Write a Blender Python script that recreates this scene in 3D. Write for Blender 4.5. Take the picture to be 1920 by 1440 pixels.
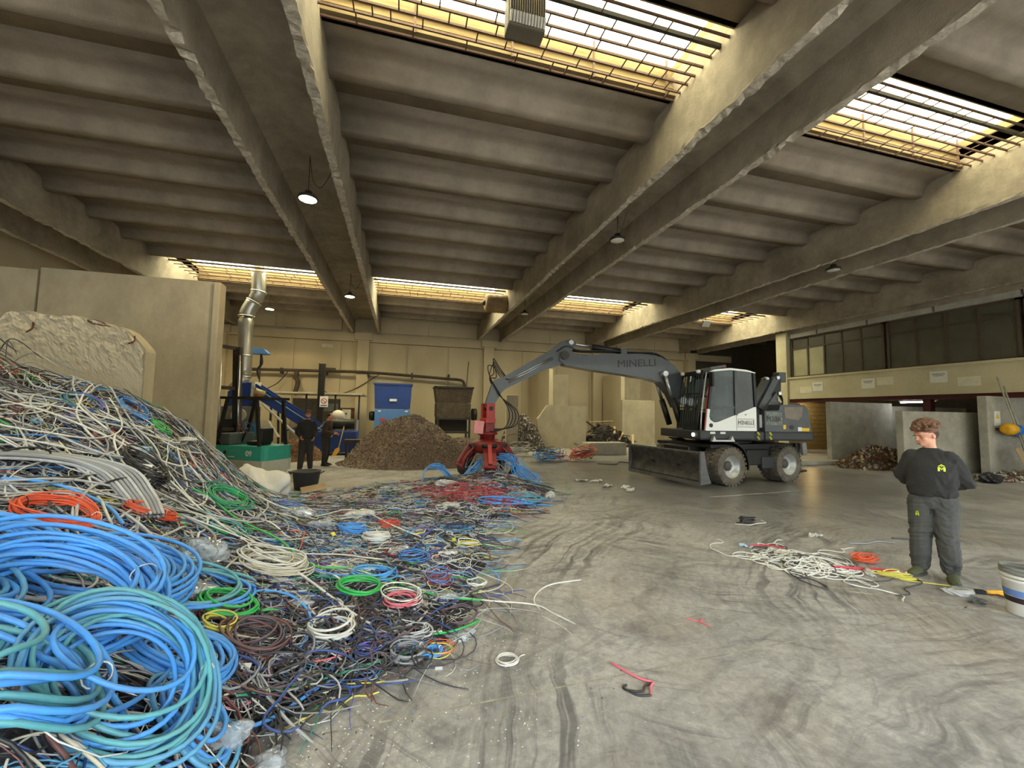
import bpy, bmesh, math, random
import numpy as np
from mathutils import Vector, Matrix, Euler

for _o in list(bpy.data.objects):
    bpy.data.objects.remove(_o)
SC = bpy.context.scene
COL = SC.collection
R = math.radians
PI = math.pi

# ------------------------------------------------------------------ camera
CAM_H = 1.80
cam_data = bpy.data.cameras.new('camera')
cam_data.sensor_fit = 'HORIZONTAL'; cam_data.sensor_width = 36.0; cam_data.lens = 36.0 * 776.15 / 1920.0
cam_data.clip_start = 0.05; cam_data.clip_end = 400
cam = bpy.data.objects.new('camera', cam_data); COL.objects.link(cam)
_yaw, _pit, _rol = R(14.976), R(4.052), R(0.963)
_rot = Matrix.Rotation(-_yaw, 4, 'Z') @ Matrix.Rotation(R(90) + _pit, 4, 'X') @ Matrix.Rotation(_rol, 4, 'Z')
cam.matrix_world = Matrix.Translation((0, 0, CAM_H)) @ _rot
SC.camera = cam

# ------------------------------------------------------------------ view, world, daylight
vs = SC.view_settings
vs.view_transform = 'Standard'; vs.look = 'None'; vs.gamma = 1.0; vs.use_curve_mapping = False
vs.exposure = EXPOSURE = 1.85
world = bpy.data.worlds.new('overcast_sky'); SC.world = world; world.use_nodes = True
_bg = world.node_tree.nodes['Background']
_bg.inputs['Color'].default_value = (0.84, 0.93, 1.0, 1); _bg.inputs['Strength'].default_value = 4.6

def portal(loc, rot, sx, sy):
    l = bpy.data.lights.new('sky_portal', 'AREA'); l.shape = 'RECTANGLE'; l.size = sx; l.size_y = sy
    l.cycles.is_portal = True
    o = bpy.data.objects.new('sky_portal', l); COL.objects.link(o); o.location = loc; o.rotation_euler = rot
portal((5.0, -5.9, 2.9), (R(90), 0, 0), 32, 5.8)
BEAM_X = [-9.63, -2.13, 5.37, 12.87, 20.37]
SKY_Y = [(4.68, 6.153), (17.95, 20.90)]
for _y0, _y1 in SKY_Y:
    for _i in range(4):
        portal(((BEAM_X[_i] + BEAM_X[_i + 1]) / 2, (_y0 + _y1) / 2, 8.25), (0, 0, 0), 5.7, _y1 - _y0 - .1)

# ------------------------------------------------------------------ object helpers
def tag(o, label=None, cat=None, group=None, kind=None):
    if label: o['label'] = label
    if cat: o['category'] = cat
    if group: o['group'] = group
    if kind: o['kind'] = kind
    return o

def empty(name, loc=(0, 0, 0), rz=0.0, parent=None):
    o = bpy.data.objects.new(name, None); COL.objects.link(o)
    o.empty_display_size = 0.1; o.location = loc; o.rotation_euler = (0, 0, rz)
    if parent: o.parent = parent
    return o

def link(name, mesh, parent=None, loc=None, rot=None):
    o = bpy.data.objects.new(name, mesh); COL.objects.link(o)
    if parent is not None: o.parent = parent
    if loc is not None: o.location = loc
    if rot is not None: o.rotation_euler = rot
    return o

def np_mesh(name, verts, faces, mats, midx=None, smooth=True):
    """verts (n,3), faces (m,4) -> mesh, fast"""
    me = bpy.data.meshes.new(name)
    v = np.ascontiguousarray(verts, np.float32); fc = np.ascontiguousarray(faces, np.int32)
    k = fc.shape[1]
    me.vertices.add(len(v)); me.vertices.foreach_set('co', v.ravel())
    me.loops.add(fc.size); me.loops.foreach_set('vertex_index', fc.ravel())
    me.polygons.add(len(fc)); me.polygons.foreach_set('loop_start', np.arange(0, fc.size, k, dtype=np.int32))
    if midx is not None: me.polygons.foreach_set('material_index', np.ascontiguousarray(midx, np.int32))
    me.polygons.foreach_set('use_smooth', np.full(len(fc), smooth))
    for m in (mats if isinstance(mats, (list, tuple)) else [mats]): me.materials.append(m)
    me.update(calc_edges=True); me.validate()
    return me

def tube_np(path, r, sides=6):
    """path (n,3) -> verts, quads of an open tube with capped-looking ends; r scalar or (n,)"""
    p = np.asarray(path, float); n = len(p)
    t = np.gradient(p, axis=0); t /= np.maximum(np.linalg.norm(t, axis=1, keepdims=True), 1e-9)
    up = np.tile([0.0, 0.0, 1.0], (n, 1)); steep = np.abs(t[:, 2]) > 0.93
    up[steep] = [1.0, 0.0, 0.0]
    a = np.cross(t, up); a /= np.maximum(np.linalg.norm(a, axis=1, keepdims=True), 1e-9)
    b = np.cross(a, t)
    for i in range(1, n):            # keep the frame from flipping
        if a[i] @ a[i - 1] < 0: a[i] = -a[i]; b[i] = -b[i]
    ang = np.arange(sides) * 2 * PI / sides
    rr = np.broadcast_to(np.asarray(r, float), (n,)).copy()
    rr[0] *= 0.6; rr[-1] *= 0.6
    v = p[:, None, :] + rr[:, None, None] * (a[:, None, :] * np.cos(ang)[None, :, None] + b[:, None, :] * np.sin(ang)[None, :, None])
    idx = np.arange(n * sides).reshape(n, sides); nx = np.roll(idx, -1, axis=1)
    f = np.stack([idx[:-1], nx[:-1], nx[1:], idx[1:]], axis=-1).reshape(-1, 4)
    return v.reshape(-1, 3), f

def spline(pts, n=40, closed=False):
    """Catmull-Rom through pts"""
    P = np.asarray(pts, float); m = len(P)
    if closed: Q = np.vstack([P[-1], P, P[0], P[1]]); segs = m
    else: Q = np.vstack([2 * P[0] - P[1], P, 2 * P[-1] - P[-2]]); segs = m - 1
    u = np.linspace(0, segs, n); i = np.minimum(u.astype(int), segs - 1); t = (u - i)[:, None]
    a, b, c, d = Q[i], Q[i + 1], Q[i + 2], Q[i + 3]
    return 0.5 * (2 * b + (c - a) * t + (2 * a - 5 * b + 4 * c - d) * t ** 2 + (3 * b - a - 3 * c + d) * t ** 3)

class TB:
    """collects many tubes into one fast mesh"""
    def __init__(s): s.v = []; s.f = []; s.m = []; s.n = 0
    def add(s, path, r, sides=6, m=0):
        v, f = tube_np(path, r, sides); s.v.append(v); s.f.append(f + s.n); s.m.append(np.full(len(f), m)); s.n += len(v)
    def mesh(s, name, mats):
        return np_mesh(name, np.vstack(s.v), np.vstack(s.f), mats, np.concatenate(s.m))
    def build(s, name, mats, parent=None): return link(name, s.mesh(name, mats), parent)

class MB:
    """mesh builder: every method adds a shape; build() links ONE mesh object"""
    def __init__(s): s.v = []; s.f = []; s.sm = []; s.mi = []
    def raw(s, verts, faces, smooth=False, m=0):
        o = len(s.v); s.v += [tuple(map(float, p)) for p in verts]
        for f in faces: s.f.append(tuple(i + o for i in f)); s.sm.append(smooth); s.mi.append(m)
        return s
    def box(s, x0, x1, y0, y1, z0, z1, m=0, bev=0.0):
        if bev <= 0:
            v = [(x, y, z) for z in (z0, z1) for y in (y0, y1) for x in (x0, x1)]
            return s.raw(v, [(0, 2, 3, 1), (4, 5, 7, 6), (0, 1, 5, 4), (2, 6, 7, 3), (0, 4, 6, 2), (1, 3, 7, 5)], False, m)
        bm = bmesh.new(); bmesh.ops.create_cube(bm, size=1)
        for p in bm.verts: p.co = Vector(((x0 + x1) / 2 + p.co.x * (x1 - x0), (y0 + y1) / 2 + p.co.y * (y1 - y0), (z0 + z1) / 2 + p.co.z * (z1 - z0)))
        bmesh.ops.bevel(bm, geom=list(bm.edges), offset=bev, segments=2, affect='EDGES', profile=0.6)
        return s.bm(bm, m)
    def bm(s, bm, m=0, smooth=False):
        bm.verts.index_update()
        s.raw([p.co[:] for p in bm.verts], [[p.index for p in f.verts] for f in bm.faces], smooth, m); bm.free(); return s
    def obox(s, c, size, rot=(0, 0, 0), m=0, bev=0.0):
        t = MB(); t.box(-size[0] / 2, size[0] / 2, -size[1] / 2, size[1] / 2, -size[2] / 2, size[2] / 2, m, bev)
        M = Matrix.Translation(c) @ Euler(rot).to_matrix().to_4x4()
        return s.raw([(M @ Vector(p))[:] for p in t.v], t.f, False, m)
    def beam(s, a, b, w, hgt, m=0, up=(0, 0, 1)):
        """square bar from a to b"""
        a = Vector(a); b = Vector(b); d = (b - a); L = d.length; d.normalize(); u = Vector(up)
        if abs(d.dot(u)) > 0.98: u = Vector((1, 0, 0))
        x = d.cross(u).normalized(); z = x.cross(d)
        v = [(a + d * L * t + x * w / 2 * i + z * hgt / 2 * j)[:] for t in (0, 1) for j in (-1, 1) for i in (-1, 1)]
        return s.raw(v, [(0, 1, 3, 2), (4, 6, 7, 5), (0, 4, 5, 1), (2, 3, 7, 6), (0, 2, 6, 4), (1, 5, 7, 3)], False, m)
    def tube(s, path, r, sides=10, m=0, caps=True):
        v, f = tube_np(path, r, sides)
        if caps:
            n = len(path)
            rr = np.broadcast_to(np.asarray(r, float), (n,))
            v = v.reshape(n, sides, 3)
            for e in (0, n - 1):
                v[e] = np.asarray(path[e]) + (v[e] - np.asarray(path[e])) / 0.6
            v = v.reshape(-1, 3)
            s.raw(v, list(map(tuple, f)), True, m)
            o = len(s.v) - n * sides
            s.f.append(tuple(range(o + sides - 1, o - 1, -1))); s.sm.append(False); s.mi.append(m)
            s.f.append(tuple(range(o + (n - 1) * sides, o + n * sides))); s.sm.append(False); s.mi.append(m)
            return s
        return s.raw(v, list(map(tuple, f)), True, m)
    def cyl(s, a, b, r, sides=16, m=0, r2=None):
        return s.tube([a, b], [r, r if r2 is None else r2], sides, m)
    def lathe(s, prof, c=(0, 0, 0), axis='z', n=24, m=0, smooth=True, caps=True):
        """prof [(r, h)]; revolve about an axis through c"""
        o = []
        for r, hh in prof:
            for i in range(n):
                a = 2 * PI * i / n; x, y = r * math.cos(a), r * math.sin(a)
                o.append({'z': (c[0] + x, c[1] + y, c[2] + hh), 'y': (c[0] + x, c[1] + hh, c[2] + y), 'x': (c[0] + hh, c[1] + x, c[2] + y)}[axis])
        f = [(k * n + i, k * n + (i + 1) % n, (k + 1) * n + (i + 1) % n, (k + 1) * n + i) for k in range(len(prof) - 1) for i in range(n)]
        s.raw(o, f, smooth, m)
        b = len(s.v) - len(o)
        for k in (0, len(prof) - 1):
            if caps and prof[k][0] > 1e-5: s.f.append(tuple(b + k * n + i for i in range(n))); s.sm.append(False); s.mi.append(m)
        return s
    def prism(s, poly, a, b, plane='xz', m=0):
        """extrude a 2-D polygon: plane 'xz' along y from a to b, 'xy' along z, 'yz' along x"""
        n = len(poly)
        P = {'xz': lambda p, t: (p[0], t, p[1]), 'xy': lambda p, t: (p[0], p[1], t), 'yz': lambda p, t: (t, p[0], p[1])}[plane]
        v = [P(p, a) for p in poly] + [P(p, b) for p in poly]
        return s.raw(v, [tuple(range(n))[::-1], tuple(range(n, 2 * n))] + [(i, (i + 1) % n, n + (i + 1) % n, n + i) for i in range(n)], False, m)
    def ball(s, c, r, seg=14, m=0):
        rx, ry, rz = r if isinstance(r, (tuple, list)) else (r, r, r)
        k = seg // 2
        v = [(c[0] + rx * math.sin(PI * j / k) * math.cos(2 * PI * i / seg), c[1] + ry * math.sin(PI * j / k) * math.sin(2 * PI * i / seg), c[2] + rz * math.cos(PI * j / k)) for j in range(k + 1) for i in range(seg)]
        f = [(j * seg + i, (j + 1) * seg + i, (j + 1) * seg + (i + 1) % seg, j * seg + (i + 1) % seg) for j in range(k) for i in range(seg)]
        return s.raw(v, f, True, m)
    def loft(s, rings, m=0, n=16):
        """rings [(center, axis_u, axis_v)] -> closed ellipse loft"""
        v = []
        for c, u, w in rings:
            c = np.asarray(c, float); u = np.asarray(u, float); w = np.asarray(w, float)
            for i in range(n):
                a = 2 * PI * i / n; v.append(tuple(c + u * math.cos(a) + w * math.sin(a)))
        k = len(rings)
        f = [(j * n + i, j * n + (i + 1) % n, (j + 1) * n + (i + 1) % n, (j + 1) * n + i) for j in range(k - 1) for i in range(n)]
        f += [tuple(range(n))[::-1], tuple(range((k - 1) * n, k * n))]
        return s.raw(v, f, True, m)
    def mesh(s, name, mats):
        me = bpy.data.meshes.new(name); me.from_pydata(s.v, [], s.f)
        for m in (mats if isinstance(mats, (list, tuple)) else [mats]): me.materials.append(m)
        me.polygons.foreach_set('use_smooth', s.sm); me.polygons.foreach_set('material_index', s.mi)
        bm = bmesh.new(); bm.from_mesh(me); bmesh.ops.recalc_face_normals(bm, faces=bm.faces); bm.to_mesh(me); bm.free()
        me.update(); return me
    def build(s, name, mats, parent=None, loc=None, rot=None): return link(name, s.mesh(name, mats), parent, loc, rot)

def text(name, body, size, mat, parent, loc, rot, depth=0.004, sx=1.0, bold=0.0):
    """flat lettering turned into a thin mesh"""
    cu = bpy.data.curves.new(name, 'FONT'); cu.body = body; cu.size = size; cu.extrude = depth; cu.offset = bold; cu.align_x = 'CENTER'; cu.align_y = 'CENTER'
    t = bpy.data.objects.new(name, cu); COL.objects.link(t)
    bpy.context.view_layer.update()
    me = bpy.data.meshes.new_from_object(t); bpy.data.objects.remove(t)
    me.materials.clear(); me.materials.append(mat)
    o = link(name, me, parent, loc, rot); o.scale = (sx, 1, 1)
    return o

def remesh(mb, name, mat, voxel, parent, smooth=6):
    """fuse overlapping closed shapes into one continuous skin"""
    me = mb.mesh(name, mat); t = bpy.data.objects.new(name, me); COL.objects.link(t)
    q = t.modifiers.new('r', 'REMESH'); q.mode = 'VOXEL'; q.voxel_size = voxel; q.use_smooth_shade = True
    q = t.modifiers.new('s', 'SMOOTH'); q.factor = 0.5; q.iterations = smooth
    bpy.context.view_layer.update()
    res = bpy.data.meshes.new_from_object(t.evaluated_get(bpy.context.evaluated_depsgraph_get()))
    bpy.data.objects.remove(t); bpy.data.meshes.remove(me)
    res.materials.clear(); res.materials.append(mat); res.name = name
    res.polygons.foreach_set('use_smooth', [True] * len(res.polygons))
    return link(name, res, parent)

# ------------------------------------------------------------------ procedural materials
MATS = {}
def rgb(h):
    c = [int(h[i:i + 2], 16) / 255 for i in (0, 2, 4)]
    return tuple(x / 12.92 if x <= 0.04045 else ((x + 0.055) / 1.055) ** 2.4 for x in c)
def _n(t, kind, **kw):
    nd = t.nodes.new(kind)
    for k, v in kw.items(): setattr(nd, k, v)
    return nd
def mat(name, col, rough=0.6, metal=0.0, var=0.18, scale=6.0, bump=0.0, bscale=60.0, dirt=None, dirt_amt=0.5, dirt_scale=1.5, spec=0.5, coat=0.0, stretch=(1, 1, 1), alpha=1.0, trans=0.0):
    """plain surface: colour with grain, optional blotches of dirt and fine relief"""
    if name in MATS: return MATS[name]
    if isinstance(col, str): col = rgb(col)
    m = bpy.data.materials.new(name); m.use_nodes = True; t = m.node_tree; b = t.nodes['Principled BSDF']
    tc = _n(t, 'ShaderNodeTexCoord'); mp = _n(t, 'ShaderNodeMapping'); mp.inputs['Scale'].default_value = stretch
    t.links.new(tc.outputs['Object'], mp.inputs[0])
    nz = _n(t, 'ShaderNodeTexNoise'); nz.inputs['Scale'].default_value = scale; nz.inputs['Detail'].default_value = 6; nz.inputs['Roughness'].default_value = 0.65
    t.links.new(mp.outputs[0], nz.inputs['Vector'])
    rp = _n(t, 'ShaderNodeValToRGB'); rp.color_ramp.elements[0].position = 0.3; rp.color_ramp.elements[1].position = 0.7
    rp.color_ramp.elements[0].color = tuple(c * (1 - var) for c in col) + (1,); rp.color_ramp.elements[1].color = tuple(min(1, c * (1 + var)) for c in col) + (1,)
    t.links.new(nz.outputs['Fac'], rp.inputs[0]); out = rp.outputs[0]
    if dirt is not None:
        if isinstance(dirt, str): dirt = rgb(dirt)
        n2 = _n(t, 'ShaderNodeTexNoise'); n2.inputs['Scale'].default_value = dirt_scale; n2.inputs['Detail'].default_value = 8; n2.inputs['Roughness'].default_value = 0.7
        t.links.new(mp.outputs[0], n2.inputs['Vector'])
        r2 = _n(t, 'ShaderNodeValToRGB'); r2.color_ramp.elements[0].position = 0.42; r2.color_ramp.elements[1].position = 0.68
        r2.color_ramp.elements[0].color = (0, 0, 0, 1); r2.color_ramp.elements[1].color = (dirt_amt,) * 3 + (1,)
        t.links.new(n2.outputs['Fac'], r2.inputs[0])
        mx = _n(t, 'ShaderNodeMix', data_type='RGBA'); mx.inputs[7].default_value = tuple(dirt) + (1,)
        t.links.new(r2.outputs[0], mx.inputs[0]); t.links.new(out, mx.inputs[6]); out = mx.outputs[2]
    t.links.new(out, b.inputs['Base Color'])
    b.inputs['Roughness'].default_value = rough; b.inputs['Metallic'].default_value = metal; b.inputs['Specular IOR Level'].default_value = spec
    b.inputs['Coat Weight'].default_value = coat; b.inputs['Alpha'].default_value = alpha; b.inputs['Transmission Weight'].default_value = trans
    if bump > 0:
        n3 = _n(t, 'ShaderNodeTexNoise'); n3.inputs['Scale'].default_value = bscale; n3.inputs['Detail'].default_value = 5
        t.links.new(mp.outputs[0], n3.inputs['Vector'])
        bp = _n(t, 'ShaderNodeBump'); bp.inputs['Strength'].default_value = bump; bp.inputs['Distance'].default_value = 0.02
        t.links.new(n3.outputs['Fac'], bp.inputs['Height']); t.links.new(bp.outputs[0], b.inputs['Normal'])
    MATS[name] = m; return m
def glow(name, col, strength):
    if name in MATS: return MATS[name]
    m = bpy.data.materials.new(name); m.use_nodes = True; t = m.node_tree; b = t.nodes['Principled BSDF']
    b.inputs['Base Color'].default_value = (.8, .8, .8, 1); b.inputs['Emission Color'].default_value = tuple(col) + (1,); b.inputs['Emission Strength'].default_value = strength
    MATS[name] = m; return m
def sheet(name, col, clear, rough=0.2, grain=3.0, gloss=True):
    """thin plastic or glass sheet: part see-through, part diffuse, glossy"""
    if name in MATS: return MATS[name]
    m = bpy.data.materials.new(name); m.use_nodes = True; t = m.node_tree; t.nodes.remove(t.nodes['Principled BSDF'])
    o = t.nodes['Material Output']
    tr = _n(t, 'ShaderNodeBsdfTransparent'); tr.inputs[0].default_value = tuple(col) + (1,)
    df = _n(t, 'ShaderNodeBsdfPrincipled'); df.inputs['Base Color'].default_value = tuple(col) + (1,); df.inputs['Roughness'].default_value = rough
    nz = _n(t, 'ShaderNodeTexNoise'); nz.inputs['Scale'].default_value = grain; nz.inputs['Detail'].default_value = 4
    tc = _n(t, 'ShaderNodeTexCoord'); t.links.new(tc.outputs['Object'], nz.inputs['Vector'])
    mr = _n(t, 'ShaderNodeMapRange'); mr.inputs[1].default_value = 0.3; mr.inputs[2].default_value = 0.7; mr.inputs[3].default_value = max(0, 1 - clear - 0.1); mr.inputs[4].default_value = min(1, 1 - clear + 0.1)
    t.links.new(nz.outputs['Fac'], mr.inputs[0])
    mx = _n(t, 'ShaderNodeMixShader'); t.links.new(mr.outputs[0], mx.inputs[0]); t.links.new(tr.outputs[0], mx.inputs[1]); t.links.new(df.outputs[0], mx.inputs[2])
    if not gloss: t.links.new(mx.outputs[0], o.inputs[0]); MATS[name] = m; return m
    fr = _n(t, 'ShaderNodeFresnel'); fr.inputs['IOR'].default_value = 1.35; gl = _n(t, 'ShaderNodeBsdfGlossy'); gl.inputs['Roughness'].default_value = rough
    m2 = _n(t, 'ShaderNodeMixShader'); t.links.new(fr.outputs[0], m2.inputs[0]); t.links.new(mx.outputs[0], m2.inputs[1]); t.links.new(gl.outputs[0], m2.inputs[2])
    t.links.new(m2.outputs[0], o.inputs[0]); MATS[name] = m; return m

concrete = mat('concrete_roof', '978976', 0.9, var=0.12, scale=3, dirt='5c5347', dirt_amt=0.55, dirt_scale=0.7, bump=0.25, bscale=40)
concrete_beam = mat('concrete_beam', '9a8d78', 0.9, var=0.14, scale=4, dirt='57503f', dirt_amt=0.6, dirt_scale=0.9, bump=0.3, bscale=35)
concrete_chip = mat('concrete_broken', 'b5a995', 0.95, var=0.3, scale=14, dirt='6b6152', dirt_amt=0.5, dirt_scale=5, bump=0.9, bscale=18)
concrete_wall = mat('concrete_wall', 'bfb192', 0.9, var=0.10, scale=2.2, dirt='86745a', dirt_amt=0.5, dirt_scale=0.55, bump=0.15, bscale=30, stretch=(1, 1, .45))
concrete_slab = mat('concrete_panel', 'b3a78d', 0.88, var=0.1, scale=2.5, dirt='857a64', dirt_amt=0.5, dirt_scale=0.9, bump=0.15, bscale=28, stretch=(1, 1, .6))
concrete_grey = mat('concrete_grey_panel', 'a9a597', 0.85, var=0.14, scale=3, dirt='6f6a5e', dirt_amt=0.5, dirt_scale=1.1, bump=0.15, bscale=28)
cream_paint = mat('cream_parapet', 'c6bb98', 0.8, var=0.08, scale=2, dirt='8f8468', dirt_amt=0.55, dirt_scale=1.0, bump=0.08)
black_metal = mat('black_metal', '17181a', 0.45, 0.2, var=0.2, scale=5, dirt='3c3a36', dirt_amt=0.35, dirt_scale=4)
dark_steel = mat('dark_steel', '34332f', 0.5, 0.6, var=0.25, scale=5, dirt='4c4030', dirt_amt=0.5, dirt_scale=3)
steel = mat('bright_steel', 'b9bcbd', 0.3, 0.9, var=0.1, scale=6, dirt='7d7f7e', dirt_amt=0.3)
rubber = mat('tyre_rubber', '57524a', 0.9, var=0.2, scale=9, dirt='847866', dirt_amt=0.6, dirt_scale=5, bump=0.2)
white_paint = mat('white_paint', 'dfe2df', 0.4, var=0.04, scale=3, dirt='b9b7ac', dirt_amt=0.3)
black_plastic = mat('black_plastic', '151517', 0.5, var=0.2)
# ------------------------------------------------------------------ height of the cable heap above the floor
HEAP_PTS = np.array([
 (-4.5,6,2.30),(-4.08,6,1.93),(-3.82,6.3,2.0),(-3.54,6.6,1.93),(-3.3,7,1.72),(-3.1,7.3,1.52),(-2.91,7.8,1.05),(-2.72,8.2,.65),(-2.58,8.6,.35),(-2.45,9.1,.12),
 (-2.83,3.98,1.05),(-2.36,4,.98),(-2.3,5,.8),(-1.9,5.6,.5),(-3.2,5,1.4),(-2.9,6.3,1.35),(-2.2,7,.55),(-1.9,8,.22),
 (-2.0,2.85,.85),(-1.69,2.93,.65),(-1.48,3.32,.45),(-1.3,1.9,.78),(-1.14,2.19,.5),(-.94,2.4,.3),(-1.13,1.68,.68),(-.92,1.96,.36),
 (-.74,2.3,.03),(-.8,2.64,.07),(-.72,2.8,.07),(-.54,2.95,.06),(-.31,3.05,.04),(-.11,3.1,.04),(.17,3.25,.04),(.46,3.4,.03),(.72,3.65,.02),
 (-1.0,3.6,.28),(-.7,3.4,.17),(-.6,4.2,.2),(-1.1,4.6,.3),(-.4,5,.17),(0,4,.12),(.3,4.3,.1),(.5,4.6,.07),(.9,4.4,.02),(.7,5.2,.08),(1.2,5.5,.02),(.6,6,.1),(1.2,6.7,.04),(1.7,6.8,.02),
 (0,6.5,.14),(-.8,6.5,.2),(-1.3,7.5,.18),(0,8,.14),(1,8,.14),(2.0,8,.1),(2.6,7.9,.02),(3.2,8.8,.03),(1.6,9.5,.25),(2.3,10.2,.35),(3.3,10.4,.05),(.5,9.5,.12),(-.8,9.5,.1),(-1.9,9.7,.02),(-1.2,10.8,0),(.2,11,.02),
 (-6,3,1.2),(-7,6,2.5),(-7,8,1.8),(-5,8.2,1.7),(-3.8,8,1.2),(-5,1,.7),(-3,.6,.6),(-2.6,1.8,.9),(-1.6,.9,.55),(-1.0,1.2,.35),(-.6,1.5,.02),(-.5,.8,0),(-1.2,.2,.1),(-4,-1,.2),(-7,-1,.2),(-9,3,.8),(-9,7,1.5),
 (3.6,8,0),(4,10,0),(2.2,6,0),(1.6,5,0),(1.4,4.2,0),(1.2,3.4,0),(.6,2.9,0),(-.3,2.5,0),(2.6,11.6,0),(-2.6,10.2,0),(-3.2,9.4,.3),(-4.5,9.4,.5)], float)
_hd = np.linalg.norm(HEAP_PTS[:, None, :2] - HEAP_PTS[None, :, :2], axis=2)
_hn = len(HEAP_PTS)
_A = np.zeros((_hn + 1, _hn + 1)); _A[:_hn, :_hn] = -_hd + np.eye(_hn) * -0.02; _A[_hn, :_hn] = 1; _A[:_hn, _hn] = 1
_W = np.linalg.solve(_A, np.append(HEAP_PTS[:, 2], 0))
def heap(x, y):
    """height of the heap surface at (x, y); arrays allowed"""
    x = np.asarray(x, float); y = np.asarray(y, float)
    d = np.sqrt((x[..., None] - HEAP_PTS[:, 0]) ** 2 + (y[..., None] - HEAP_PTS[:, 1]) ** 2)
    z = -(d @ _W[:_hn]) + _W[_hn]
    return np.maximum(z, 0.0)
rnd = random.Random(7)
# ------------------------------------------------------------------ floor
def floor_material():
    m = bpy.data.materials.new('worn_floor'); m.use_nodes = True; t = m.node_tree; b = t.nodes['Principled BSDF']
    tc = _n(t, 'ShaderNodeTexCoord')
    def noise(scale, detail=8, rough=0.65, stretch=(1, 1, 1), rot=0, dist=0.0):
        mp = _n(t, 'ShaderNodeMapping'); mp.inputs['Scale'].default_value = stretch; mp.inputs['Rotation'].default_value = (0, 0, rot)
        t.links.new(tc.outputs['Object'], mp.inputs[0])
        n = _n(t, 'ShaderNodeTexNoise'); n.inputs['Scale'].default_value = scale; n.inputs['Detail'].default_value = detail
        n.inputs['Roughness'].default_value = rough; n.inputs['Distortion'].default_value = dist
        t.links.new(mp.outputs[0], n.inputs['Vector']); return n.outputs['Fac']
    def ramp(src, a, c, p0, p1):
        r = _n(t, 'ShaderNodeValToRGB'); r.color_ramp.elements[0].position = p0; r.color_ramp.elements[1].position = p1
        r.color_ramp.elements[0].color = tuple(a) + (1,); r.color_ramp.elements[1].color = tuple(c) + (1,)
        t.links.new(src, r.inputs[0]); return r.outputs[0]
    def mix(fac, a, c, mode='MIX'):
        x = _n(t, 'ShaderNodeMix', data_type='RGBA', blend_type=mode)
        if isinstance(fac, (int, float)): x.inputs[0].default_value = fac
        else: t.links.new(fac, x.inputs[0])
        for s, i in ((a, 6), (c, 7)):
            if isinstance(s, tuple): x.inputs[i].default_value = s + (1,)
            else: t.links.new(s, x.inputs[i])
        return x.outputs[2]
    base = ramp(noise(0.8), rgb('8f8b86'), rgb('b5b1aa'), 0.3, 0.7)
    grain = ramp(noise(14, 10, 0.75, dist=0.8), (0.55, 0.55, 0.56), (1.22, 1.21, 1.19), 0.34, 0.66)
    c = mix(0.75, base, grain, 'MULTIPLY')
    smear = ramp(noise(1.1, 9, 0.7, (1, 1, 1), 0.5, 1.6), (0, 0, 0), (1, 1, 1), 0.50, 0.66)
    c = mix(smear, c, mix(0.55, c, rgb('4a494b')))
    # arcs left by turning tyres: rings about a few turning points, broken up by noise
    for k, (cx, cy, fr, fa, p0, p1, amt) in enumerate([(-3.0, 13.0, 7.0, 1.6, .50, .62, .62), (7.6, .6, 11.0, 1.1, .50, .60, .70), (3.4, -3.0, 8.0, 1.8, .53, .64, .6), (5.2, 7.2, 13.0, .8, .53, .62, .6)]):
        off = _n(t, 'ShaderNodeVectorMath', operation='SUBTRACT'); off.inputs[1].default_value = (cx, cy, 0); t.links.new(tc.outputs['Object'], off.inputs[0])
        ln = _n(t, 'ShaderNodeVectorMath', operation='LENGTH'); t.links.new(off.outputs[0], ln.inputs[0])
        sp = _n(t, 'ShaderNodeSeparateXYZ'); t.links.new(off.outputs[0], sp.inputs[0])
        at = _n(t, 'ShaderNodeMath', operation='ARCTAN2'); t.links.new(sp.outputs[1], at.inputs[0]); t.links.new(sp.outputs[0], at.inputs[1])
        wob = _n(t, 'ShaderNodeMath', operation='MULTIPLY_ADD'); wob.inputs[1].default_value = .5; t.links.new(noise(.9, 3, .5, rot=k), wob.inputs[0]); t.links.new(ln.outputs['Value'], wob.inputs[2])
        cb = _n(t, 'ShaderNodeCombineXYZ'); m1 = _n(t, 'ShaderNodeMath', operation='MULTIPLY'); m1.inputs[1].default_value = fr; t.links.new(wob.outputs[0], m1.inputs[0])
        m2 = _n(t, 'ShaderNodeMath', operation='MULTIPLY'); m2.inputs[1].default_value = fa * 2; t.links.new(at.outputs[0], m2.inputs[0])
        t.links.new(m1.outputs[0], cb.inputs[0]); t.links.new(m2.outputs[0], cb.inputs[1])
        nz = _n(t, 'ShaderNodeTexNoise'); nz.inputs['Scale'].default_value = 1.0; nz.inputs['Detail'].default_value = 9; nz.inputs['Roughness'].default_value = .68; t.links.new(cb.outputs[0], nz.inputs['Vector'])
        mk = ramp(noise(0.38 + 0.11 * k, 5, 0.55, rot=k * 1.3), (0, 0, 0), (1, 1, 1), 0.46, 0.62)
        f = mix(1.0, ramp(nz.outputs['Fac'], (0, 0, 0), (1, 1, 1), p0, p1), mk, 'MULTIPLY')
        c = mix(f, c, mix(amt, c, rgb('3c3b3d')))
        f2 = mix(1.0, ramp(nz.outputs['Fac'], (1, 1, 1), (0, 0, 0), .36, .44), mk, 'MULTIPLY')
        c = mix(f2, c, mix(.35, c, rgb('bdb8ab')))
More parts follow.
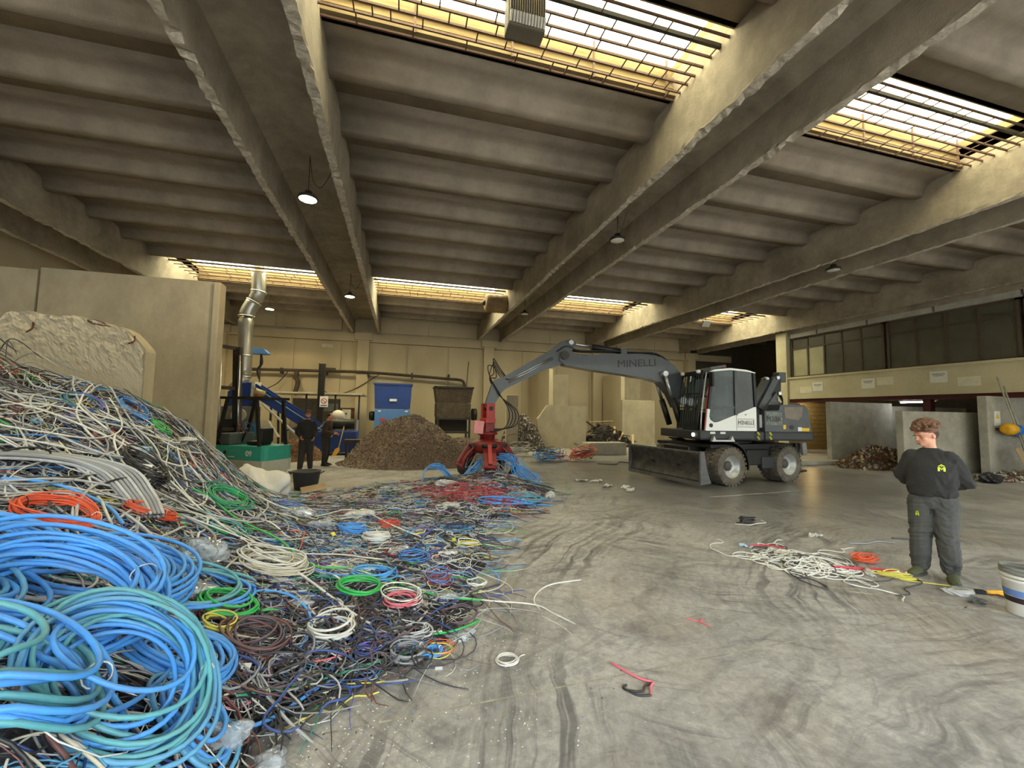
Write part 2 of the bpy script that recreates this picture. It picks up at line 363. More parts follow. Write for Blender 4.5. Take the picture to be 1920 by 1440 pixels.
    # thin drag scratches in two directions
    for rot, st in ((0.35, (0.5, 7, 1)), (-0.8, (0.6, 8, 1)), (1.2, (0.5, 6, 1))):
        sc = ramp(noise(2.2, 10, 0.8, st, rot, 0.6), (0, 0, 0), (1, 1, 1), 0.60, 0.70)
        c = mix(sc, c, mix(0.5, c, rgb('4b4947')))
        sc2 = ramp(noise(2.9, 10, 0.8, st, rot + 0.4, 0.6), (0, 0, 0), (1, 1, 1), 0.62, 0.72)
        c = mix(sc2, c, mix(0.35, c, rgb('b9b3a4')))
    # brown earth trodden in
    soil = ramp(noise(0.55, 6, 0.6, rot=2.0), (0, 0, 0), (1, 1, 1), 0.52, 0.70)
    c = mix(soil, c, mix(0.30, c, rgb('7f6a4c')))
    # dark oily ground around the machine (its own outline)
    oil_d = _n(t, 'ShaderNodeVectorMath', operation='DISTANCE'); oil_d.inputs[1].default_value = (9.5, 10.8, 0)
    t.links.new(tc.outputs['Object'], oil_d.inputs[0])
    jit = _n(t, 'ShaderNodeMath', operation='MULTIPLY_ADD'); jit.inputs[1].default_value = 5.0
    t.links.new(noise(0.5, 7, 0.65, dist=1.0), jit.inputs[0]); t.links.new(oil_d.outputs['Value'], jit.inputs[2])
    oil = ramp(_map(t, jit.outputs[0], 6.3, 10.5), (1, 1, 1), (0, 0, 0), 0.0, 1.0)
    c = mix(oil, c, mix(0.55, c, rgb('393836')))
    t.links.new(c, b.inputs['Base Color'])
    rr = ramp(noise(0.9, 8, 0.7, rot=0.9), (0.34,) * 3, (0.72,) * 3, 0.35, 0.7)
    rr = mix(oil, rr, (0.30, 0.30, 0.30))
    t.links.new(rr, b.inputs['Roughness'])
    bp = _n(t, 'ShaderNodeBump'); bp.inputs['Strength'].default_value = 0.12; bp.inputs['Distance'].default_value = 0.02
    t.links.new(noise(9, 8, 0.7), bp.inputs['Height']); t.links.new(bp.outputs[0], b.inputs['Normal'])
    return m
def _map(t, src, a, c):
    n = _n(t, 'ShaderNodeMapRange'); n.inputs[1].default_value = a; n.inputs[2].default_value = c; t.links.new(src, n.inputs[0]); return n.outputs[0]
floor_mat = floor_material()
fl = MB(); fl.raw([(-40, -60, 0), (40, -60, 0), (40, 26, 0), (-40, 26, 0)], [(0, 1, 2, 3)])
floor = tag(fl.build('floor', floor_mat), kind='structure')
pale_line = mat('worn_line_paint', 'c9c6bb', 0.6, var=0.2, scale=20, dirt='8d887d', dirt_amt=0.95, dirt_scale=6)
dark_joint = mat('joint_dust', 'aaa48f', 0.9, var=0.3, scale=12, dirt='77716a', dirt_amt=1.0, dirt_scale=5)
def strip(name, a, b, w, m):
    a = Vector((a[0], a[1], 0.0015)); b = Vector((b[0], b[1], 0.0015)); d = (b - a).normalized(); p = Vector((-d.y, d.x, 0)) * w / 2
    return MB().raw([(a + p)[:], (a - p)[:], (b - p)[:], (b + p)[:]], [(0, 1, 2, 3)]).build(name, m, floor)
strip('painted_line', (6.75, 7.95), (8.4, 8.1), 0.05, pale_line); strip('painted_line', (8.55, 8.12), (9.9, 8.3), 0.04, pale_line)
strip('floor_joint', (-0.4, 2.62), (7.5, 2.95), 0.012, dark_joint)
strip('floor_joint', (0.9, 6.2), (3.4, 7.3), 0.02, dark_joint)
strip('floor_joint', (4.6, 3.4), (6.4, 2.1), 0.03, dark_joint)

# ------------------------------------------------------------------ roof: ribbed concrete panels
ceiling = tag(empty('ceiling'), kind='structure')
RIB0, RIBD = 6.89, 1.475
prof = [(-.7375, 7.50), (-.40, 7.50), (-.24, 7.485), (-.175, 7.44), (-.14, 7.30), (-.115, 7.225), (-.06, 7.20), (.06, 7.20), (.115, 7.225), (.14, 7.30), (.175, 7.44), (.24, 7.485), (.40, 7.50), (.7375, 7.50), (.7375, 7.72), (-.7375, 7.72)]
def rib_mesh(L):
    b = MB(); b.prism(prof, -L / 2, L / 2, 'yz'); me = b.mesh('roof_panel', concrete)
    me.polygons.foreach_set('use_smooth', [len(p.vertices) == 4 and p.normal.z < -0.05 for p in me.polygons]); return me
bays = [(-17.1, -9.63), (-9.63, -2.13), (-2.13, 5.37), (5.37, 12.87), (12.87, 20.37), (20.37, 26.0)]
for i, (a, b) in enumerate(bays):
    x0 = a + 0.80; x1 = b - 0.80 if i < 5 else b
    me = rib_mesh(x1 - x0)
    for k in range(-8, 13):
        if k in (-1, 8, 9) and 0 < i < 5: continue
        link('roof_panel', me, ceiling, ((x0 + x1) / 2, RIB0 + RIBD * k, 0))
MB().box(-17.1, 26, 25.3, 26.2, 7.5, 7.72).build('roof_edge', concrete, ceiling)

# ------------------------------------------------------------------ roof beams, inverted U with broken edges
def beam_mesh(seed):
    rg = np.random.default_rng(seed)
    ys = np.arange(-6.0, 25.95, 0.11); n = len(ys)
    sec = np.array([(-.82, 7.95), (-.82, 6.47), (-.82, 6.40), (-.67, 6.40), (-.665, 6.47), (-.64, 7.15), (-.40, 7.27), (.40, 7.27), (.64, 7.15), (.665, 6.47), (.67, 6.40), (.82, 6.40), (.82, 6.47), (.82, 7.95)])
    k = len(sec); V = np.zeros((n, k, 3)); V[:, :, 0] = sec[:, 0]; V[:, :, 2] = sec[:, 1]; V[:, :, 1] = ys[:, None]
    chip = np.abs(rg.normal(0, 1, (n, 4))); wav = np.clip(np.sin(ys * 0.9 + seed)[:, None] * 0.5 + np.sin(ys * 2.7 + 2 * seed)[:, None] * 0.4 + 0.35, 0, 1)
    for c, j in enumerate((2, 3, 10, 11)):
        V[:, j, 2] += chip[:, c] * 0.022 * (0.35 + wav[:, 0]); V[:, j, 0] += rg.normal(0, 0.012, n)
    idx = np.arange(n * k).reshape(n, k)
    f = np.stack([idx[:-1], np.roll(idx, -1, 1)[:-1], np.roll(idx, -1, 1)[1:], idx[1:]], -1)
    mi = np.zeros((n - 1, k), int); mi[:, 2] = 1; mi[:, 10] = 1
    return np_mesh('ceiling_beam', V.reshape(-1, 3), f.reshape(-1, 4), [concrete_beam, concrete_chip], mi.ravel(), False)
for i, x in enumerate(BEAM_X + [-17.13]):
    tag(link('ceiling_beam', beam_mesh(i + 1), None, (x, 0, 0)), kind='structure')

# ------------------------------------------------------------------ skylights
glazing = sheet('polycarbonate', (1.0, 0.87, 0.55), 0.90, 0.35, 2.0, gloss=False)
kerb_mat = mat('skylight_kerb', '85724c', 0.9, var=0.2, scale=5, dirt='5d4c2e', dirt_amt=0.6, dirt_scale=3, stretch=(.4, 1, 2))
bar_mat = mat('grille_bar', '5a4130', 0.7, 0.1, var=0.3, scale=20)
wn = 1
for row, (y0, y1) in enumerate(SKY_Y):
    for i in range(4):
        x0, x1 = BEAM_X[i] + 0.82, BEAM_X[i + 1] - 0.82
        w = tag(empty('window_%d' % wn, ((x0 + x1) / 2, (y0 + y1) / 2, 7.5)), kind='structure'); wn += 1
        hx, hy = (x1 - x0) / 2, (y1 - y0) / 2
        k = MB()
        k.box(-hx, hx, hy - .02, hy + .08, 0, .62); k.box(-hx, hx, -hy - .08, -hy + .02, 0, .62)
        k.box(-hx - .1, -hx, -hy, hy, .2, .62); k.box(hx, hx + .1, -hy, hy, .2, .62)
        k.build('kerb', kerb_mat, w)
        for q, (zz, dd) in enumerate(((0.0, .10), (.17, .05), (.34, .06))):       # timber ledges on the far kerb
            MB().box(-hx, hx, hy - .02 - dd, hy - .02, zz, zz + .035 + .03 * (q == 0)).build('ledge', kerb_mat, w)
        npan = 8 if row == 0 else 4
        for q in range(npan):                                                       # ribbed plastic sheets
            a = -hx + q * 2 * hx / npan; c = a + 2 * hx / npan; g = MB(); nn = 14
            pts = [(a + (c - a) * t / nn, (0.02 if t % 2 else 0.0)) for t in range(nn + 1)]
            v = [(px, yy, .46 + pz + (.05 if yy < 0 else 0)) for yy in (-hy, hy) for px, pz in pts]
            g.raw(v, [(t, t + 1, nn + 2 + t, nn + 1 + t) for t in range(nn)]); g.build('pane', glazing, w)
        bars = [(-hy + .10) + t * (2 * hy - .16) / 7 for t in range(8)]
        for t, yy in enumerate(bars):                                               # long bars, one by one
            th = .05 if t == 1 else .026
            MB().box(-hx - .02, hx + .02, yy - th / 2, yy + th / 2, -.06, -.06 + th * 1.3).build('bar', bar_mat if t != 1 else dark_steel, w)
        cr = MB()
        for t in range(7):
            xx = -hx + rnd.uniform(.1, .5)
            while xx < hx:
                cr.box(xx - .010, xx + .010, bars[t], bars[t + 1], -.055, -.04); xx += rnd.choice((.25, .45, .6, .8)) * (1.4 if row else 1)
        cr.build('cross_rods', bar_mat, w)
        if row == 0:
            for xx in (-hx * .55, -.1, hx * .45, hx * .93):
                MB().box(xx - .015, xx + .015, hy - .16, hy - .13, -.05, .6).build('hanger', bar_mat, w)

# ------------------------------------------------------------------ back wall
MB().box(20.6, 26.0, 25.85, 25.99, 0, 7.4).build('shade_lining', mat('unlit_wall_dark', '4a4438', .95, var=.2), tag(empty('wall_annex'), kind='structure'))  # dark lining added; its colour stands in for the shade of an unlit room
wb = tag(MB().box(-17, 26, 26.0, 26.25, 0, 8.0).build('wall_back', concrete_wall), kind='structure')
rust_paint = mat('oxide_paint_band', '5a2a1e', 0.8, var=0.25, scale=5, dirt='7b6a55', dirt_amt=0.5, dirt_scale=2)
MB().box(-11, 5.0, 25.97, 26.0, 1.35, 1.96).build('painted_band', rust_paint, wb)
cor = MB()
for a, b in ((-11, -2.5), (-1.9, 5.0), (5.65, 12.5), (13.2, 24)): cor = MB().box(a, b, 25.72, 26.0, 5.88, 6.34); cor.build('cornice_beam', concrete_wall, wb)
for k, x in enumerate([-9.7, -7.2, -4.7, -1.0, 1.5, 4.0, 6.4, 8.8, 11.2, 13.6, 16.0, 18.4]):   # upright wall panels with open joints
    MB().box(x - 1.19, x + 1.19, 25.90 + .015 * (k % 3), 26.0, 0, 5.86).build('wall_panel', concrete_wall, wb)
for k, x in enumerate([-8.5, -5.0, 0.0, 3.0, 8, 11, 16, 19]):
    MB().box(x - 1.49, x + 1.49, 25.88, 26.0, 6.5, 7.15).build('wall_panel', concrete_wall, wb)
for x in (-9.63, -2.24, 5.31, 12.85, 20.37):
    c = tag(MB().box(x - .33, x + .33, 25.55, 26.0, 0, 6.39, bev=.02).build('column', concrete_wall), kind='structure')
    MB().box(x - .5, x + .5, 25.5, 26.0, 5.95, 6.385, bev=.03).build('bracket', concrete_wall, c)
MB().box(-4.55, -3.95, 25.86, 25.9, 5.45, 5.65).build('notice_sheet', mat('faded_sheet', 'c2bda8', .8), wb)

# ------------------------------------------------------------------ left wall
wl = tag(MB().box(-11.6, -11.35, -6, 26, 0, 8).build('wall_left', concrete_wall), kind='structure')
for k in range(10):
    MB().box(-11.35, -11.28, -5.5 + k * 3.1, -5.5 + k * 3.1 + 3.05, 4.9 - .0, 6.3).build('wall_panel', concrete_wall, wl)

# ------------------------------------------------------------------ right side: parapet beam, office windows over the bays
wr = tag(MB().box(20.0, 20.35, -3, 17.5, 2.80, 3.92).build('wall_right', cream_paint), kind='structure')
MB().box(19.94, 20.0, -3, 17.5, 3.86, 3.95).build('coping', cream_paint, wr)
MB().box(19.9, 20.5, 17.5, 18.12, 0, 6.4).build('pilaster', cream_paint, wr)
for k, (a, b) in enumerate(((15.9, 17.3), (13.6, 15.8), (11.2, 13.5), (8.8, 11.1), (6.2, 8.7), (3.5, 6.1), (0.5, 3.4))):
    MB().box(19.98, 20.16, a, b, 6.03, 6.24).build('lintel_strip', concrete_grey, wr)
MB().box(20.0, 20.9, -3, 17.5, 6.24, 6.6).build('lintel', concrete_beam, wr)
for y, zz in ((15.9, 3.35), (13.6, 3.35), (11.1, 3.45)):            # paper notices on the parapet
    n = MB().box(19.988, 19.999, y - .27, y + .27, zz - .19, zz + .25).build('notice_sheet', mat('paper', 'd8d5c8', .7, var=.05), wr)
    MB().box(19.985, 19.99, y - .2, y + .2, zz + .12, zz + .15).box(19.985, 19.99, y - .15, y + .15, zz + .06, zz + .085).build('print', mat('grey_print', '77746c', .8), n)
for y, zz in ((16.5, 3.3), (12.9, 3.5), (10.2, 3.3), (8.0, 3.4)):
    MB().box(19.992, 20.0, y - .3, y + .34, zz - .22, zz + .12).build('plaster_patch', mat('patch', 'd3cbb0', .9, var=.1), wr)
oxide = mat('red_oxide_steel', '4a1512', 0.6, 0.2, var=0.2, scale=5, dirt='2a1512', dirt_amt=.5)
MB().box(20.05, 20.4, -3, 17.5, 2.62, 2.80).build('steel_beam', oxide, wr)
MB().box(20.08, 20.34, 11.45, 11.7, 0, 2.62).build('steel_post', oxide, wr)
MB().box(20.06, 26, -3, 17.45, 3.66, 3.84).build('mezzanine_slab', concrete_wall, wr)
win_frame = mat('window_frame_brown', '4d4032', 0.6, var=.2)
dusty = sheet('dusty_glass', (0.13, 0.12, 0.085), 0.35, 0.3, 1.5)
lit_pane_tint = sheet('lit_pane_glass', (0.42, 0.38, 0.22), 0.12, 0.45, 1.5)  # paler yellow: the light of the two lit panes put into their colour
for n, (y0, y1) in enumerate(((13.0, 17.45), (8.9, 12.9), (4.6, 8.8), (0.3, 4.5))):
    wdw = tag(empty('window_%d' % wn, (20.2, (y0 + y1) / 2, 3.95)), kind='structure'); wn += 1
    hy = (y1 - y0) / 2; f = MB()
    f.box(-.06, .06, -hy, -hy + .09, 0, 2.08); f.box(-.06, .06, hy - .09, hy, 0, 2.08); f.box(-.06, .06, -hy, hy, 0, .07); f.box(-.06, .06, -hy, hy, 2.0, 2.08)
    f.build('window_frame', win_frame, wdw)
    MB().box(-.05, .05, -hy, hy, 1.47, 1.55).build('transom', win_frame, wdw)
    cols = 5 if n == 0 else 4
    for q in range(cols):
        a = -hy + .09 + q * (2 * hy - .18) / cols; c = a + (2 * hy - .18) / cols
        for z0, z1 in ((.07, 1.47), (1.55, 2.0)):
            MB().box(-.006, .006, a + .02, c - .02, z0, z1).build('pane', lit_pane_tint if (n == 0 and q >= cols - 2 and z0 < 1) else dusty, wdw)
        if q: MB().box(-.045, .045, a - .035, a + .035, .07, 2.0).build('mullion', win_frame, wdw)
MB().box(22.8, 22.9, -3, 17.5, 3.9, 7.4).build('office_partition', concrete_wall, wr)
# bays below: block walls at the back and end
we = tag(MB().box(26.0, 26.25, -6, 26.2, 0, 8.0).build('wall_bays', mat('unlit_wall_dark', '4a4438', .95, var=.2)), kind='structure')  # dark wall colour stands in for the shade of the unlit space
block_wall = mat('block_wall', 'b9a878', 0.9, var=0.1, scale=3, bump=.1)
wblk = tag(MB().box(19.6, 26, 19.12, 19.3, 0, 2.75).build('wall_blocks', mat('mortar', '7d7358', .95)), kind='structure')
bme = MB().box(-.245, .245, -.02, .02, -.115, .115, bev=.008).mesh('block', block_wall)
for rr_ in range(11):
    for cc in range(13):
        x = 19.85 + cc * .5 + (.25 if rr_ % 2 else 0)
        if x < 25.8: link('block', bme, wblk, (x, 19.11, .125 + rr_ * .245))
# unseen plain building added across the yard to block low sky and reflections
wy = tag(MB().box(-60, 80, -24.4, -24, 0, 9.5).build('yard_sky_blocker', mat('sky_blocker_grey', '9a968c', .9, var=.15, scale=.4)), kind='structure')
# front: open facade behind the viewpoint with a lintel
wf = tag(MB().box(-17, 26, -6.3, -6.0, 5.3, 8.0).build('wall_front', concrete_wall), kind='structure')
# ------------------------------------------------------------------ hanging lamps and heaters under the roof
lamp_glow = glow('lamp_lit', (1.0, 0.80, 0.42), 26.0)
lamp_off = mat('lamp_glass_off', 'd6d3c2', 0.4, var=.05)
lamp_body = mat('lamp_body', '3a3630', 0.5, 0.5)
def hang_lamp(x, y, z, lit, label, top=7.27):
    t = tag(empty('pendant_lamp', (x, y, z)), label, 'lamp', 'round lamps hung in the roof beams')
    MB().lathe([(.07, .17), (.09, .10), (.19, .05), (.205, .0), (.19, -.01)], n=24).build('lamp_housing', lamp_body, t)
    MB().lathe([(.0, -.016), (.12, -.02), (.185, -.008), (.188, .0)], n=24).build('lamp_lens', lamp_glow if lit else lamp_off, t)
    MB().cyl((0, 0, .17), (0, 0, top - z), .008, 6).build('lamp_cord', black_plastic, t)
    b = TB(); b.add(spline([(0, 0, top - z), (.06, .05, .5), (.16, .1, .35), (.25, .2, .45), (.45, .3, top - z)], 24), .006, 5)
    b.build('supply_cable', black_plastic, t)
    if lit:
        l = bpy.data.lights.new('lamp_light', 'SPOT'); l.energy = 90; l.color = (1, .78, .42); l.shadow_soft_size = .15; l.spot_size = R(150)
        o = bpy.data.objects.new('lamp_light', l); COL.objects.link(o); o.parent = t; o.location = (0, 0, -.05)
hang_lamp(-2.08, 9.46, 6.32, True, 'lit round lamp hanging in the left beam, nearest and brightest of the lit ones')
hang_lamp(-2.1, 17.3, 6.32, True, 'lit round lamp at the far end of the left beam before the back wall')
hang_lamp(-6.15, 21.64, 6.53, True, 'small lit round lamp beside the bent silver duct', 7.21)
hang_lamp(5.28, 9.4, 6.32, False, 'unlit round lamp hanging in the middle beam nearest the viewer')
hang_lamp(12.6, 9.4, 6.32, False, 'unlit round lamp hanging in the right-hand beam')
hang_lamp(5.3, 17.8, 6.32, False, 'unlit round lamp at the far end of the middle beam')
# louvred unit heater right under the near skylight
uh = tag(empty('unit_heater', (1.46, 5.1, 6.95)), 'rusty louvred heater box hanging below the near skylight', 'heater')
hm = mat('heater_casing', '6b6353', .7, .3, var=.25, scale=6, dirt='3f3426', dirt_amt=.6)
MB().box(-.26, .26, -.12, .12, 0, .52, bev=.02).build('casing', hm, uh)
for k in range(16): MB().box(-.245 + k * .032, -.235 + k * .032, -.16, -.11, .18, .5).build('fin', mat('heater_fin', '8d8069', .6, .3), uh)
for k in range(12): MB().obox((-.23 + k * .042, -.14, .09), (.03, .05, .13), (R(20), 0, 0)).build('louvre', mat('heater_louvre', 'b5ad9b', .6), uh)
for s in (-.2, .2): MB().cyl((s, 0, .5), (s, 0, .62), .01, 6).build('hanger_rod', dark_steel, uh)
# drum fan on the middle beam
df = tag(empty('drum_fan', (4.05, 18.3, 6.82)), 'brown round drum fan mounted on the middle beam near the far skylight', 'fan')
dm = mat('drum_brown', '8a6f48', .6, .2, var=.25, scale=4, dirt='40301c', dirt_amt=.6)
MB().lathe([(.30, -.5), (.36, -.47), (.42, -.4), (.42, .4), (.42, .5)], axis='x', n=28).build('drum', dm, df)
MB().lathe([(.0, -.62), (.1, -.6), (.13, -.52), (.13, -.48)], axis='x', n=16).build('motor_cap', dark_steel, df)
for k in range(3): MB().lathe([(.425, -.02), (.435, 0), (.425, .02)], (-.3 + k * .3, 0, 0), 'x', 28, caps=False).build('hoop', dm, df)
MB().box(.3, .52, -.05, .05, -.05, .4).build('bracket', dark_steel, df)
fl2 = tag(empty('flood_lamp', (15.6, 18.44, 6.75)), 'small square floodlight hanging from the roof above the excavator cab', 'lamp')
MB().obox((0, 0, 0), (.5, .12, .36), (R(35), 0, 0), bev=.03).build('housing', lamp_body, fl2)
MB().obox((0, -.06, -.04), (.44, .02, .30), (R(35), 0, 0)).build('lens', lamp_off, fl2)
MB().cyl((0, 0, .1), (0, 0, .76), .015, 6).build('stem', dark_steel, fl2)

# ------------------------------------------------------------------ wheeled excavator
grey_paint = mat('excavator_grey', '43474a', 0.42, 0.0, var=.06, scale=3, dirt='5a5852', dirt_amt=.3)
boom_grey = mat('boom_grey', '3d4246', 0.32, 0.0, var=.05, scale=3, dirt='55534e', dirt_amt=.25, coat=.15)
skirt_grey = mat('skirt_grey', '2b2e31', 0.5, var=.08)
silver = mat('rim_silver', 'b4b5b2', .4, .4, var=.08, dirt='8a8880', dirt_amt=.5, dirt_scale=6)
cab_white = mat('cab_white', 'e4e6e4', .3, var=.03, coat=.4)
glass = sheet('cab_glass', (.30, .38, .37), .88, .06, 1.0)
glass_dark = sheet('cab_glass_tinted', (.10, .11, .11), .75, .06, 1.0)
red_paint = mat('red_pillar', 'b0202a', .4, var=.08)
yellow_lab = mat('yellow_label', 'e0b81f', .5, var=.05)
blade_mat = mat('blade_steel', '2a2b2c', .42, .35, var=.35, scale=3, dirt='6f6d69', dirt_amt=.45, dirt_scale=4)
ex = tag(empty('wheeled_excavator', (9.36, 10.40, 0)), 'grey and white wheeled excavator with long boom and black dozer blade', 'excavator')
ch = empty('undercarriage', (0, 0, 0), R(186.8), ex)
up = empty('upper_structure', (0, 0, 0), R(174.6), ex)
# --- undercarriage, local x forward, y to the cab side
u = MB(); u.box(-1.75, 1.85, -.48, .48, .55, 1.0, bev=.04); u.box(-.75, .75, -.95, .95, .60, 1.03, bev=.05); u.box(-1.65, 1.6, -1.0, 1.0, .98, 1.06)
u.box(-.42, .42, .95, 1.12, .5, .92, bev=.03); u.box(-.42, .42, -1.12, -.95, .5, .92, bev=.03)
u.build('chassis', black_metal, ch)
MB().box(-.58, -.1, 1.0, 1.16, .40, .72, bev=.03).build('tool_box', skirt_grey, ch)
for x in (1.1, -1.1): MB().cyl((x, -.75, .5), (x, .75, .5), .13, 14).build('axle', black_metal, ch)
tyre_prof = [(.30, -.13), (.44, -.14), (.485, -.115), (.50, -.08), (.50, .08), (.485, .115), (.44, .14), (.30, .13)]
tb = MB(); tb.lathe(tyre_prof, axis='y', n=40, caps=False)
for k in range(26):                      # chunky tread lugs
    a = 2 * PI * k / 26
    for s in (-1, 1):
        aa = a + (s > 0) * PI / 26
        t2 = MB(); t2.box(-.035, .035, min(s * .015, s * .135), max(s * .015, s * .135), .485, .515)
        M = Matrix.Rotation(aa, 4, 'Y'); tb.raw([(M @ Vector(p))[:] for p in t2.v], t2.f)
tyre_me = tb.mesh('tyre', rubber)
rim_me = MB().lathe([(.305, .13), (.30, .10), (.27, .09), (.25, .0), (.19, -.03), (.0, -.03)], axis='y', n=32, caps=False).mesh('rim', silver)
hub_me = MB().lathe([(.13, -.06), (.13, .0), (.10, .03), (.0, .035)], axis='y', n=20).mesh('hub', mat('hub_brown', '57514a', .6, .3))
for x in (1.1, -1.1):
    for s in (1, -1):
        for q, yy in enumerate((1.09, .79)):
            ty = link('tyre', tyre_me, ch, (x, s * yy, .505), (0, rnd.random(), 0 if s > 0 else PI))
            if q == 0:
                link('rim', rim_me, ty); hb = link('hub', hub_me, ty)
                nb = MB()
                for k in range(10): a = 2 * PI * k / 10; nb.cyl((.165 * math.cos(a), -.05, .165 * math.sin(a)), (.165 * math.cos(a), -.01, .165 * math.sin(a)), .014, 6)
                nb.build('wheel_nuts', silver, ty)
for s in (1, -1):                        # curved mudguards behind the front wheels
    g = MB(); nn = 9
    pts = [(1.1 + .62 * math.cos(a), .5 + .62 * math.sin(a)) for a in np.linspace(R(100), R(190), nn)]
    v = [(p[0], yy, p[1]) for p in pts for yy in (s * .66, s * 1.2)] + [(1.1 + (p[0] - 1.1) * 1.06, yy, .5 + (p[1] - .5) * 1.06) for p in pts for yy in (s * .66, s * 1.2)]
    f = [(2 * i, 2 * i + 1, 2 * i + 3, 2 * i + 2) for i in range(nn - 1)] + [(2 * nn + 2 * i, 2 * nn + 2 * i + 2, 2 * nn + 2 * i + 3, 2 * nn + 2 * i + 1) for i in range(nn - 1)]
    f += [(2 * i, 2 * i + 2, 2 * nn + 2 * i + 2, 2 * nn + 2 * i) for i in range(nn - 1)] + [(2 * i + 1, 2 * nn + 2 * i + 1, 2 * nn + 2 * i + 3, 2 * i + 3) for i in range(nn - 1)]
    f += [(0, 2 * nn, 2 * nn + 1, 1), (2 * nn - 2, 2 * nn - 1, 4 * nn - 1, 4 * nn - 2)]
    g.raw(v, f); g.build('mudguard', black_metal, ch)
# dozer blade: curved plate with end cheeks and arms
bl = MB(); nn = 8; cur = [(2.30 - .10 * math.sin(PI * t / nn) , .12 + .80 * t / nn) for t in range(nn + 1)]
v = [(x, y, z) for x, z in cur for y in (-1.46, 1.31)] + [(x - .05, y, z) for x, z in cur for y in (-1.46, 1.31)]
f = [(2 * i, 2 * i + 2, 2 * i + 3, 2 * i + 1) for i in range(nn)] + [(2 * nn + 2 + 2 * i, 2 * nn + 3 + 2 * i, 2 * nn + 5 + 2 * i, 2 * nn + 4 + 2 * i) for i in range(nn)]
f += [(0, 1, 2 * nn + 3, 2 * nn + 2), (2 * nn, 4 * nn + 2, 4 * nn + 3, 2 * nn + 1)]
bl.raw(v, f, True)
blade = bl.build('dozer_blade', blade_mat, ch)
for y in (-1.46, 1.31):
    MB().prism([(2.31, .10), (1.97, .13), (2.10, .5), (2.18, .92), (2.31, .94)], y - .025, y + .025, 'xz').build('blade_cheek', mat('worn_blade_edge', '5a5b5b', .5, .4, var=.2, dirt='8a8884', dirt_amt=.4), blade)
MB().box(2.27, 2.32, -1.44, 1.29, .08, .17).build('cutting_edge', mat('worn_blade_edge', '5a5b5b'), blade)
for y in (-.5, .5): MB().beam((1.6, y, .62), (2.2, y, .45), .14, .2).build('blade_arm', black_metal, ch)
for y in (-.25, .25): MB().cyl((1.6, y, .9), (2.2, y, .7), .055, 12).build('blade_cylinder', black_metal, ch)
# rear outriggers
for s in (1, -1):
    o = MB().box(-1.78, -1.6, s * .98 - .09, s * .98 + .09, .3, 1.08, bev=.02).build('outrigger', black_metal, ch)
    MB().obox((-1.70, s * 1.0, .27), (.42, .34, .05), (0, R(5), 0), bev=.015).build('foot_plate', dark_steel, o)
    MB().cyl((-1.72, s * 1.09, .28), (-1.5, s * 1.09, .55), .022, 8).build('outrigger_rod', steel, o)
    MB().obox((-1.86, s * 1.12, .92), (.20, .10, .36), (0, R(8), 0), bev=.04).build('lamp_guard', mat('smoked_grey', '7b7b78', .5), ch)
MB().lathe([(.72, 1.03), (.74, 1.06), (.74, 1.14), (.68, 1.18)], n=36).build('slew_ring', dark_steel, ch)
# --- upper structure
MB().box(-1.75, 1.35, -1.22, 1.2, 1.17, 1.42, bev=.04).build('deck_skirt', skirt_grey, up)
MB().box(-.05, 1.6, .12, 1.24, 1.18, 1.44, bev=.05).build('cab_base', skirt_grey, up)
cw = MB()
cwp = [(-.36, 1.42), (-.36, 1.98), (-.80, 2.0), (-.86, 2.16), (-1.62, 2.17), (-1.74, 2.05), (-1.82, 1.42)]
cw.prism(cwp, -1.22, 1.22, 'xz'); cwo = cw.build('engine_hood', grey_paint, up)
MB().prism([(-.70, 2.0), (-.86, 2.42), (-1.0, 2.42), (-1.35, 2.2), (-1.55, 2.1)], -.95, .75, 'xz').build('hood_top', grey_paint, up)
MB().box(-1.86, -.34, -1.25, 1.25, 1.17, 1.42, bev=.05).build('counterweight_lip', skirt_grey, up)
MB().prism([(-.98, 1.80), (-.96, 2.10), (-1.56, 2.11), (-1.52, 1.86), (-1.40, 1.74)], 1.222, 1.228, 'xz').build('hood_panel', mat('hood_taupe', '776d62', .5), up)
MB().cyl((-1.19, 1.2, 1.54), (-1.19, 1.235, 1.54), .06, 18).build('vent_cap', black_plastic, up)
MB().box(-.92, -1.0, 1.222, 1.23, 1.49, 1.61).build('yellow_sticker', yellow_lab, up)
MB().box(-1.74, -1.50, 1.222, 1.23, 1.44, 1.53).build('warning_sticker', yellow_lab, up); MB().box(-1.50, -1.38, 1.222, 1.23, 1.44, 1.55).build('warning_sticker', white_paint, up)
MB().box(-1.28, -.98, -.3, .15, 2.38, 2.52, bev=.05).build('air_filter', black_plastic, up)
MB().box(-1.30, -1.06, .45, .68, 2.2, 2.42, bev=.05).build('exhaust_box', black_plastic, up)
for xx in (-.13, -.50):
    for q in range(2): MB().raw([(xx - .05, 1.258, 1.20 + q * .12), (xx + .01, 1.258, 1.20 + q * .12), (xx + .06, 1.258, 1.29 + q * .12), (xx, 1.258, 1.29 + q * .12)], [(0, 1, 2, 3), (3, 2, 1, 0)]).build('hazard_stripe', mat('stripe_yellow', 'd9d23a', .5), up)
MB().box(-.33, -.12, .5, 1.1, 1.42, 2.0, bev=.03).build('tank', black_metal, up)
MB().box(-.35, -.27, 1.08, 1.14, 1.52, 1.88, bev=.02).build('grey_box', mat('light_grey_box', 'a9adac', .5), up)
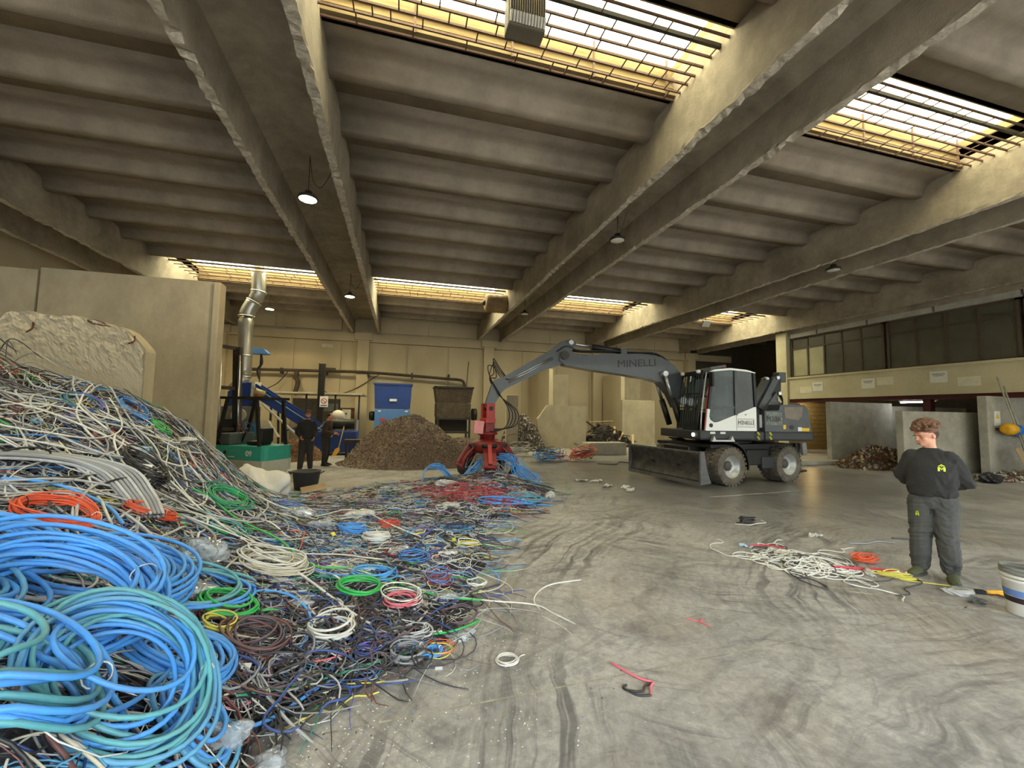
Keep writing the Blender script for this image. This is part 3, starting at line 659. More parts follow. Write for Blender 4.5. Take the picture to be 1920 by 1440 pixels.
# cab
cab = empty('cab', (0, 0, 0), 0, up)
MB().box(-.08, 1.36, .16, 1.20, 1.42, 1.50).build('cab_floor', black_metal, cab)
roofp = [(1.30, 3.0), (1.12, 3.07), (.68, 3.12), (.2, 3.09), (-.10, 3.02), (-.08, 3.0), (.2, 3.04), (.68, 3.07), (1.1, 3.02)]
MB().prism(roofp, .16, 1.24, 'xz').build('cab_roof', cab_white, cab)
MB().prism([(1.30, 3.0), (1.15, 3.14), (.75, 3.22), (.72, 3.17), (1.12, 3.07)], .2, 1.15, 'xz').build('roof_visor', grey_paint, cab)
# white lower door panel with sloping top, flush on the side
MB().prism([(1.38, 1.43), (1.36, 1.92), (1.28, 1.72), (1.18, 1.65), (1.06, 1.66), (-.10, 2.10), (-.10, 1.43)], 1.19, 1.225, 'xz').build('door_panel', cab_white, cab)
MB().prism([(1.38, 1.43), (1.34, 1.9), (-.10, 1.9), (-.10, 1.43)], .15, .18, 'xz').build('inner_panel', black_metal, cab)
MB().box(.505, .515, 1.2245, 1.2265, 1.44, 1.86).build('door_gap', black_plastic, cab)
for (xa, za, xb, zb, w_, m_) in ((1.40, 1.43, 1.33, 2.0, .07, cab_white), (1.33, 2.0, 1.18, 3.03, .06, black_metal), (.51, 1.85, .51, 3.07, .075, grey_paint), (-.09, 2.08, -.05, 3.03, .07, black_metal), (.51, 2.06, 1.31, 2.06, .05, grey_paint)):
    MB().beam((xa, 1.2, za), (xb, 1.2, zb), w_, w_, up=(0, 1, 0)).build('cab_pillar', m_, cab)
    if xa != .51: MB().beam((xa, .18, za), (xb, .18, zb), w_, w_, up=(0, 1, 0)).build('cab_pillar', black_metal, cab)
MB().beam((1.415, 1.17, 1.45), (1.35, 1.17, 2.0), .03, .05).beam((1.35, 1.17, 2.0), (1.22, 1.17, 2.85), .03, .05).build('red_strip', red_paint, cab)
MB().prism([(1.33, 2.07), (1.17, 3.02), (.55, 3.06), (.55, 2.07)], 1.195, 1.203, 'xz').build('door_glass', glass, cab)
MB().prism([(1.33, 2.04), (1.30, 1.80), (1.18, 1.66), (1.05, 1.68), (.55, 1.86), (.55, 2.04)], 1.195, 1.203, 'xz').build('lower_glass', glass, cab)
MB().prism([(.47, 1.88), (.47, 3.06), (-.04, 3.02), (-.08, 2.1)], 1.195, 1.203, 'xz').build('rear_glass', glass_dark, cab)
MB().prism([(1.35, 1.9), (1.18, 3.02), (-.04, 3.02), (-.08, 1.9)], .165, .172, 'xz').build('far_glass', glass, cab)
MB().raw([(1.40, .18, 1.55), (1.40, 1.17, 1.55), (1.20, 1.17, 3.0), (1.20, .18, 3.0)], [(0, 1, 2, 3)]).build('windscreen', sheet('windscreen_green_sheen', (.36, .56, .50), .45, .08, 1.0), cab)  # green diffuse share stands in for the reflection on the greenish glass
MB().box(-.1, -.06, .2, 1.17, 1.45, 3.0).build('cab_back', black_metal, cab)
st = MB().box(.15, .65, .45, .95, 1.62, 1.80, bev=.06).box(.08, .22, .47, .93, 1.75, 2.55, bev=.05).build('operator_seat', black_plastic, cab)
MB().box(.10, .2, .56, .84, 2.55, 2.75, bev=.04).build('headrest', mat('olive_cushion', '8f9b6f', .8), st)
for y in (.35, 1.05): MB().cyl((.75, y, 1.5), (.78, y, 1.98), .03, 8).ball((.78, y, 2.0), .05).build('joystick', black_plastic, cab)
MB().cyl((1.1, .7, 1.5), (.98, .7, 2.0), .035, 8).build('steering_column', black_plastic, cab)
sw = TB(); sw.add([(.98 + .07 * math.sin(a), .7 + .17 * math.cos(a), 2.02 + .15 * math.sin(a)) for a in np.linspace(0, 2 * PI, 25)], .015, 6); sw.build('steering_wheel', black_plastic, cab)
MB().cyl((.9, .95, 2.07), (.85, .95, 3.0), .018, 8).cyl((.72, 1.1, 2.1), (.72, 1.1, 2.7), .015, 8).build('grab_rails', silver, cab)
# front guard cage: vertical bars bent at the roof, frame, cross bars, all over the screen
gd = empty('front_guard', (0, 0, 0), 0, cab)
def gx(z): return 1.60 - .20 * max(0, (z - 1.5) / 1.5) ** 1.4
for k in range(9):
    y = .22 + k * .105
    MB().tube([(gx(z), y, z) for z in np.linspace(1.46, 2.98, 8)], .012, 6).build('guard_bar', mat('guard_green', '2c3b38', .4, .3), gd)
for z in (1.48, 2.04, 2.42, 2.95): MB().beam((gx(z), .16, z), (gx(z), 1.14, z), .03, .03).build('guard_crossbar', black_metal, gd)
MB().raw([(gx(1.46), .17, 1.46), (gx(1.46), 1.13, 1.46), (gx(1.98), 1.13, 1.98), (gx(1.98), .17, 1.98)], [(0, 1, 2, 3)]).build('guard_plate', black_metal, gd)
for y in (.17, 1.13, 1.19):
    MB().tube([(gx(z) - (.05 if y > 1.15 else 0), y, z) for z in np.linspace(1.44, 3.0, 8)], .02, 6).build('guard_frame', black_metal if y < 1.15 else silver, gd)
MB().box(1.28, 1.42, .16, 1.15, 2.96, 3.06).build('guard_header', black_metal, gd)
for y in (.25, 1.0): MB().ball((1.46, y, 3.02), (.07, .055, .055)).build('work_light', mat('lamp_glass_white', 'dcdcd6', .2), cab)
for y in (.95,): MB().cyl((1.6, y, 1.31), (1.63, y, 1.31), .05, 14).build('head_light', glow('marker_lit', (1, .97, .85), 1.5), cab)
MB().box(1.28, 1.34, 1.25, 1.42, 2.60, 2.98, bev=.03).build('mirror', black_plastic, cab); MB().cyl((1.25, 1.2, 3.0), (1.3, 1.33, 2.95), .012, 6).build('mirror_arm', black_plastic, cab)
MB().cyl((.62, .9, 3.1), (.62, .9, 3.19), .06, 14).build('beacon', mat('beacon_amber', 'a8361d', .3), cab)
MB().cyl((1.27, 1.22, 1.57), (1.27, 1.235, 1.57), .055, 18).build('speaker_cap', black_plastic, cab)
for x in (1.16, .86): MB().box(x, x + .15, 1.238, 1.246, 1.345, 1.40).build('white_sticker', white_paint, cab)
sp = MB(); sp.box(.66, 1.32, 1.26, 1.34, 1.15, 1.19); sp.prism([(1.30, 1.19), (1.26, 1.30), (1.20, 1.19)], 1.22, 1.34, 'xz'); sp.prism([(.78, 1.19), (.72, 1.30), (.68, 1.19)], 1.22, 1.34, 'xz'); sp.build('cab_step', silver, cab)
plate = MB().box(-.02, .47, 1.2265, 1.2295, 1.53, 1.76).build('name_plate', white_paint, cab)
for a in ((-.02, .47, 1.53, 1.537), (-.02, .47, 1.753, 1.76), (-.02, -.013, 1.53, 1.76), (.463, .47, 1.53, 1.76)): MB().box(a[0], a[1], 1.2296, 1.231, a[2], a[3]).build('plate_border', mat('border_red', 'a03a3a', .5), plate)
ink = mat('black_lettering', '1a1718', .5)
def side_text(name, body, size, m, parent, x, z, y, sx=1.0, tilt=0, bold=.0):
    return text(name, body, size, m, parent, (x, y, z), (R(90), tilt, R(180)), .002, sx, bold)
side_text('lettering', 'M\u0130NELL\u0130', .135, ink, plate, .225, 1.645, 1.232, .95, 0, 0)
MB().box(-.90, -.40, 1.2205, 1.2225, 1.60, 1.95).build('dusty_patch', mat('dusty_patch', '7f8584', .7, var=.15, scale=12, dirt='43474a', dirt_amt=.9, dirt_scale=7), up)
side_text('lettering', 'M20X', .20, mat('faded_print', '2c3031', .6), up, -.64, 1.76, 1.225, .95)
MB().obox((.23, 1.228, 1.87), (.05, .006, .02), (0, R(30), 0)).build('door_handle', black_plastic, cab)
# raised-cab linkage arms behind the cab
lk = empty('cab_riser', (0, 0, 0), 0, up)
for y in (.35, .75):
    MB().beam((-.62, y, 2.05), (-1.16, y, 2.93), .06, .17).build('riser_arm', grey_paint, lk)
    MB().beam((-.62, y, 1.80), (-1.20, y, 2.50), .06, .13).build('riser_arm', grey_paint, lk)
    MB().prism([(-1.05, 2.95), (-1.25, 3.03), (-1.36, 2.95), (-1.34, 2.45), (-1.18, 2.40), (-1.05, 2.5)], y - .03 - .06, y + .03 - .06, 'xz').build('riser_plate', black_metal, lk)
    for zz, xx in ((2.95, -1.18), (2.5, -1.22)): MB().cyl((xx, y + .04, zz), (xx, y + .08, zz), .05, 12).build('riser_pin', steel, lk)
MB().prism([(-.45, 1.98), (-.45, 2.15), (-1.0, 2.9), (-1.2, 2.2), (-1.2, 2.0)], .40, .70, 'xz').build('riser_tower', grey_paint, lk)
MB().cyl((-.6, .55, 2.2), (-1.2, .55, 2.75), .06, 12).build('riser_cylinder', black_metal, lk)
MB().box(-1.70, -1.45, .3, .55, 2.85, 3.15, bev=.03).build('riser_box', grey_paint, lk)
for k in range(3):
    h_ = TB(); h_.add(spline([(-1.25, .8 - .05 * k, 2.5), (-1.3, .82, 2.3 - .03 * k), (-1.28, .75, 2.1), (-1.15 - .1 * k, .7, 1.95)], 18), .018, 6); h_.build('hydraulic_hose', black_plastic, lk)
# boom, seen from the side: thick bent box girder
boom = empty('boom', (0, -.12, 0), 0, up)
bp_ = [(1.35, 2.25), (1.52, 2.05), (1.72, 2.45), (2.05, 2.78), (2.41, 2.87), (3.3, 2.98), (4.17, 3.07), (4.95, 3.18), (5.12, 3.30), (5.10, 3.52), (4.85, 3.60), (4.55, 3.47), (3.6, 3.55), (2.75, 3.59), (2.40, 3.58), (2.05, 3.52), (1.72, 3.36), (1.42, 3.08), (1.25, 2.6)]
MB().prism(bp_, -.20, .20, 'xz').build('boom_girder', boom_grey, boom)
side_text('lettering', 'MINELLI', .30, ink, boom, 2.80, 3.30, .203, 1.15, R(-4), 0)
for a, b_ in (((1.4, 2.25), (1.40, 2.25)),): MB().cyl((1.42, -.34, 2.25), (1.42, .34, 2.25), .11, 16).build('boom_pin', steel, boom)
for s in (-1, 1):
    MB().cyl((1.5, s * .30, 1.55), (1.75, s * .30, 2.3), .085, 14).build('lift_cylinder', black_metal, boom)
    MB().cyl((1.75, s * .30, 2.3), (1.98, s * .30, 3.0), .05, 12).build('lift_rod', steel, boom)
MB().cyl((1.98, -.36, 3.02), (1.98, .36, 3.02), .08, 14).build('lift_pin', steel, boom)
MB().cyl((3.15, 0, 3.66), (4.1, 0, 3.76), .085, 14).build('stick_cylinder', black_metal, boom)
MB().cyl((4.1, 0, 3.76), (4.78, 0, 3.84), .045, 12).build('stick_rod', steel, boom)
MB().box(3.05, 3.25, -.12, .12, 3.55, 3.74, bev=.02).build('cylinder_bracket', boom_grey, boom)
for k, z in enumerate((3.60, 3.62, 3.615)):
    h_ = TB(); h_.add(spline([(1.5, -.1 + .1 * k, 3.22), (2.1, -.1 + .1 * k, z + .0), (2.8, -.08 + .08 * k, z + .03), (3.7, .1 * (k - 1), z + .03), (4.5, .12 * (k - 1), 3.62), (4.9, .15 * (k - 1), 3.72), (5.2, .16 * (k - 1), 3.55)], 40), .022, 6); h_.build('hydraulic_hose', black_plastic, boom)
# crooked stick
stick = empty('stick', (0, -.12, 0), 0, up)
sp_ = [(4.60, 3.83), (4.80, 3.93), (5.02, 3.86), (5.38, 3.58), (6.68, 2.80), (6.90, 2.72), (6.98, 2.64), (7.19, 1.98), (7.13, 1.88), (7.0, 1.90), (6.74, 2.36), (6.62, 2.47), (5.40, 3.09), (5.12, 3.16), (4.86, 3.40)]
MB().prism(sp_, -.15, .15, 'xz').build('stick_girder', boom_grey, stick)
MB().cyl((4.97, -.26, 3.45), (4.97, .26, 3.45), .12, 18).build('stick_pin', dark_steel, stick)
MB().cyl((4.78, -.22, 3.83), (4.78, .22, 3.83), .07, 14).build('stick_top_pin', steel, stick)
for k in range(2): MB().cyl((5.3, .17 + .001, 3.40 - .06 * k), (6.55, .17, 2.70 - .06 * k), .018, 8).build('pressure_pipe', steel, stick)
for k in range(4):
    s = .12 - .08 * k; d = .09 * k
    h_ = TB(); h_.add(spline([(6.5, .17 - .1 * k, 2.72), (6.75, s, 2.78 + d), (6.95, s, 3.05 + d), (7.12 - d, s, 3.08 - d), (7.05, s + .05, 2.75), (6.8, s + .2, 2.3), (6.55 - d, s + .25, 1.85), (6.62 - d, s + .2, 1.45), (6.95, s + .12, 1.30 + .02 * k), (7.25, s + .1, 1.42)], 60), .015, 6)
    h_.build('hydraulic_hose', black_plastic, stick)

# ------------------------------------------------------------------ orange-peel grab hanging from the stick
red_m = mat('grab_red', '7e231f', .45, .1, var=.2, scale=5, dirt='4a1d18', dirt_amt=.55, dirt_scale=3)
red_new = mat('grab_red_bright', 'a82f2a', .4, var=.1, scale=5)
tip_m = mat('grab_tip_steel', '2b2424', .5, .4, var=.3)
gr = tag(empty('orange_peel_grab', (2.30, 11.08, 0), R(20)), 'red five-tine scrap grab clutching a bunch of cables', 'grab')
MB().box(-.13, .13, -.16, -.10, 1.62, 2.06, bev=.02).box(-.13, .13, .10, .16, 1.62, 2.06, bev=.02).box(-.15, .15, -.16, .16, 1.52, 1.66, bev=.02).build('hanger_link', red_new, gr)
MB().cyl((0, -.19, 1.92), (0, .19, 1.92), .06, 14).build('hanger_pin', dark_steel, gr)
MB().box(-.14, .14, -.14, .14, 1.26, 1.54, bev=.03).build('swivel_block', red_m, gr)
MB().obox((-.36, -.12, 1.42), (.26, .16, .34), (0, R(5), R(-20)), bev=.02).build('rotator_motor', mat('pink_motor', 'd98a8c', .5), gr)
MB().lathe([(.17, 1.08), (.20, 1.1), (.20, 1.2), (.27, 1.22), (.27, 1.28), (.16, 1.29)], n=24).build('rotator', red_m, gr)
MB().lathe([(.42, .74), (.50, .80), (.50, 1.02), (.30, 1.09), (.18, 1.1)], n=10).build('grab_head', red_m, gr)
for k in range(5):
    t_ = empty('tine', (0, 0, 0), 2 * PI * k / 5 + .5, gr)
    shell = MB(); prof_t = [(.46, .92, .16), (.62, .78, .17), (.76, .58, .16), (.80, .42, .14), (.74, .26, .12), (.58, .12, .07), (.46, .05, .02)]
    vv = [(r - o, s * w_, z) for r, z, w_ in prof_t for o in (0, .06) for s in (-1, 1)]
    n_ = len(prof_t); ff = []
    for i in range(n_ - 1):
        a = 4 * i; c = a + 4
        ff += [(a, a + 1, c + 1, c), (a + 2, c + 2, c + 3, a + 3), (a, c, c + 2, a + 2), (a + 1, a + 3, c + 3, c + 1)]
    ff += [(0, 2, 3, 1), (4 * n_ - 4, 4 * n_ - 3, 4 * n_ - 1, 4 * n_ - 2)]
    shell.raw(vv, ff, False); shell.build('tine_shell', red_m, t_)
    MB().beam((.50, 0, .96), (.80, 0, .50), .10, .12).build('tine_rib', red_new if k == 3 else red_m, t_)
    MB().cyl((.50, -.2, .95), (.50, .2, .95), .05, 12).build('hinge_pin', dark_steel, t_)
    MB().cyl((.80, -.17, .44), (.80, .17, .44), .045, 12).build('tip_pin', red_m, t_)
    MB().prism([(.82, .44), (.78, .24), (.52, .02), (.46, .05), (.66, .30), (.70, .46)], -.13, .13, 'xz').build('tine_tip', tip_m, t_)
    MB().cyl((.26, 0, .98), (.58, 0, .62), .05, 12).build('tine_cylinder', red_m, t_)
def dissolve(e):
    """children of e move up to its parent, keeping their place"""
    bpy.context.view_layer.update(); p = e.parent; pw = p.matrix_world.inverted() if p else Matrix()
    for c in list(e.children):
        mw = c.matrix_world.copy(); c.parent = p; c.matrix_parent_inverse = Matrix(); c.matrix_basis = pw @ mw
    bpy.data.objects.remove(e)
def adopt(c, p):
    bpy.context.view_layer.update(); mw = c.matrix_world.copy(); c.parent = p; c.matrix_parent_inverse = Matrix(); c.matrix_basis = p.matrix_world.inverted() @ mw
adopt(gd, up); adopt(plate, up); dissolve(ch); dissolve(up)

# ------------------------------------------------------------------ standing concrete walls
def slab(name, x0, x1, y0, y1, z1, label, m, chips=0.0, group=None, poly=None, foot=0.0, seed=1, axis='y'):
    """upright slab; poly is an outline in the x-z plane; edges broken by small jitter"""
    rg = random.Random(seed); b = MB()
    if poly is None:
        if axis == 'y': b.box(x0, x1, y0, y1, 0, z1, bev=.025)
        else: b.box(x0, x1, y0, y1, 0, z1, bev=.025)
    else: b.prism(poly, y0, y1, 'xz')
    o = b.build(name, m)
    if foot: MB().box(x0, x1, y0 - foot, y0, 0, .16, bev=.02).build('slab_foot', m, o)
    return tag(o, label, 'concrete slab', group)
slab('standing_slab', -7.55, -4.30, 11.0, 11.22, 4.76, 'tallest concrete panel standing left behind the cable heap', concrete_slab)
pe = slab('standing_slab', -11.1, -7.62, 11.05, 11.25, 4.72, 'tall concrete panel at the left picture edge beside a vertical joint', concrete_slab)
MB().box(-4.30, -4.16, 10.94, 11.28, 0, 4.74, bev=.02).build('edge_rib', concrete_slab, bpy.data.objects['standing_slab'])
# broken slab: rough outline with real depth
rg = random.Random(3); top = []
xs = np.linspace(-6.9, -4.05, 26)
for i, x in enumerate(xs):
    zt = np.interp(x, [-6.9, -6.3, -5.6, -4.9, -4.5, -4.25, -4.05], [2.75, 3.05, 3.22, 3.18, 3.10, 3.0, 2.80]); top.append((x, zt + rg.uniform(-.045, .05)))
bs = MB(); poly = [(-4.03, 0)] + [(-4.03, 2.7)] + top[::-1] + [(-6.95, 0)]
bs.prism(poly, 8.0, 8.28, 'xz'); bso = tag(bs.build('broken_slab', concrete_slab), 'broken pale concrete slab with jagged top rising behind the cables', 'concrete slab')
crumb = MB()                                   # rough spalled face below the jagged top
nx, nz = 90, 40; V = []; rgn = np.random.default_rng(5); sm_ = rgn.random((nz, nx)); sm_ = (sm_ + np.roll(sm_, 1, 0) + np.roll(sm_, 1, 1)) / 3
for j in range(nz):
    for i in range(nx):
        x = -6.9 + i * 2.86 / (nx - 1); tz = np.interp(x, [p[0] for p in top], [p[1] for p in top]); w_ = j / (nz - 1)
        z = tz - .01 - w_ * 1.6; dep = .55 + .35 * math.sin(x * 2.3) + .7 * max(0, -5.2 - x); r_ = max(0.0, 1 - w_ * 1.6 / max(dep, .15)); V.append((x, 7.992 - .13 * r_ * sm_[j, i] - .008 * sm_[j, i], z))
crumb.raw(V, [(j * nx + i, j * nx + i + 1, (j + 1) * nx + i + 1, (j + 1) * nx + i) for j in range(nz - 1) for i in range(nx - 1)])
crumb.build('spalled_face', mat('spalled_concrete', 'bdb199', .95, var=.12, scale=4, dirt='8d826c', dirt_amt=.4, dirt_scale=2, bump=.3, bscale=25), bso)
rust = mat('rusty_rebar', '5b3524', .8, .2, var=.2)
for k, pts in enumerate(([(-4.55, 8.05, 3.05), (-4.65, 7.98, 3.14), (-4.80, 7.95, 3.16), (-4.72, 7.93, 3.10), (-4.45, 7.94, 3.06)], [(-5.5, 7.97, 3.15), (-5.46, 7.92, 2.98), (-5.52, 7.9, 2.9)], [(-4.2, 8.0, 2.95), (-4.15, 7.9, 2.85), (-4.22, 7.88, 2.80)])):
    t_ = TB(); t_.add(spline(pts, 16), .012, 6); t_.build('rebar', rust, bso)
MB().lathe([(.0, .005), (.075, .0), (.085, .01)], (-4.93, 7.985, 2.50), 'y', 16).build('lifting_hole', mat('hole_dark', '6b5a4c', .9), bso)
# dividers and slabs along the back
slab('standing_slab', 8.05, 8.30, 22.0, 25.85, 4.35, 'tall dividing wall end-on behind the chamfered concrete slab', concrete_wall)
slab('standing_slab', 13.15, 13.42, 23.0, 25.4, 4.4, 'tall dividing wall end-on behind the excavator boom', concrete_wall)
slab('standing_slab', 8.35, 10.6, 25.2, 25.5, 4.4, 'wide tall panel against the back wall below the boom', concrete_slab)
slab('standing_slab', 13.5, 15.9, 25.2, 25.5, 4.3, 'tall panel against the back wall behind the cab', concrete_slab)
slab('concrete_slab', 4.55, 5.10, 17.9, 18.06, 2.62, 'narrow upright concrete slab just right of the red grab', concrete_slab)
slab('concrete_slab', 6.95, 9.62, 20.5, 20.72, 2.25, 'concrete slab with one cut-off top corner behind the grab', concrete_slab, poly=[(6.95, 0), (6.90, 1.55), (7.05, 1.72), (7.38, 2.2), (7.5, 2.26), (9.66, 2.24), (9.62, 0)])
slab('concrete_slab', 12.95, 15.2, 22.5, 22.72, 2.72, 'pale concrete slab beside the wood pile left of the excavator', concrete_slab)
slab('concrete_block', 8.1, 10.0, 17.0, 17.7, .55, 'low concrete block lying in front of the wood pile', concrete_grey)
# bays on the right: L-shaped retaining walls
slab('retaining_wall', 17.1, 20.6, 13.1, 13.3, 2.5, 'grey retaining wall nearest the excavator in the right-hand bays', concrete_grey, foot=.0)
slab('retaining_wall', 16.2, 20.5, 10.0, 10.22, 2.1, 'low grey retaining wall behind the standing man', concrete_grey)
w3 = slab('retaining_wall', 19.1, 25.5, 9.35, 9.6, 2.66, 'grey retaining wall at the right picture edge with a warning sign', concrete_grey)
s_ = MB().box(19.42, 19.72, 9.335, 9.349, 1.65, 2.15).build('warning_sign', white_paint, w3)
MB().raw([(19.47, 9.333, 1.9), (19.67, 9.333, 1.9), (19.57, 9.333, 2.1)], [(0, 1, 2)]).build('warning_triangle', yellow_lab, s_)
slab('retaining_wall', 20.4, 25.9, 13.4, 13.6, 2.4, 'shadowed partition in the right-hand bays under the parapet', concrete_grey)
slab('concrete_kerb', 14.9, 16.9, 12.55, 12.8, .16, 'low concrete kerb on the floor behind the excavator wheels', concrete_grey)
slab('concrete_kerb', 15.7, 16.3, 9.6, 9.9, .32, 'short concrete stub beside the low retaining wall', concrete_grey)
# lit tube under the mezzanine and a warm bulb in the end bay
tl = tag(empty('tube_lamp', (20.9, 12.35, 2.58)), 'lit white fluorescent tube under the parapet in the bays', 'lamp')
MB().box(-.1, .1, -.62, .62, .0, .07).build('tube_casing', white_paint, tl)
MB().cyl((-.03, -.58, -.03), (-.03, .58, -.03), .025, 8).build('tube', glow('tube_lit', (.95, .98, 1), 14), tl)
wl_ = tag(empty('wall_lamp', (22.4, 18.95, 2.5)), 'bulkhead lamp on the yellow block wall behind the excavator', 'lamp')
MB().box(-.16, .16, -.06, .12, -.05, .06, bev=.02).build('lamp_housing', lamp_body, wl_)
MB().ball((0, -.1, -.02), (.13, .09, .07)).build('lamp_glass', glow('bulb_warm', (1, .72, .30), 2), wl_)
l = bpy.data.lights.new('bulb_light', 'POINT'); l.energy = 9; l.color = (1, .68, .28); l.shadow_soft_size = .1
o = bpy.data.objects.new('bulb_light', l); COL.objects.link(o); o.parent = wl_; o.location = (0, -.6, -.2)
# yellow-and-blue ball coupling on the right-hand wall
yb = tag(empty('ball_float_chain', (19.55, 9.05, 1.55)), 'yellow and blue bulbous fitting fixed to the right-edge wall', 'fitting')
yel = mat('yellow_plastic', 'e3a71c', .45, var=.06); blu = mat('blue_plastic', '2f6fc0', .45, var=.06)
for k, (m_, r_) in enumerate(((yel, .20), (blu, .19), (yel, .18), (yel, .20))):
    MB().lathe([(.08, -.22), (r_ * .8, -.19), (r_, -.06), (r_, .06), (r_ * .8, .19), (.08, .22)], (.30 * k, 0, -.03 * k), 'x', 18).build('bulb', m_, yb)
MB().box(-.1, 1.1, .1, .3, -.03, .03).build('wall_bracket', dark_steel, yb)

# ------------------------------------------------------------------ machines along the back wall
blue_m = mat('machine_blue', '143a86', .42, var=.1, scale=4, dirt='12284f', dirt_amt=.4)
blue_l = mat('machine_light_blue', '4a78b4', .5, var=.1, dirt='3c5d8c', dirt_amt=.4)
grime = mat('grimy_brown', '4b3f31', .8, .1, var=.3, scale=5, dirt='251c14', dirt_amt=.6, dirt_scale=2)
t_ = tag(empty('shredder', (-.38, 21.6, 0)), 'blue box-shaped shredder with a flared hopper behind the granulate pile', 'shredder')
hp = MB(); hp.raw([(-.86, 0, 1.92), (.84, 0, 1.92), (.84, 1.6, 1.92), (-.86, 1.6, 1.92), (-.92, -.05, 3.14), (.90, -.05, 3.14), (.90, 1.7, 3.14), (-.92, 1.7, 3.14)], [(0, 1, 5, 4), (1, 2, 6, 5), (2, 3, 7, 6), (3, 0, 4, 7), (0, 3, 2, 1), (4, 5, 6, 7)])
hp.build('hopper', blue_m, t_); MB().box(-.96, .94, -.09, 1.74, 3.13, 3.2).build('hopper_rim', blue_m, t_)
MB().box(-.86, .86, .0, 1.6, .1, 1.9, bev=.03).build('body', blue_l, t_)
MB().box(-.16, .18, -.075, -.02, 2.30, 2.42).build('maker_plate', white_paint, t_)
for x in (-.7, .6): MB().box(x, x + .14, -.012, 0, 1.78, 1.84).build('latch', white_paint, t_)
MB().box(-.6, -.35, -.012, 0, 1.3, 1.44).build('warning_label', mat('red_label', 'a33a30', .6), t_)
MB().lathe([(.0, -.18), (.2, -.16), (.24, -.05), (.24, .1)], (-.98, .6, 1.55), 'x', 18).build('drive_wheel', black_metal, t_)
for x in (-.75, .75): MB().box(x - .08, x + .08, .1, .3, 0, .1).build('foot', dark_steel, t_)
t_ = tag(empty('old_shredder', (2.7, 21.8, 0)), 'grimy brown shredder with open hopper beside the blue one', 'shredder')
MB().raw([(-.88, 0, 2.3), (.88, 0, 2.3), (.88, 1.3, 2.3), (-.88, 1.3, 2.3), (-1.0, -.1, 3.1), (1.0, -.1, 3.1), (1.0, 1.4, 3.1), (-1.0, 1.4, 3.1)], [(0, 1, 5, 4), (1, 2, 6, 5), (2, 3, 7, 6), (3, 0, 4, 7)]).build('hopper', grime, t_)
MB().box(-1.03, 1.03, -.14, -.06, 3.08, 3.15).box(-1.03, 1.03, 1.36, 1.44, 3.08, 3.15).box(-1.03, -.95, -.14, 1.44, 3.08, 3.15).box(.95, 1.03, -.14, 1.44, 3.08, 3.15).build('hopper_rim', dark_steel, t_)
MB().box(-.9, .9, 0, 1.3, 1.55, 2.28, bev=.03).build('body', grime, t_)
for x in (-.86, .80):
    for y in (.05, 1.2): MB().box(x, x + .1, y, y + .1, 0, 1.6).build('leg', dark_steel, t_)
MB().box(-.9, .9, .02, .1, 1.42, 1.54).box(-.9, .9, .02, .1, .7, .8).build('frame_rail', dark_steel, t_)
MB().box(-.7, .7, .2, 1.2, .8, 1.45).build('screen_box', mat('dark_void', '1d1916', .9), t_)
MB().cyl((1.05, .6, 1.7), (1.3, .6, 1.7), .32, 20).build('flywheel', dark_steel, t_)
t_ = tag(empty('conveyor', (-4.6, 19.0, 0)), 'blue inclined conveyor rising to the left behind the forklift', 'conveyor')
def rail(a, b, y, w_, h_, m_, nm): MB().beam((a[0], y, a[1]), (b[0], y, b[1]), w_, h_).build(nm, m_, t_)
rail((-1.15, 2.62), (1.7, .72), -.35, .06, .46, blue_m, 'side_rail'); rail((-1.15, 2.62), (1.7, .72), .35, .06, .46, blue_m, 'side_rail')
rail((-1.15, 2.74), (1.7, .84), -.37, .10, .03, mat('rail_edge', '93a9c4', .4), 'rail_edge')
rail((-1.1, 2.62), (1.7, .74), 0, .62, .05, black_plastic, 'belt')
for xx in (-.2, 1.1): MB().beam((xx, -.3, 1.9 - .63 * xx), (xx + .1, -.3, 0), .07, .07).beam((xx, .3, 1.9 - .63 * xx), (xx + .1, .3, 0), .07, .07).build('support_leg', dark_steel, t_)
rail((.0, .9), (1.1, 1.25), -.36, .04, .05, blue_m, 'brace')
MB().cyl((-1.0, -.55, 2.5), (-.7, -.38, 2.4), .13, 14).build('drive_motor', mat('motor_tan', '8d8258', .5), t_)
t_ = tag(empty('granulator', (-6.15, 19.0, 0)), 'blue hooded granulator under the silver duct', 'granulator')
MB().prism([(-.42, 1.9), (.35, 1.9), (.38, 2.85), (-.1, 2.8), (-.42, 2.45)], -.45, .45, 'xz').build('hood', blue_m, t_)
MB().box(.3, .5, -.4, .4, 2.3, 2.9).build('cream_cover', mat('cream_steel', 'cfc8b4', .5), t_)
MB().box(-.6, .5, -.5, .5, .2, 1.9, bev=.03).build('body', mat('machine_grey', '6c6a62', .6, .2), t_)
MB().cyl((.05, -.5, 1.55), (.05, -.62, 1.55), .26, 20).build('fan_housing', silver, t_)
MB().box(-.45, .7, -.62, -.5, .75, 1.25).build('teal_panel', mat('panel_teal', '2b6fa5', .5), t_)
MB().prism([(.7, 1.3), (1.1, 1.35), (1.5, .7), (1.0, .6)], -.65, -.3, 'xz').build('tan_cover', mat('cream_steel', 'cfc8b4'), t_)
rail((.9, 2.0), (2.9, .15), -.75, .24, .05, mat('chute_steel', 'c4c2ba', .35, .5, var=.1), 'chute')
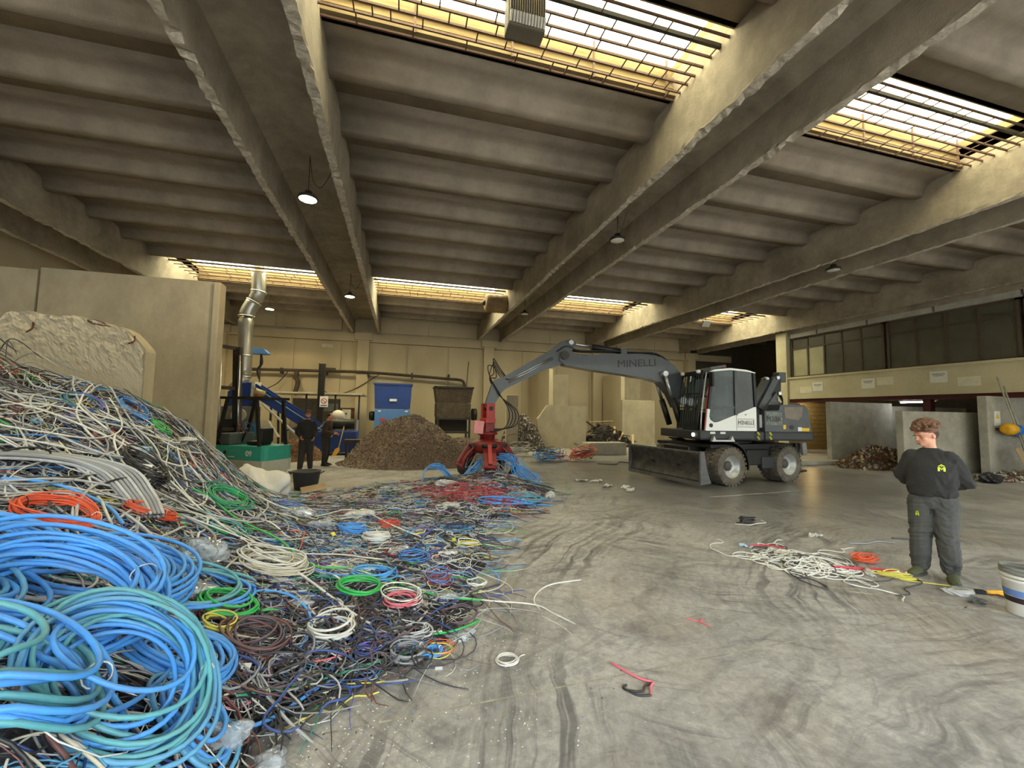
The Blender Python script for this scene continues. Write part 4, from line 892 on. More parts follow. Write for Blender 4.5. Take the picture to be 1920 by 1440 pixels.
# silver duct with two bends
t_ = tag(empty('air_duct', (-6.35, 19.4, 0)), 'big bent silver air duct rising to the far skylight', 'duct')
du = mat('galvanised', 'b3b1a8', .32, .85, var=.08, scale=3, dirt='8a8678', dirt_amt=.35)
def duct(pts, r_, nm): MB().tube(spline(pts, 14), r_, 24, caps=False).build(nm, du, t_)
duct([(-.35, 0, 2.5), (-.08, 0, 2.85), (0.02, 0, 3.15)], .26, 'lower_bend'); duct([(0.02, 0, 3.1), (0, 0, 4.3), (-.02, 0, 5.7)], .28, 'straight')
duct([(-.02, 0, 5.65), (.06, 0, 5.95), (.25, 0, 6.35)], .285, 'upper_bend'); duct([(.25, 0, 6.3), (.40, -.1, 6.7), (.42, -.2, 7.3), (.42, -.25, 8.0)], .27, 'top_run')
for (px, py, pz, tx) in ((.02, 0, 3.12, 0), (0.01, 0, 4.0, 0), (-.02, 0, 5.66, 0), (.23, 0, 6.3, .45), (.41, -.08, 6.72, .1)):
    M = Matrix.Translation((px, py, pz)) @ Matrix.Rotation(tx, 4, 'Y'); q = MB().lathe([(.285, -.03), (.305, -.02), (.305, .02), (.285, .03)], n=24, caps=False)
    q.v = [(M @ Vector(p))[:] for p in q.v]; q.build('joint_band', du, t_)
t_ = tag(empty('blue_cap', (-6.05, 20.3, 4.2)), 'small blue hood on a bracket beside the silver duct', 'vent hood')
MB().prism([(-.3, 0), (.35, 0), (.35, .06), (.2, .22), (-.3, .26)], -.25, .25, 'xz').build('hood', blue_l, t_)
q = TB(); q.add(spline([(.05, 0, 0), (.1, 0, -.4), (-.05, 0, -.7), (.05, 0, -1.1)], 16), .05, 8); q.build('hose', black_plastic, t_); MB().cyl((.0, .15, -4.2), (.0, .15, .05), .03, 8).build('stand_pole', dark_steel, t_)
# lean-to shelter with equipment
t_ = tag(empty('shelter', (-4.0, 22.0, 0)), 'flat-roofed shelter on thin posts by the back wall', 'shelter')
MB().box(-2.2, 2.15, -.3, 2.6, 2.58, 2.65).build('roof_sheet', mat('roof_cream', 'b9b096', .6), t_)
for x in (-1.9, -.4, .9, 2.0): MB().box(x - .04, x + .04, -.2, -.12, 0, 2.58).build('post', dark_steel, t_)
MB().box(-1.4, .9, 1.6, 1.66, 1.2, 2.4).build('rear_screen', mat('screen_grey', '6e685c', .7), t_); MB().box(-.2, .8, 1.56, 1.6, 1.75, 2.15).build('rear_window', mat('pale_window', 'a5a597', .5), t_)
t_ = tag(empty('steel_column', (-3.65, 21.2, 0)), 'dark steel column carrying a red and white prohibition sign', 'column')
MB().box(-.14, -.10, -.1, .1, 0, 4.0).box(.10, .14, -.1, .1, 0, 4.0).box(-.10, .10, -.015, .015, 0, 4.0).build('profile', dark_steel, t_)
sg = MB().box(-.02, .34, -.14, -.12, 1.95, 2.45).build('sign', white_paint, t_)
MB().cyl((.16, -.140, 2.23), (.16, -.145, 2.23), .13, 24).build('sign_ring', mat('sign_red', 'b3302c', .5), sg); MB().cyl((.16, -.145, 2.23), (.16, -.148, 2.23), .095, 24).build('sign_disc', white_paint, sg); MB().obox((.16, -.150, 2.23), (.21, .004, .03), (0, R(45), 0)).build('sign_bar', mat('sign_red', 'b3302c', .5), sg)
MB().box(.02, .30, -.145, -.141, 2.0, 2.04).build('sign_text_bar', ink, sg)
t_ = tag(empty('control_box', (-2.55, 21.6, 1.35)), 'small pale switch box mounted behind the two workers', 'switch box')
MB().box(-.2, .2, 0, .15, 0, .5, bev=.02).build('box_shell', mat('box_pale', 'aba995', .5), t_); MB().box(-.03, .03, .05, .1, -1.35, .02).build('box_stand', dark_steel, t_)
MB().cyl((0, 0, .3), (0, -.02, .3), .04, 12).build('knob', ink, t_)
t_ = tag(empty('cable_stripper', (-2.6, 18.4, 0)), 'blue cable-stripping machine with a roller beside the two workers', 'machine')
MB().box(-.8, .9, -.4, .6, .1, .95, bev=.03).build('body', blue_m, t_)
MB().cyl((-.3, -.1, 1.25), (.8, -.1, 1.25), .2, 20).build('roller', dark_steel, t_)
MB().cyl((-.15, -.45, .85), (-.15, -.55, .85), .18, 18).build('handwheel', silver, t_)
MB().lathe([(.02, .0), (.26, .05), (.27, .12)], (.1, 0, 1.55), 'y', 18).build('guide_disc', mat('cream_steel', 'cfc8b4'), t_)
MB().beam((-.7, -.4, .9), (-.2, -.4, 1.4), .05, .05).beam((.85, .4, 0), (.85, .4, 1.4), .08, .08).build('guide_arm', silver, t_)
for x in (-.7, .7): MB().box(x - .06, x + .06, -.35, .5, 0, .12).build('foot', dark_steel, t_)
t_ = tag(empty('brown_bench', (-1.55, 17.3, 0)), 'low rusty bench at the foot of the granulate pile', 'bench')
MB().box(-.5, .5, -.25, .25, .55, .68).build('bench_top', grime, t_)
for x in (-.45, .4): MB().box(x, x + .06, -.2, .2, 0, .55).build('leg', dark_steel, t_)
# pipework on the back wall
t_ = tag(empty('wall_pipe', (0, 25.5, 0)), 'grimy pipe running along the back wall and dropping at its right end', 'pipe')
MB().tube(spline([(-8.2, 0, 3.97), (-5, 0, 4.02), (-2.2, 0, 4.05), (.5, 0, 3.95), (2.6, 0, 3.85), (3.5, 0, 3.80), (3.75, 0, 3.6), (3.78, 0, 3.2)], 40), .085, 10).build('pipe_run', grime, t_)
for x in (-6.5, -4.2, -1.9, .6, 2.8): MB().box(x - .05, x + .05, -.02, .4, 3.8, 4.12).build('pipe_clamp', dark_steel, t_)
MB().tube(spline([(-5.7, 0, 4.0), (-5.7, -.1, 3.6), (-5.6, -.1, 3.3), (-5.75, -.1, 2.6)], 14), .12, 10).build('drop_pipe', grime, t_)
MB().box(-4.5, -3.7, -.12, .12, 4.05, 4.22).build('junction_box', grime, t_)
for k, pts in enumerate(([(-7.2, 0, 2.9), (-6.6, 0, 3.3), (-6.1, 0, 4.0)], [(-4.3, 0, 4.0), (-4.4, 0, 3.3), (-4.0, 0, 2.75), (-2.9, 0, 2.9), (-1.2, 0, 4.0)], [(3.9, 0, 3.3), (3.95, 0, 4.2), (4.0, 0, 5.0)])):
    q = TB(); q.add(spline(pts, 20), .025, 6); q.build('hanging_wire', black_plastic, t_)

# ------------------------------------------------------------------ forklift
fk = tag(empty('forklift', (-3.92, 13.2, 0), R(150)), 'teal counterbalance forklift with black overhead guard and raised mast', 'forklift')
teal = mat('forklift_teal', '2c9c8c', .45, var=.08, scale=4, dirt='6d7f72', dirt_amt=.35)
off_white = mat('forklift_white', 'b7b9aa', .6, var=.1, dirt='7c7666', dirt_amt=.55)
bd = [(-.74, -.50), (-.80, -.46), (-.83, -.36), (-.83, .36), (-.80, .46), (-.74, .50), (.9, .52), (.9, -.52)]
MB().prism(bd, .42, .80, 'xy').build('body', teal, fk)
MB().prism([(-.78, -.50), (-.84, -.44), (-.87, -.3), (-.87, .3), (-.84, .44), (-.78, .50), (.32, .52), (.32, -.52)], .12, .42, 'xy').build('counterweight', off_white, fk)
MB().prism([(-.85, -.3), (-.88, -.2), (-.88, .2), (-.85, .3), (-.5, .3), (-.5, -.3)], .06, .20, 'xy').build('towing_block', off_white, fk)
text('lettering', '09', .20, mat('decal_white', 'e4e4d8', .5), fk, (-.35, .518, .60), (R(90), 0, R(180)), .003).rotation_euler = (R(90), 0, R(181))
MB().box(.12, .34, .518, .523, .5, .52).build('side_print', white_paint, fk)
MB().cyl((.45, .515, .62), (.45, .525, .62), .05, 12).build('fuel_cap', black_plastic, fk)
for x, s in ((.75, 1), (.75, -1), (-.5, 1), (-.5, -1)):
    r_ = .32 if x > 0 else .23
    q = MB().lathe([(r_ * .5, -.1), (r_, -.1), (r_, .1), (r_ * .5, .1)], (x, s * (.48 if x > 0 else .38), r_), 'y', 24).build('wheel', rubber, fk)
for x, s, xt in ((-.62, 1, -.45), (-.62, -1, -.45), (.85, 1, .55), (.85, -1, .55)): MB().beam((x, s * .45, .8), (xt, s * .45, 2.08), .06, .08).build('guard_post', black_metal, fk)
g = MB().box(-.62, .75, -.5, .5, 2.06, 2.10)
MB().beam((-.62, -.48, 2.1), (.75, -.48, 2.1), .06, .07).beam((-.62, .48, 2.1), (.75, .48, 2.1), .06, .07).beam((-.6, -.5, 2.1), (-.6, .5, 2.1), .06, .07).beam((.73, -.5, 2.1), (.73, .5, 2.1), .06, .07).build('guard_frame', black_metal, fk)
for k in range(7): MB().beam((-.45 + k * .18, -.48, 2.11), (-.45 + k * .18, .48, 2.11), .03, .03).build('guard_slat', black_metal, fk)
MB().box(-.35, .05, -.24, .24, .80, .92, bev=.05).box(-.42, -.30, -.22, .22, .88, 1.28, bev=.05).build('seat', black_plastic, fk)
MB().cyl((.5, 0, .8), (.3, 0, 1.25), .03, 8).build('steering_column', black_plastic, fk)
q = TB(); q.add([(.3 + .08 * math.sin(a), .17 * math.cos(a), 1.27 + .15 * math.sin(a)) for a in np.linspace(0, 2 * PI, 25)], .015, 6); q.build('steering_wheel', black_plastic, fk)
MB().box(.45, .85, -.4, .4, .8, 1.12, bev=.04).build('cowl', mat('cowl_grey', '4c5452', .6), fk)
for k in range(3): MB().cyl((.45, -.1 + .1 * k, 1.1), (.5, -.1 + .1 * k, 1.32), .012, 6).ball((.5, -.1 + .1 * k, 1.34), .03, 8).build('lever', mat('lever_red', '9c4a30', .5), fk)
for s in (-1, 1):
    MB().beam((.98, s * .38, .1), (1.20, s * .38, 3.65), .10, .14).build('mast_rail', grime, fk)
    MB().beam((1.0, s * .26, .1), (1.22, s * .26, 3.6), .07, .1).build('inner_rail', dark_steel, fk)
    MB().cyl((.93, s * .30, .3), (1.10, s * .30, 3.4), .035, 10).build('lift_ram', steel, fk)
    MB().cyl((.5, s * .42, .6), (1.02, s * .42, 1.2), .04, 10).build('tilt_ram', black_metal, fk)
    MB().box(1.1, 2.1, s * .22 - .05, s * .22 + .05, .9, .95).build('fork', dark_steel, fk)
for z in (.3, 1.2, 2.4, 3.6): MB().beam((.98 + .062 * z, -.4, z), (.98 + .062 * z, .4, z), .06, .10).build('mast_crossbar', grime, fk)
MB().box(1.08, 1.16, -.45, .45, .9, 1.5).build('fork_carriage', dark_steel, fk)
MB().box(-.05, .1, -.05, .05, 2.12, 2.22).build('beacon', mat('beacon_brown', '8f4a2a', .4), fk)
# ------------------------------------------------------------------ people
def limb(b, pts, rad, n=12, flat=None):
    """round limb through pts with radii; flat squashes across"""
    P = spline(pts, 4 * len(pts) - 3) if len(pts) > 2 else np.array(pts, float)
    rr = np.interp(np.linspace(0, len(rad) - 1, len(P)), range(len(rad)), rad)
    b.tube(P, rr, n); b.ball(P[0], rr[0] * .98, 12); b.ball(P[-1], rr[-1] * .98, 12)
def hand(b, wrist, d, nrm, thumb, curl=.5):
    """palm, four fingers of unequal length, thumb at the side; d along the hand, nrm out of the palm, thumb towards the thumb side"""
    w = np.array(wrist, float); d = np.array(d, float); d /= np.linalg.norm(d); nrm = np.array(nrm, float); nrm -= d * (nrm @ d); nrm /= np.linalg.norm(nrm)
    s = np.cross(d, nrm); s = s if s @ np.array(thumb) > 0 else -s
    b.loft([(w, s * .024, nrm * .018), (w + d * .03, s * .036, nrm * .016), (w + d * .07, s * .042, nrm * .014), (w + d * .088, s * .040, nrm * .012)], n=12)
    for k, L in enumerate((.070, .080, .074, .058)):
        p = w + d * .082 + s * (.030 - .020 * k); path = [p]; a = 0
        for q in range(3):
            a += curl * (.5, .7, .6)[q]; p = p + (d * math.cos(a) + nrm * math.sin(a)) * L * (.45, .32, .23)[q]; path.append(p)
        limb(b, path, [.0095, .009, .0085, .0075], 8)
    p = w + d * .03 + s * .034; q = p + s * .028 + d * .022 + nrm * .01; r = q + d * .028 + nrm * .012
    limb(b, [p, q, r], [.012, .0105, .0085], 8)
def person(name, loc, face, label, pose, cols, H=1.75, fine=True, hair='curls'):
    """face: heading in degrees; pose: joints in a frame with y forward and x to the right hand side"""
    t = tag(empty(name, loc, R(face - 90)), label, 'person'); k = H / 1.75; t.scale = (k, k, k)
    skin, top_m, leg_m, shoe_m, hair_m = cols
    J = pose
    b = MB()
    lean = np.array(J.get('lean', (0, 0)))           # shift of the chest
    def c(z, y=0): f_ = max(0, (z - .95) / .5); return (lean[0] * f_, lean[1] * f_ + y, z)
    b.loft([(c(.86), (.15, 0, 0), (0, .10, 0)), (c(.95), (.155, 0, 0), (0, .11, 0)), (c(1.08), (.13, 0, 0), (0, .09, 0)), (c(1.28), (.16, 0, 0), (0, .105, 0)), (c(1.40), (.165, 0, 0), (0, .085, 0)), (c(1.465), (.07, 0, 0), (0, .06, 0)), (c(1.52, .01), (.054, 0, 0), (0, .058, 0)), (c(1.60, .012), (.052, 0, 0), (0, .056, 0))])
    # head, turned and tilted on the neck
    hb = MB(); piv = Vector(c(1.51))
    hb.ball((0, -.008, .135), (.074, .094, .098), 20); hb.ball((0, .03, .075), (.060, .066, .062), 16); hb.ball((0, .058, .035), (.034, .034, .028), 12)
    hb.loft([((0, .088, .135), (.008, 0, 0), (0, .006, 0)), ((0, .100, .105), (.013, 0, 0), (0, .012, 0)), ((0, .108, .088), (.017, 0, 0), (0, .014, 0)), ((0, .092, .078), (.015, 0, 0), (0, .01, 0))], n=10)
    hb.ball((0, .084, .152), (.052, .014, .012), 12); hb.ball((0, .088, .052), (.024, .012, .009), 12); hb.ball((0, .084, .042), (.022, .012, .009), 12)
    for s in (-1, 1): hb.ball((s * .074, -.008, .105), (.011, .020, .030), 10); hb.ball((s * .042, .066, .092), (.024, .022, .020), 10)
    hr = Matrix.Translation(piv) @ Matrix.Scale(J.get('head', 1.0), 4) @ Euler((J.get('nod', 0), J.get('tilt', 0), J.get('turn', 0))).to_matrix().to_4x4()
    b.raw([(hr @ Vector(p))[:] for p in hb.v], hb.f, True)
    for s, key in ((1, 'R'), (-1, 'L')):
        sh = np.array(c(1.40)) + np.array((s * .165, 0, 0)); el = np.array(J['elbow' + key]); wr_ = np.array(J['wrist' + key])
        limb(b, [sh, (sh + el) / 2, el], [.050, .046, .040]); limb(b, [el, (el + wr_) / 2, wr_], [.040, .036, .027])
        hand(b, wr_, J['hand' + key], J['palm' + key], J.get('thumb' + key, (0, 0, 1)), J.get('curl', .5))
        hp_ = np.array((s * .085, 0, .90)); kn = np.array(J['knee' + key]); an = np.array(J['ankle' + key])
        limb(b, [hp_, (hp_ + kn) / 2, kn], [.088, .072, .055]); limb(b, [kn, (kn + an) / 2 + np.array((0, -.015, 0)), an], [.054, .050, .038])
        td = J.get('toe' + key, s * .18); fd = np.array((math.sin(td), math.cos(td), 0)); fw = np.array((fd[1], -fd[0], 0)); b.loft([(an - fd * .04 + np.array((0, 0, -.03)), fw * .022, (0, 0, .022)), (an + fd * .02 + np.array((0, 0, -.04)), fw * .028, (0, 0, .024)), (an + fd * .12 + np.array((0, 0, -.055)), fw * .028, (0, 0, .014))], n=10)
    remesh(b, 'body', skin, .006 if fine else .010, t, 4)
    # jumper: torso and sleeves fused
    b = MB(); F = J.get('baggy', 1.0)
    b.loft([(c(.93), (.178 * F, 0, 0), (0, .128 * F, 0)), (c(.955), (.192 * F, 0, 0), (0, .142 * F, 0)), (c(1.02), (.200 * F, 0, 0), (0, .148 * F, 0)), (c(1.15), (.190 * F, 0, 0), (0, .142 * F, 0)), (c(1.30), (.200 * F, 0, 0), (0, .138 * F, 0)), (c(1.395), (.195, 0, 0), (0, .108, 0)), (c(1.45), (.12, 0, 0), (0, .085, 0)), (c(1.485, .004), (.072, 0, 0), (0, .070, 0))], n=24)
    rg = random.Random(len(label))
    for s, key in ((1, 'R'), (-1, 'L')):
        sh = np.array(c(1.375)) + np.array((s * .150, 0, 0)); el = np.array(J['elbow' + key]); wr_ = np.array(J['wrist' + key])
        limb(b, [sh, (sh + el) / 2, el], [.080 * F, .078 * F, .070 * F]); limb(b, [el, (el + wr_) / 2, wr_ * .93 + el * .07], [.070 * F, .060 * F, .048])
        for q in range(5):       # creases at the elbow
            p = el + np.array((rg.uniform(-.04, .04), rg.uniform(-.04, .04), rg.uniform(-.06, .06))); b.ball(p, .045 * F, 8)
    if fine:
        for q in range(10):      # fabric gathered above the waistband
            a = rg.uniform(0, 2 * PI); b.ball((c(1.0)[0] + .165 * math.cos(a), c(1.0)[1] + .115 * math.sin(a), rg.uniform(.97, 1.05)), (.05, .045, .028), 8)
    jumper = remesh(b, 'jumper', top_m, .009 if fine else .013, t, 4)
    # trousers
    b = MB()
    b.loft([(c(.99), (.158, 0, 0), (0, .112, 0)), (c(.94), (.175, 0, 0), (0, .130, 0)), ((0, 0, .86), (.180, 0, 0), (0, .132, 0)), ((0, 0, .80), (.168, 0, 0), (0, .118, 0))], n=24)
    for s, key in ((1, 'R'), (-1, 'L')):
        hp_ = np.array((s * .090, 0, .86)); kn = np.array(J['knee' + key]); an = np.array(J['ankle' + key]) + np.array((0, 0, .02))
        limb(b, [hp_, (hp_ + kn) / 2, kn], np.array([.112, .100, .086]) * J.get('legs', 1)); limb(b, [kn, (kn + an) / 2, an], np.array([.086, .082, .066]) * J.get('legs', 1))
        for q in range(12 if fine else 5):   # folds down the leg and stacked at the ankle
            f_ = rg.random(); p = kn + (an - kn) * f_ + np.array((rg.uniform(-.035, .035), rg.uniform(-.02, .05), 0)); b.ball(p, (.052, .052, .022), 8)
            p = hp_ + (kn - hp_) * rg.random() + np.array((rg.uniform(-.03, .03), rg.uniform(.0, .04), 0)); b.ball(p, (.07, .07, .03), 8)
    trousers = remesh(b, 'trousers', leg_m, .009 if fine else .013, t, 4)
    for s, key in ((1, 'R'), (-1, 'L')):
        an = np.array(J['ankle' + key]); toe = J.get('toe' + key, s * .18); d = np.array((math.sin(toe), math.cos(toe), 0)); w_ = np.array((d[1], -d[0], 0)); g0 = np.array((an[0], an[1], 0)); zz = np.array((0, 0, 1.0))
        b = MB(); b.loft([(g0 - d * .075 + zz * .045, w_ * .030, zz * .040), (g0 - d * .05 + zz * .055, w_ * .042, zz * .055), (g0 + d * .02 + zz * .065, w_ * .046, zz * .062), (g0 + d * .09 + zz * .045, w_ * .050, zz * .043), (g0 + d * .16 + zz * .034, w_ * .050, zz * .032), (g0 + d * .205 + zz * .026, w_ * .030, zz * .020)], n=16)
        b.loft([(g0 + zz * .06, w_ * .044, d * .055), (g0 + zz * .15, w_ * .046, d * .058)], n=14)
        sh_ = remesh(b, 'shoe', shoe_m, .007 if fine else .012, t, 3)
        sole = MB(); sole.prism([tuple((g0 + d * p + w_ * q)[:2]) for p, q in ((-.085, -.03), (-.085, .03), (-.04, .046), (.09, .054), (.17, .052), (.215, .025), (.215, -.025), (.17, -.052), (.09, -.054), (-.04, -.046))], .0, .022, 'xy'); so = sole.build('sole', mat('shoe_sole', '4a4a42', .8), sh_)
    # eyes and brows
    for s in (-1, 1):
        e = MB().ball((s * .031, .0765, .108), (.011, .008, .006), 10).build('eye', mat('eye_white', 'a8988c', .4), t); e.matrix_basis = hr
        e2 = MB().ball((s * .031, .0830, .108), (.005, .003, .005), 8).build('iris', mat('iris_dark', '2a2018', .3), e)
        e3 = MB().obox((s * .031, .0925, .128), (.034, .008, .007), (0, s * R(6), 0)).build('eyebrow', hair_m, t); e3.matrix_basis = hr
    m_ = MB().obox((0, .0985, .047), (.036, .006, .004)).build('mouth_line', mat('lip', '8c4f46', .6), t); m_.matrix_basis = hr
    hbm = MB()
    if hair == 'curls':
        hbm.ball((0, -.018, .175), (.082, .100, .080), 16)
        for q in range(260):
            a = rg.uniform(0, 2 * PI); el_ = rg.uniform(.15, 1.5); p = (math.cos(a) * math.cos(el_) * .096 * (qk := rg.uniform(.9, 1.14)), -.012 + math.sin(a) * math.cos(el_) * .112 * qk, .172 + math.sin(el_) * .105 * qk)
            if p[1] > .05 and p[2] < .175: continue
            hbm.ball(p, rg.uniform(.011, .021), 6)
        h_o = remesh(hbm, 'hair', hair_m, .0045, t, 0)
        sd = MB()
        sd.ball((0, -.022, .125), (.0775, .0885, .075), 16); so = remesh(sd, 'undercut', mat('undercut_brown', '4a372a', .9), .006, t, 2); so.matrix_basis = hr
    else:
        hbm.ball((0, -.02, .140), (.079, .092, .090), 16); h_o = remesh(hbm, 'hair', hair_m, .008, t, 2)
        if hair == 'cap':
            cp = MB(); cp.ball((0, -.01, .175), (.085, .103, .075), 16); cp.obox((0, .10, .175), (.13, .10, .012), (R(-12), 0, 0)); cpo = remesh(cp, 'cap', mat('cap_brown', '3a2a22', .8), .007, t, 2); cpo.matrix_basis = hr
            be = MB(); be.ball((0, .052, .035), (.050, .045, .034), 12); be.ball((0, .03, .055), (.066, .045, .03), 12); beo = remesh(be, 'beard', hair_m, .006, t, 1); beo.matrix_basis = hr
    h_o.matrix_basis = hr
    return t, jumper, trousers
def decal(target, tris, name, m, parent, y0=.6, sgn=1):
    """thin badge laid on a garment: flat outline in x-z projected onto the cloth"""
    vv = []; ff = []
    for poly in tris:
        o_ = len(vv)
        for x, z in poly:
            hit, p, nn, _ = target.ray_cast(Vector((x, y0 * sgn, z)), Vector((0, -sgn, 0)))
            vv.append((x, (p.y if hit else .13 * sgn) + .004 * sgn, z))
        ff.append(tuple(range(o_, len(vv)))); ff.append(tuple(range(len(vv) - 1, o_ - 1, -1)))
    return MB().raw(vv, ff).build(name, m, parent)
def wrinkle(o, amp, fx, fz, seed=1, knots=()):
    """push cloth in and out along its normals: drag folds, stronger at the knots (heights)"""
    me = o.data; n = len(me.vertices); P = np.zeros(n * 3); N = np.zeros(n * 3); me.vertices.foreach_get('co', P); me.vertices.foreach_get('normal', N); P = P.reshape(-1, 3); N = N.reshape(-1, 3)
    w = sum(np.exp(-((P[:, 2] - z) / s) ** 2) * g for z, s, g in knots) + .35; a = np.arctan2(P[:, 1], np.abs(P[:, 0]) - .09)
    f = fbm(P[:, 0] * fx + a * 1.2, P[:, 2] * fz + np.sin(a * 2 + P[:, 0] * 9) * 1.1, seed, 3); r = 1 - 2 * np.abs(f)
    P += N * (amp * w * r)[:, None]; me.vertices.foreach_set('co', P.ravel()); me.update()
def fbm(x, y, seed=0, octs=4):
    r = np.random.default_rng(seed); z = 0; a = 1.0; f_ = 1.0
    for _ in range(octs):
        for _k in range(3):
            th = r.uniform(0, 2 * PI); z = z + a * np.sin((x * math.cos(th) + y * math.sin(th)) * f_ + r.uniform(0, 6.28)) / 3
        a *= .55; f_ *= 2.1
    return z
skin_a = mat('skin_light', 'd59a7c', .5, var=.06, scale=20); skin_b = mat('skin_tan', 'b9805f', .55, var=.06, scale=20)
jump_m = mat('jumper_charcoal', '2e2d2b', .95, var=.12, scale=30, dirt='3d3b36', dirt_amt=.4, dirt_scale=6, bump=.3, bscale=220)
trou_m = mat('trousers_grey', '484947', .95, var=.12, scale=18, dirt='57544a', dirt_amt=.5, dirt_scale=6, bump=.3, bscale=180)
shoe_o = mat('shoe_olive', '4d5136', .8, var=.15); hair_br = mat('hair_brown', '6b4a33', .7, var=.3, scale=60)
p1 = dict(lean=(0, .0), nod=R(-14), tilt=R(0), turn=R(-46), baggy=1.12, curl=.7, head=1.12, legs=1.16,
    elbowR=(.262, -.09, 1.13), wristR=(.07, -.225, .985), handR=(-.9, -.1, -.35), palmR=(0, -1, 0), thumbR=(0, 0, 1),
    elbowL=(-.262, -.09, 1.13), wristL=(-.07, -.235, .965), handL=(.9, -.1, -.35), palmL=(0, -1, 0), thumbL=(0, 0, 1),
    kneeR=(.115, .03, .48), ankleR=(.135, -.01, .09), kneeL=(-.10, .03, .48), ankleL=(-.125, .0, .09), toeR=.35, toeL=-.15)
man, jm, tr = person('person', (6.02, 3.46, 0), 206, 'man in charcoal jumper with hands behind his back looking down sideways', p1, (skin_a, jump_m, trou_m, shoe_o, hair_br), 1.74)
wrinkle(tr, .010, 14, 30, 3, ((.14, .10, 1.3), (.50, .10, .8), (.85, .10, .6))); wrinkle(jm, .009, 12, 24, 5, ((1.0, .08, .9), (1.12, .12, .6), (1.35, .08, .4)))
lime = mat('lime_badge', 'd3e03c', .6, var=.05)
bx, bz, s_ = -.095, 1.265, .062      # house-shaped M badge on the chest
Mp = [[(-.5, -.5), (-.5, .25), (-.22, .25), (-.22, -.5)], [(.22, -.5), (.22, .25), (.5, .25), (.5, -.5)], [(-.22, .25), (0, -.05), (0, -.32), (-.22, 0)], [(.22, .25), (.22, 0), (0, -.32), (0, -.05)], [(-.5, .4), (0, .78), (.5, .4), (.3, .36), (0, .58), (-.3, .36)], [(-.12, .35), (0, .48), (.12, .35), (0, .22)]]
decal(jm, [[(bx + x * s_, bz + z * s_) for x, z in q] for q in Mp], 'chest_badge', lime, man)
decal(tr, [[(.125 + x * .03, .72 + z * .045) for x, z in q] for q in Mp], 'hip_badge', lime, man)
decal(tr, [[(-.012, .93), (.0, .93), (-.004, .70), (-.016, .70)], [(.012, .93), (.024, .93), (.022, .73), (.010, .73)]], 'drawstring', jump_m, man)
blk = mat('work_black', '1c1b1a', .95, var=.2, scale=20, bump=.2, bscale=150); blk2 = mat('work_trousers_black', '242422', .95, var=.2, scale=14, dirt='4a463c', dirt_amt=.4)
brn = mat('jumper_brown', '3b2c22', .95, var=.15); boot = mat('boot_black', '201e1c', .8)
hair_dk = mat('hair_dark', '2b1d15', .8, var=.2)
p2 = dict(lean=(.0, .02), nod=R(-4), turn=R(-6), baggy=1.04, curl=.9,
    elbowR=(.235, -.04, 1.12), wristR=(.19, .17, 1.00), handR=(-.2, .7, -.6), palmR=(-1, 0, 0), thumbR=(0, .3, 1),
    elbowL=(-.235, -.05, 1.12), wristL=(-.17, .16, .98), handL=(.3, .6, -.7), palmL=(1, 0, 0), thumbL=(0, .3, 1),
    kneeR=(.11, .03, .48), ankleR=(.15, .06, .09), kneeL=(-.10, .02, .48), ankleL=(-.14, -.08, .09))
w1, _, _ = person('person', (-2.62, 13.3, 0), -70, 'worker in black with cap and beard standing nearest the forklift', p2, (skin_b, blk, blk2, boot, hair_dk), 1.80, False, 'cap')
MB().lathe([(.165, .94), (.178, .95), (.178, .985), (.165, .99)], n=20).build('belt', mat('belt_grey', '6a675f', .7), w1).scale = (1, .72, 1)
p3 = dict(lean=(0, .05), nod=R(-20), turn=R(0), baggy=1.04, curl=1.1,
    elbowR=(.25, .02, 1.13), wristR=(.14, .30, 1.06), handR=(-.3, .9, .1), palmR=(-1, 0, 0), thumbR=(0, .3, 1),
    elbowL=(-.25, .0, 1.12), wristL=(-.12, .30, 1.02), handL=(.3, .9, .1), palmL=(1, 0, 0), thumbL=(0, .3, 1),
    kneeR=(.10, .03, .48), ankleR=(.12, .0, .09), kneeL=(-.10, .02, .48), ankleL=(-.12, -.05, .09))
w2, _, _ = person('person', (-2.32, 14.75, 0), -15, 'worker in brown jumper half hidden behind the bearded one', p3, (skin_b, brn, blk2, boot, hair_dk), 1.72, False, 'short')
sh = tag(empty('hand_tool', (-1.98, 14.52, 0)), 'yellow-handled tool held by the half-hidden worker', 'tool')
MB().prism([(-.02, .55), (.10, .62), (.12, .50), (.02, .36), (-.14, .30)], -.03, .03, 'xz').build('tool_blade', yel, sh); MB().cyl((.08, 0, .58), (.22, 0, 1.28), .02, 8).build('tool_shaft', mat('pale_wood', 'b9a987', .7), sh)
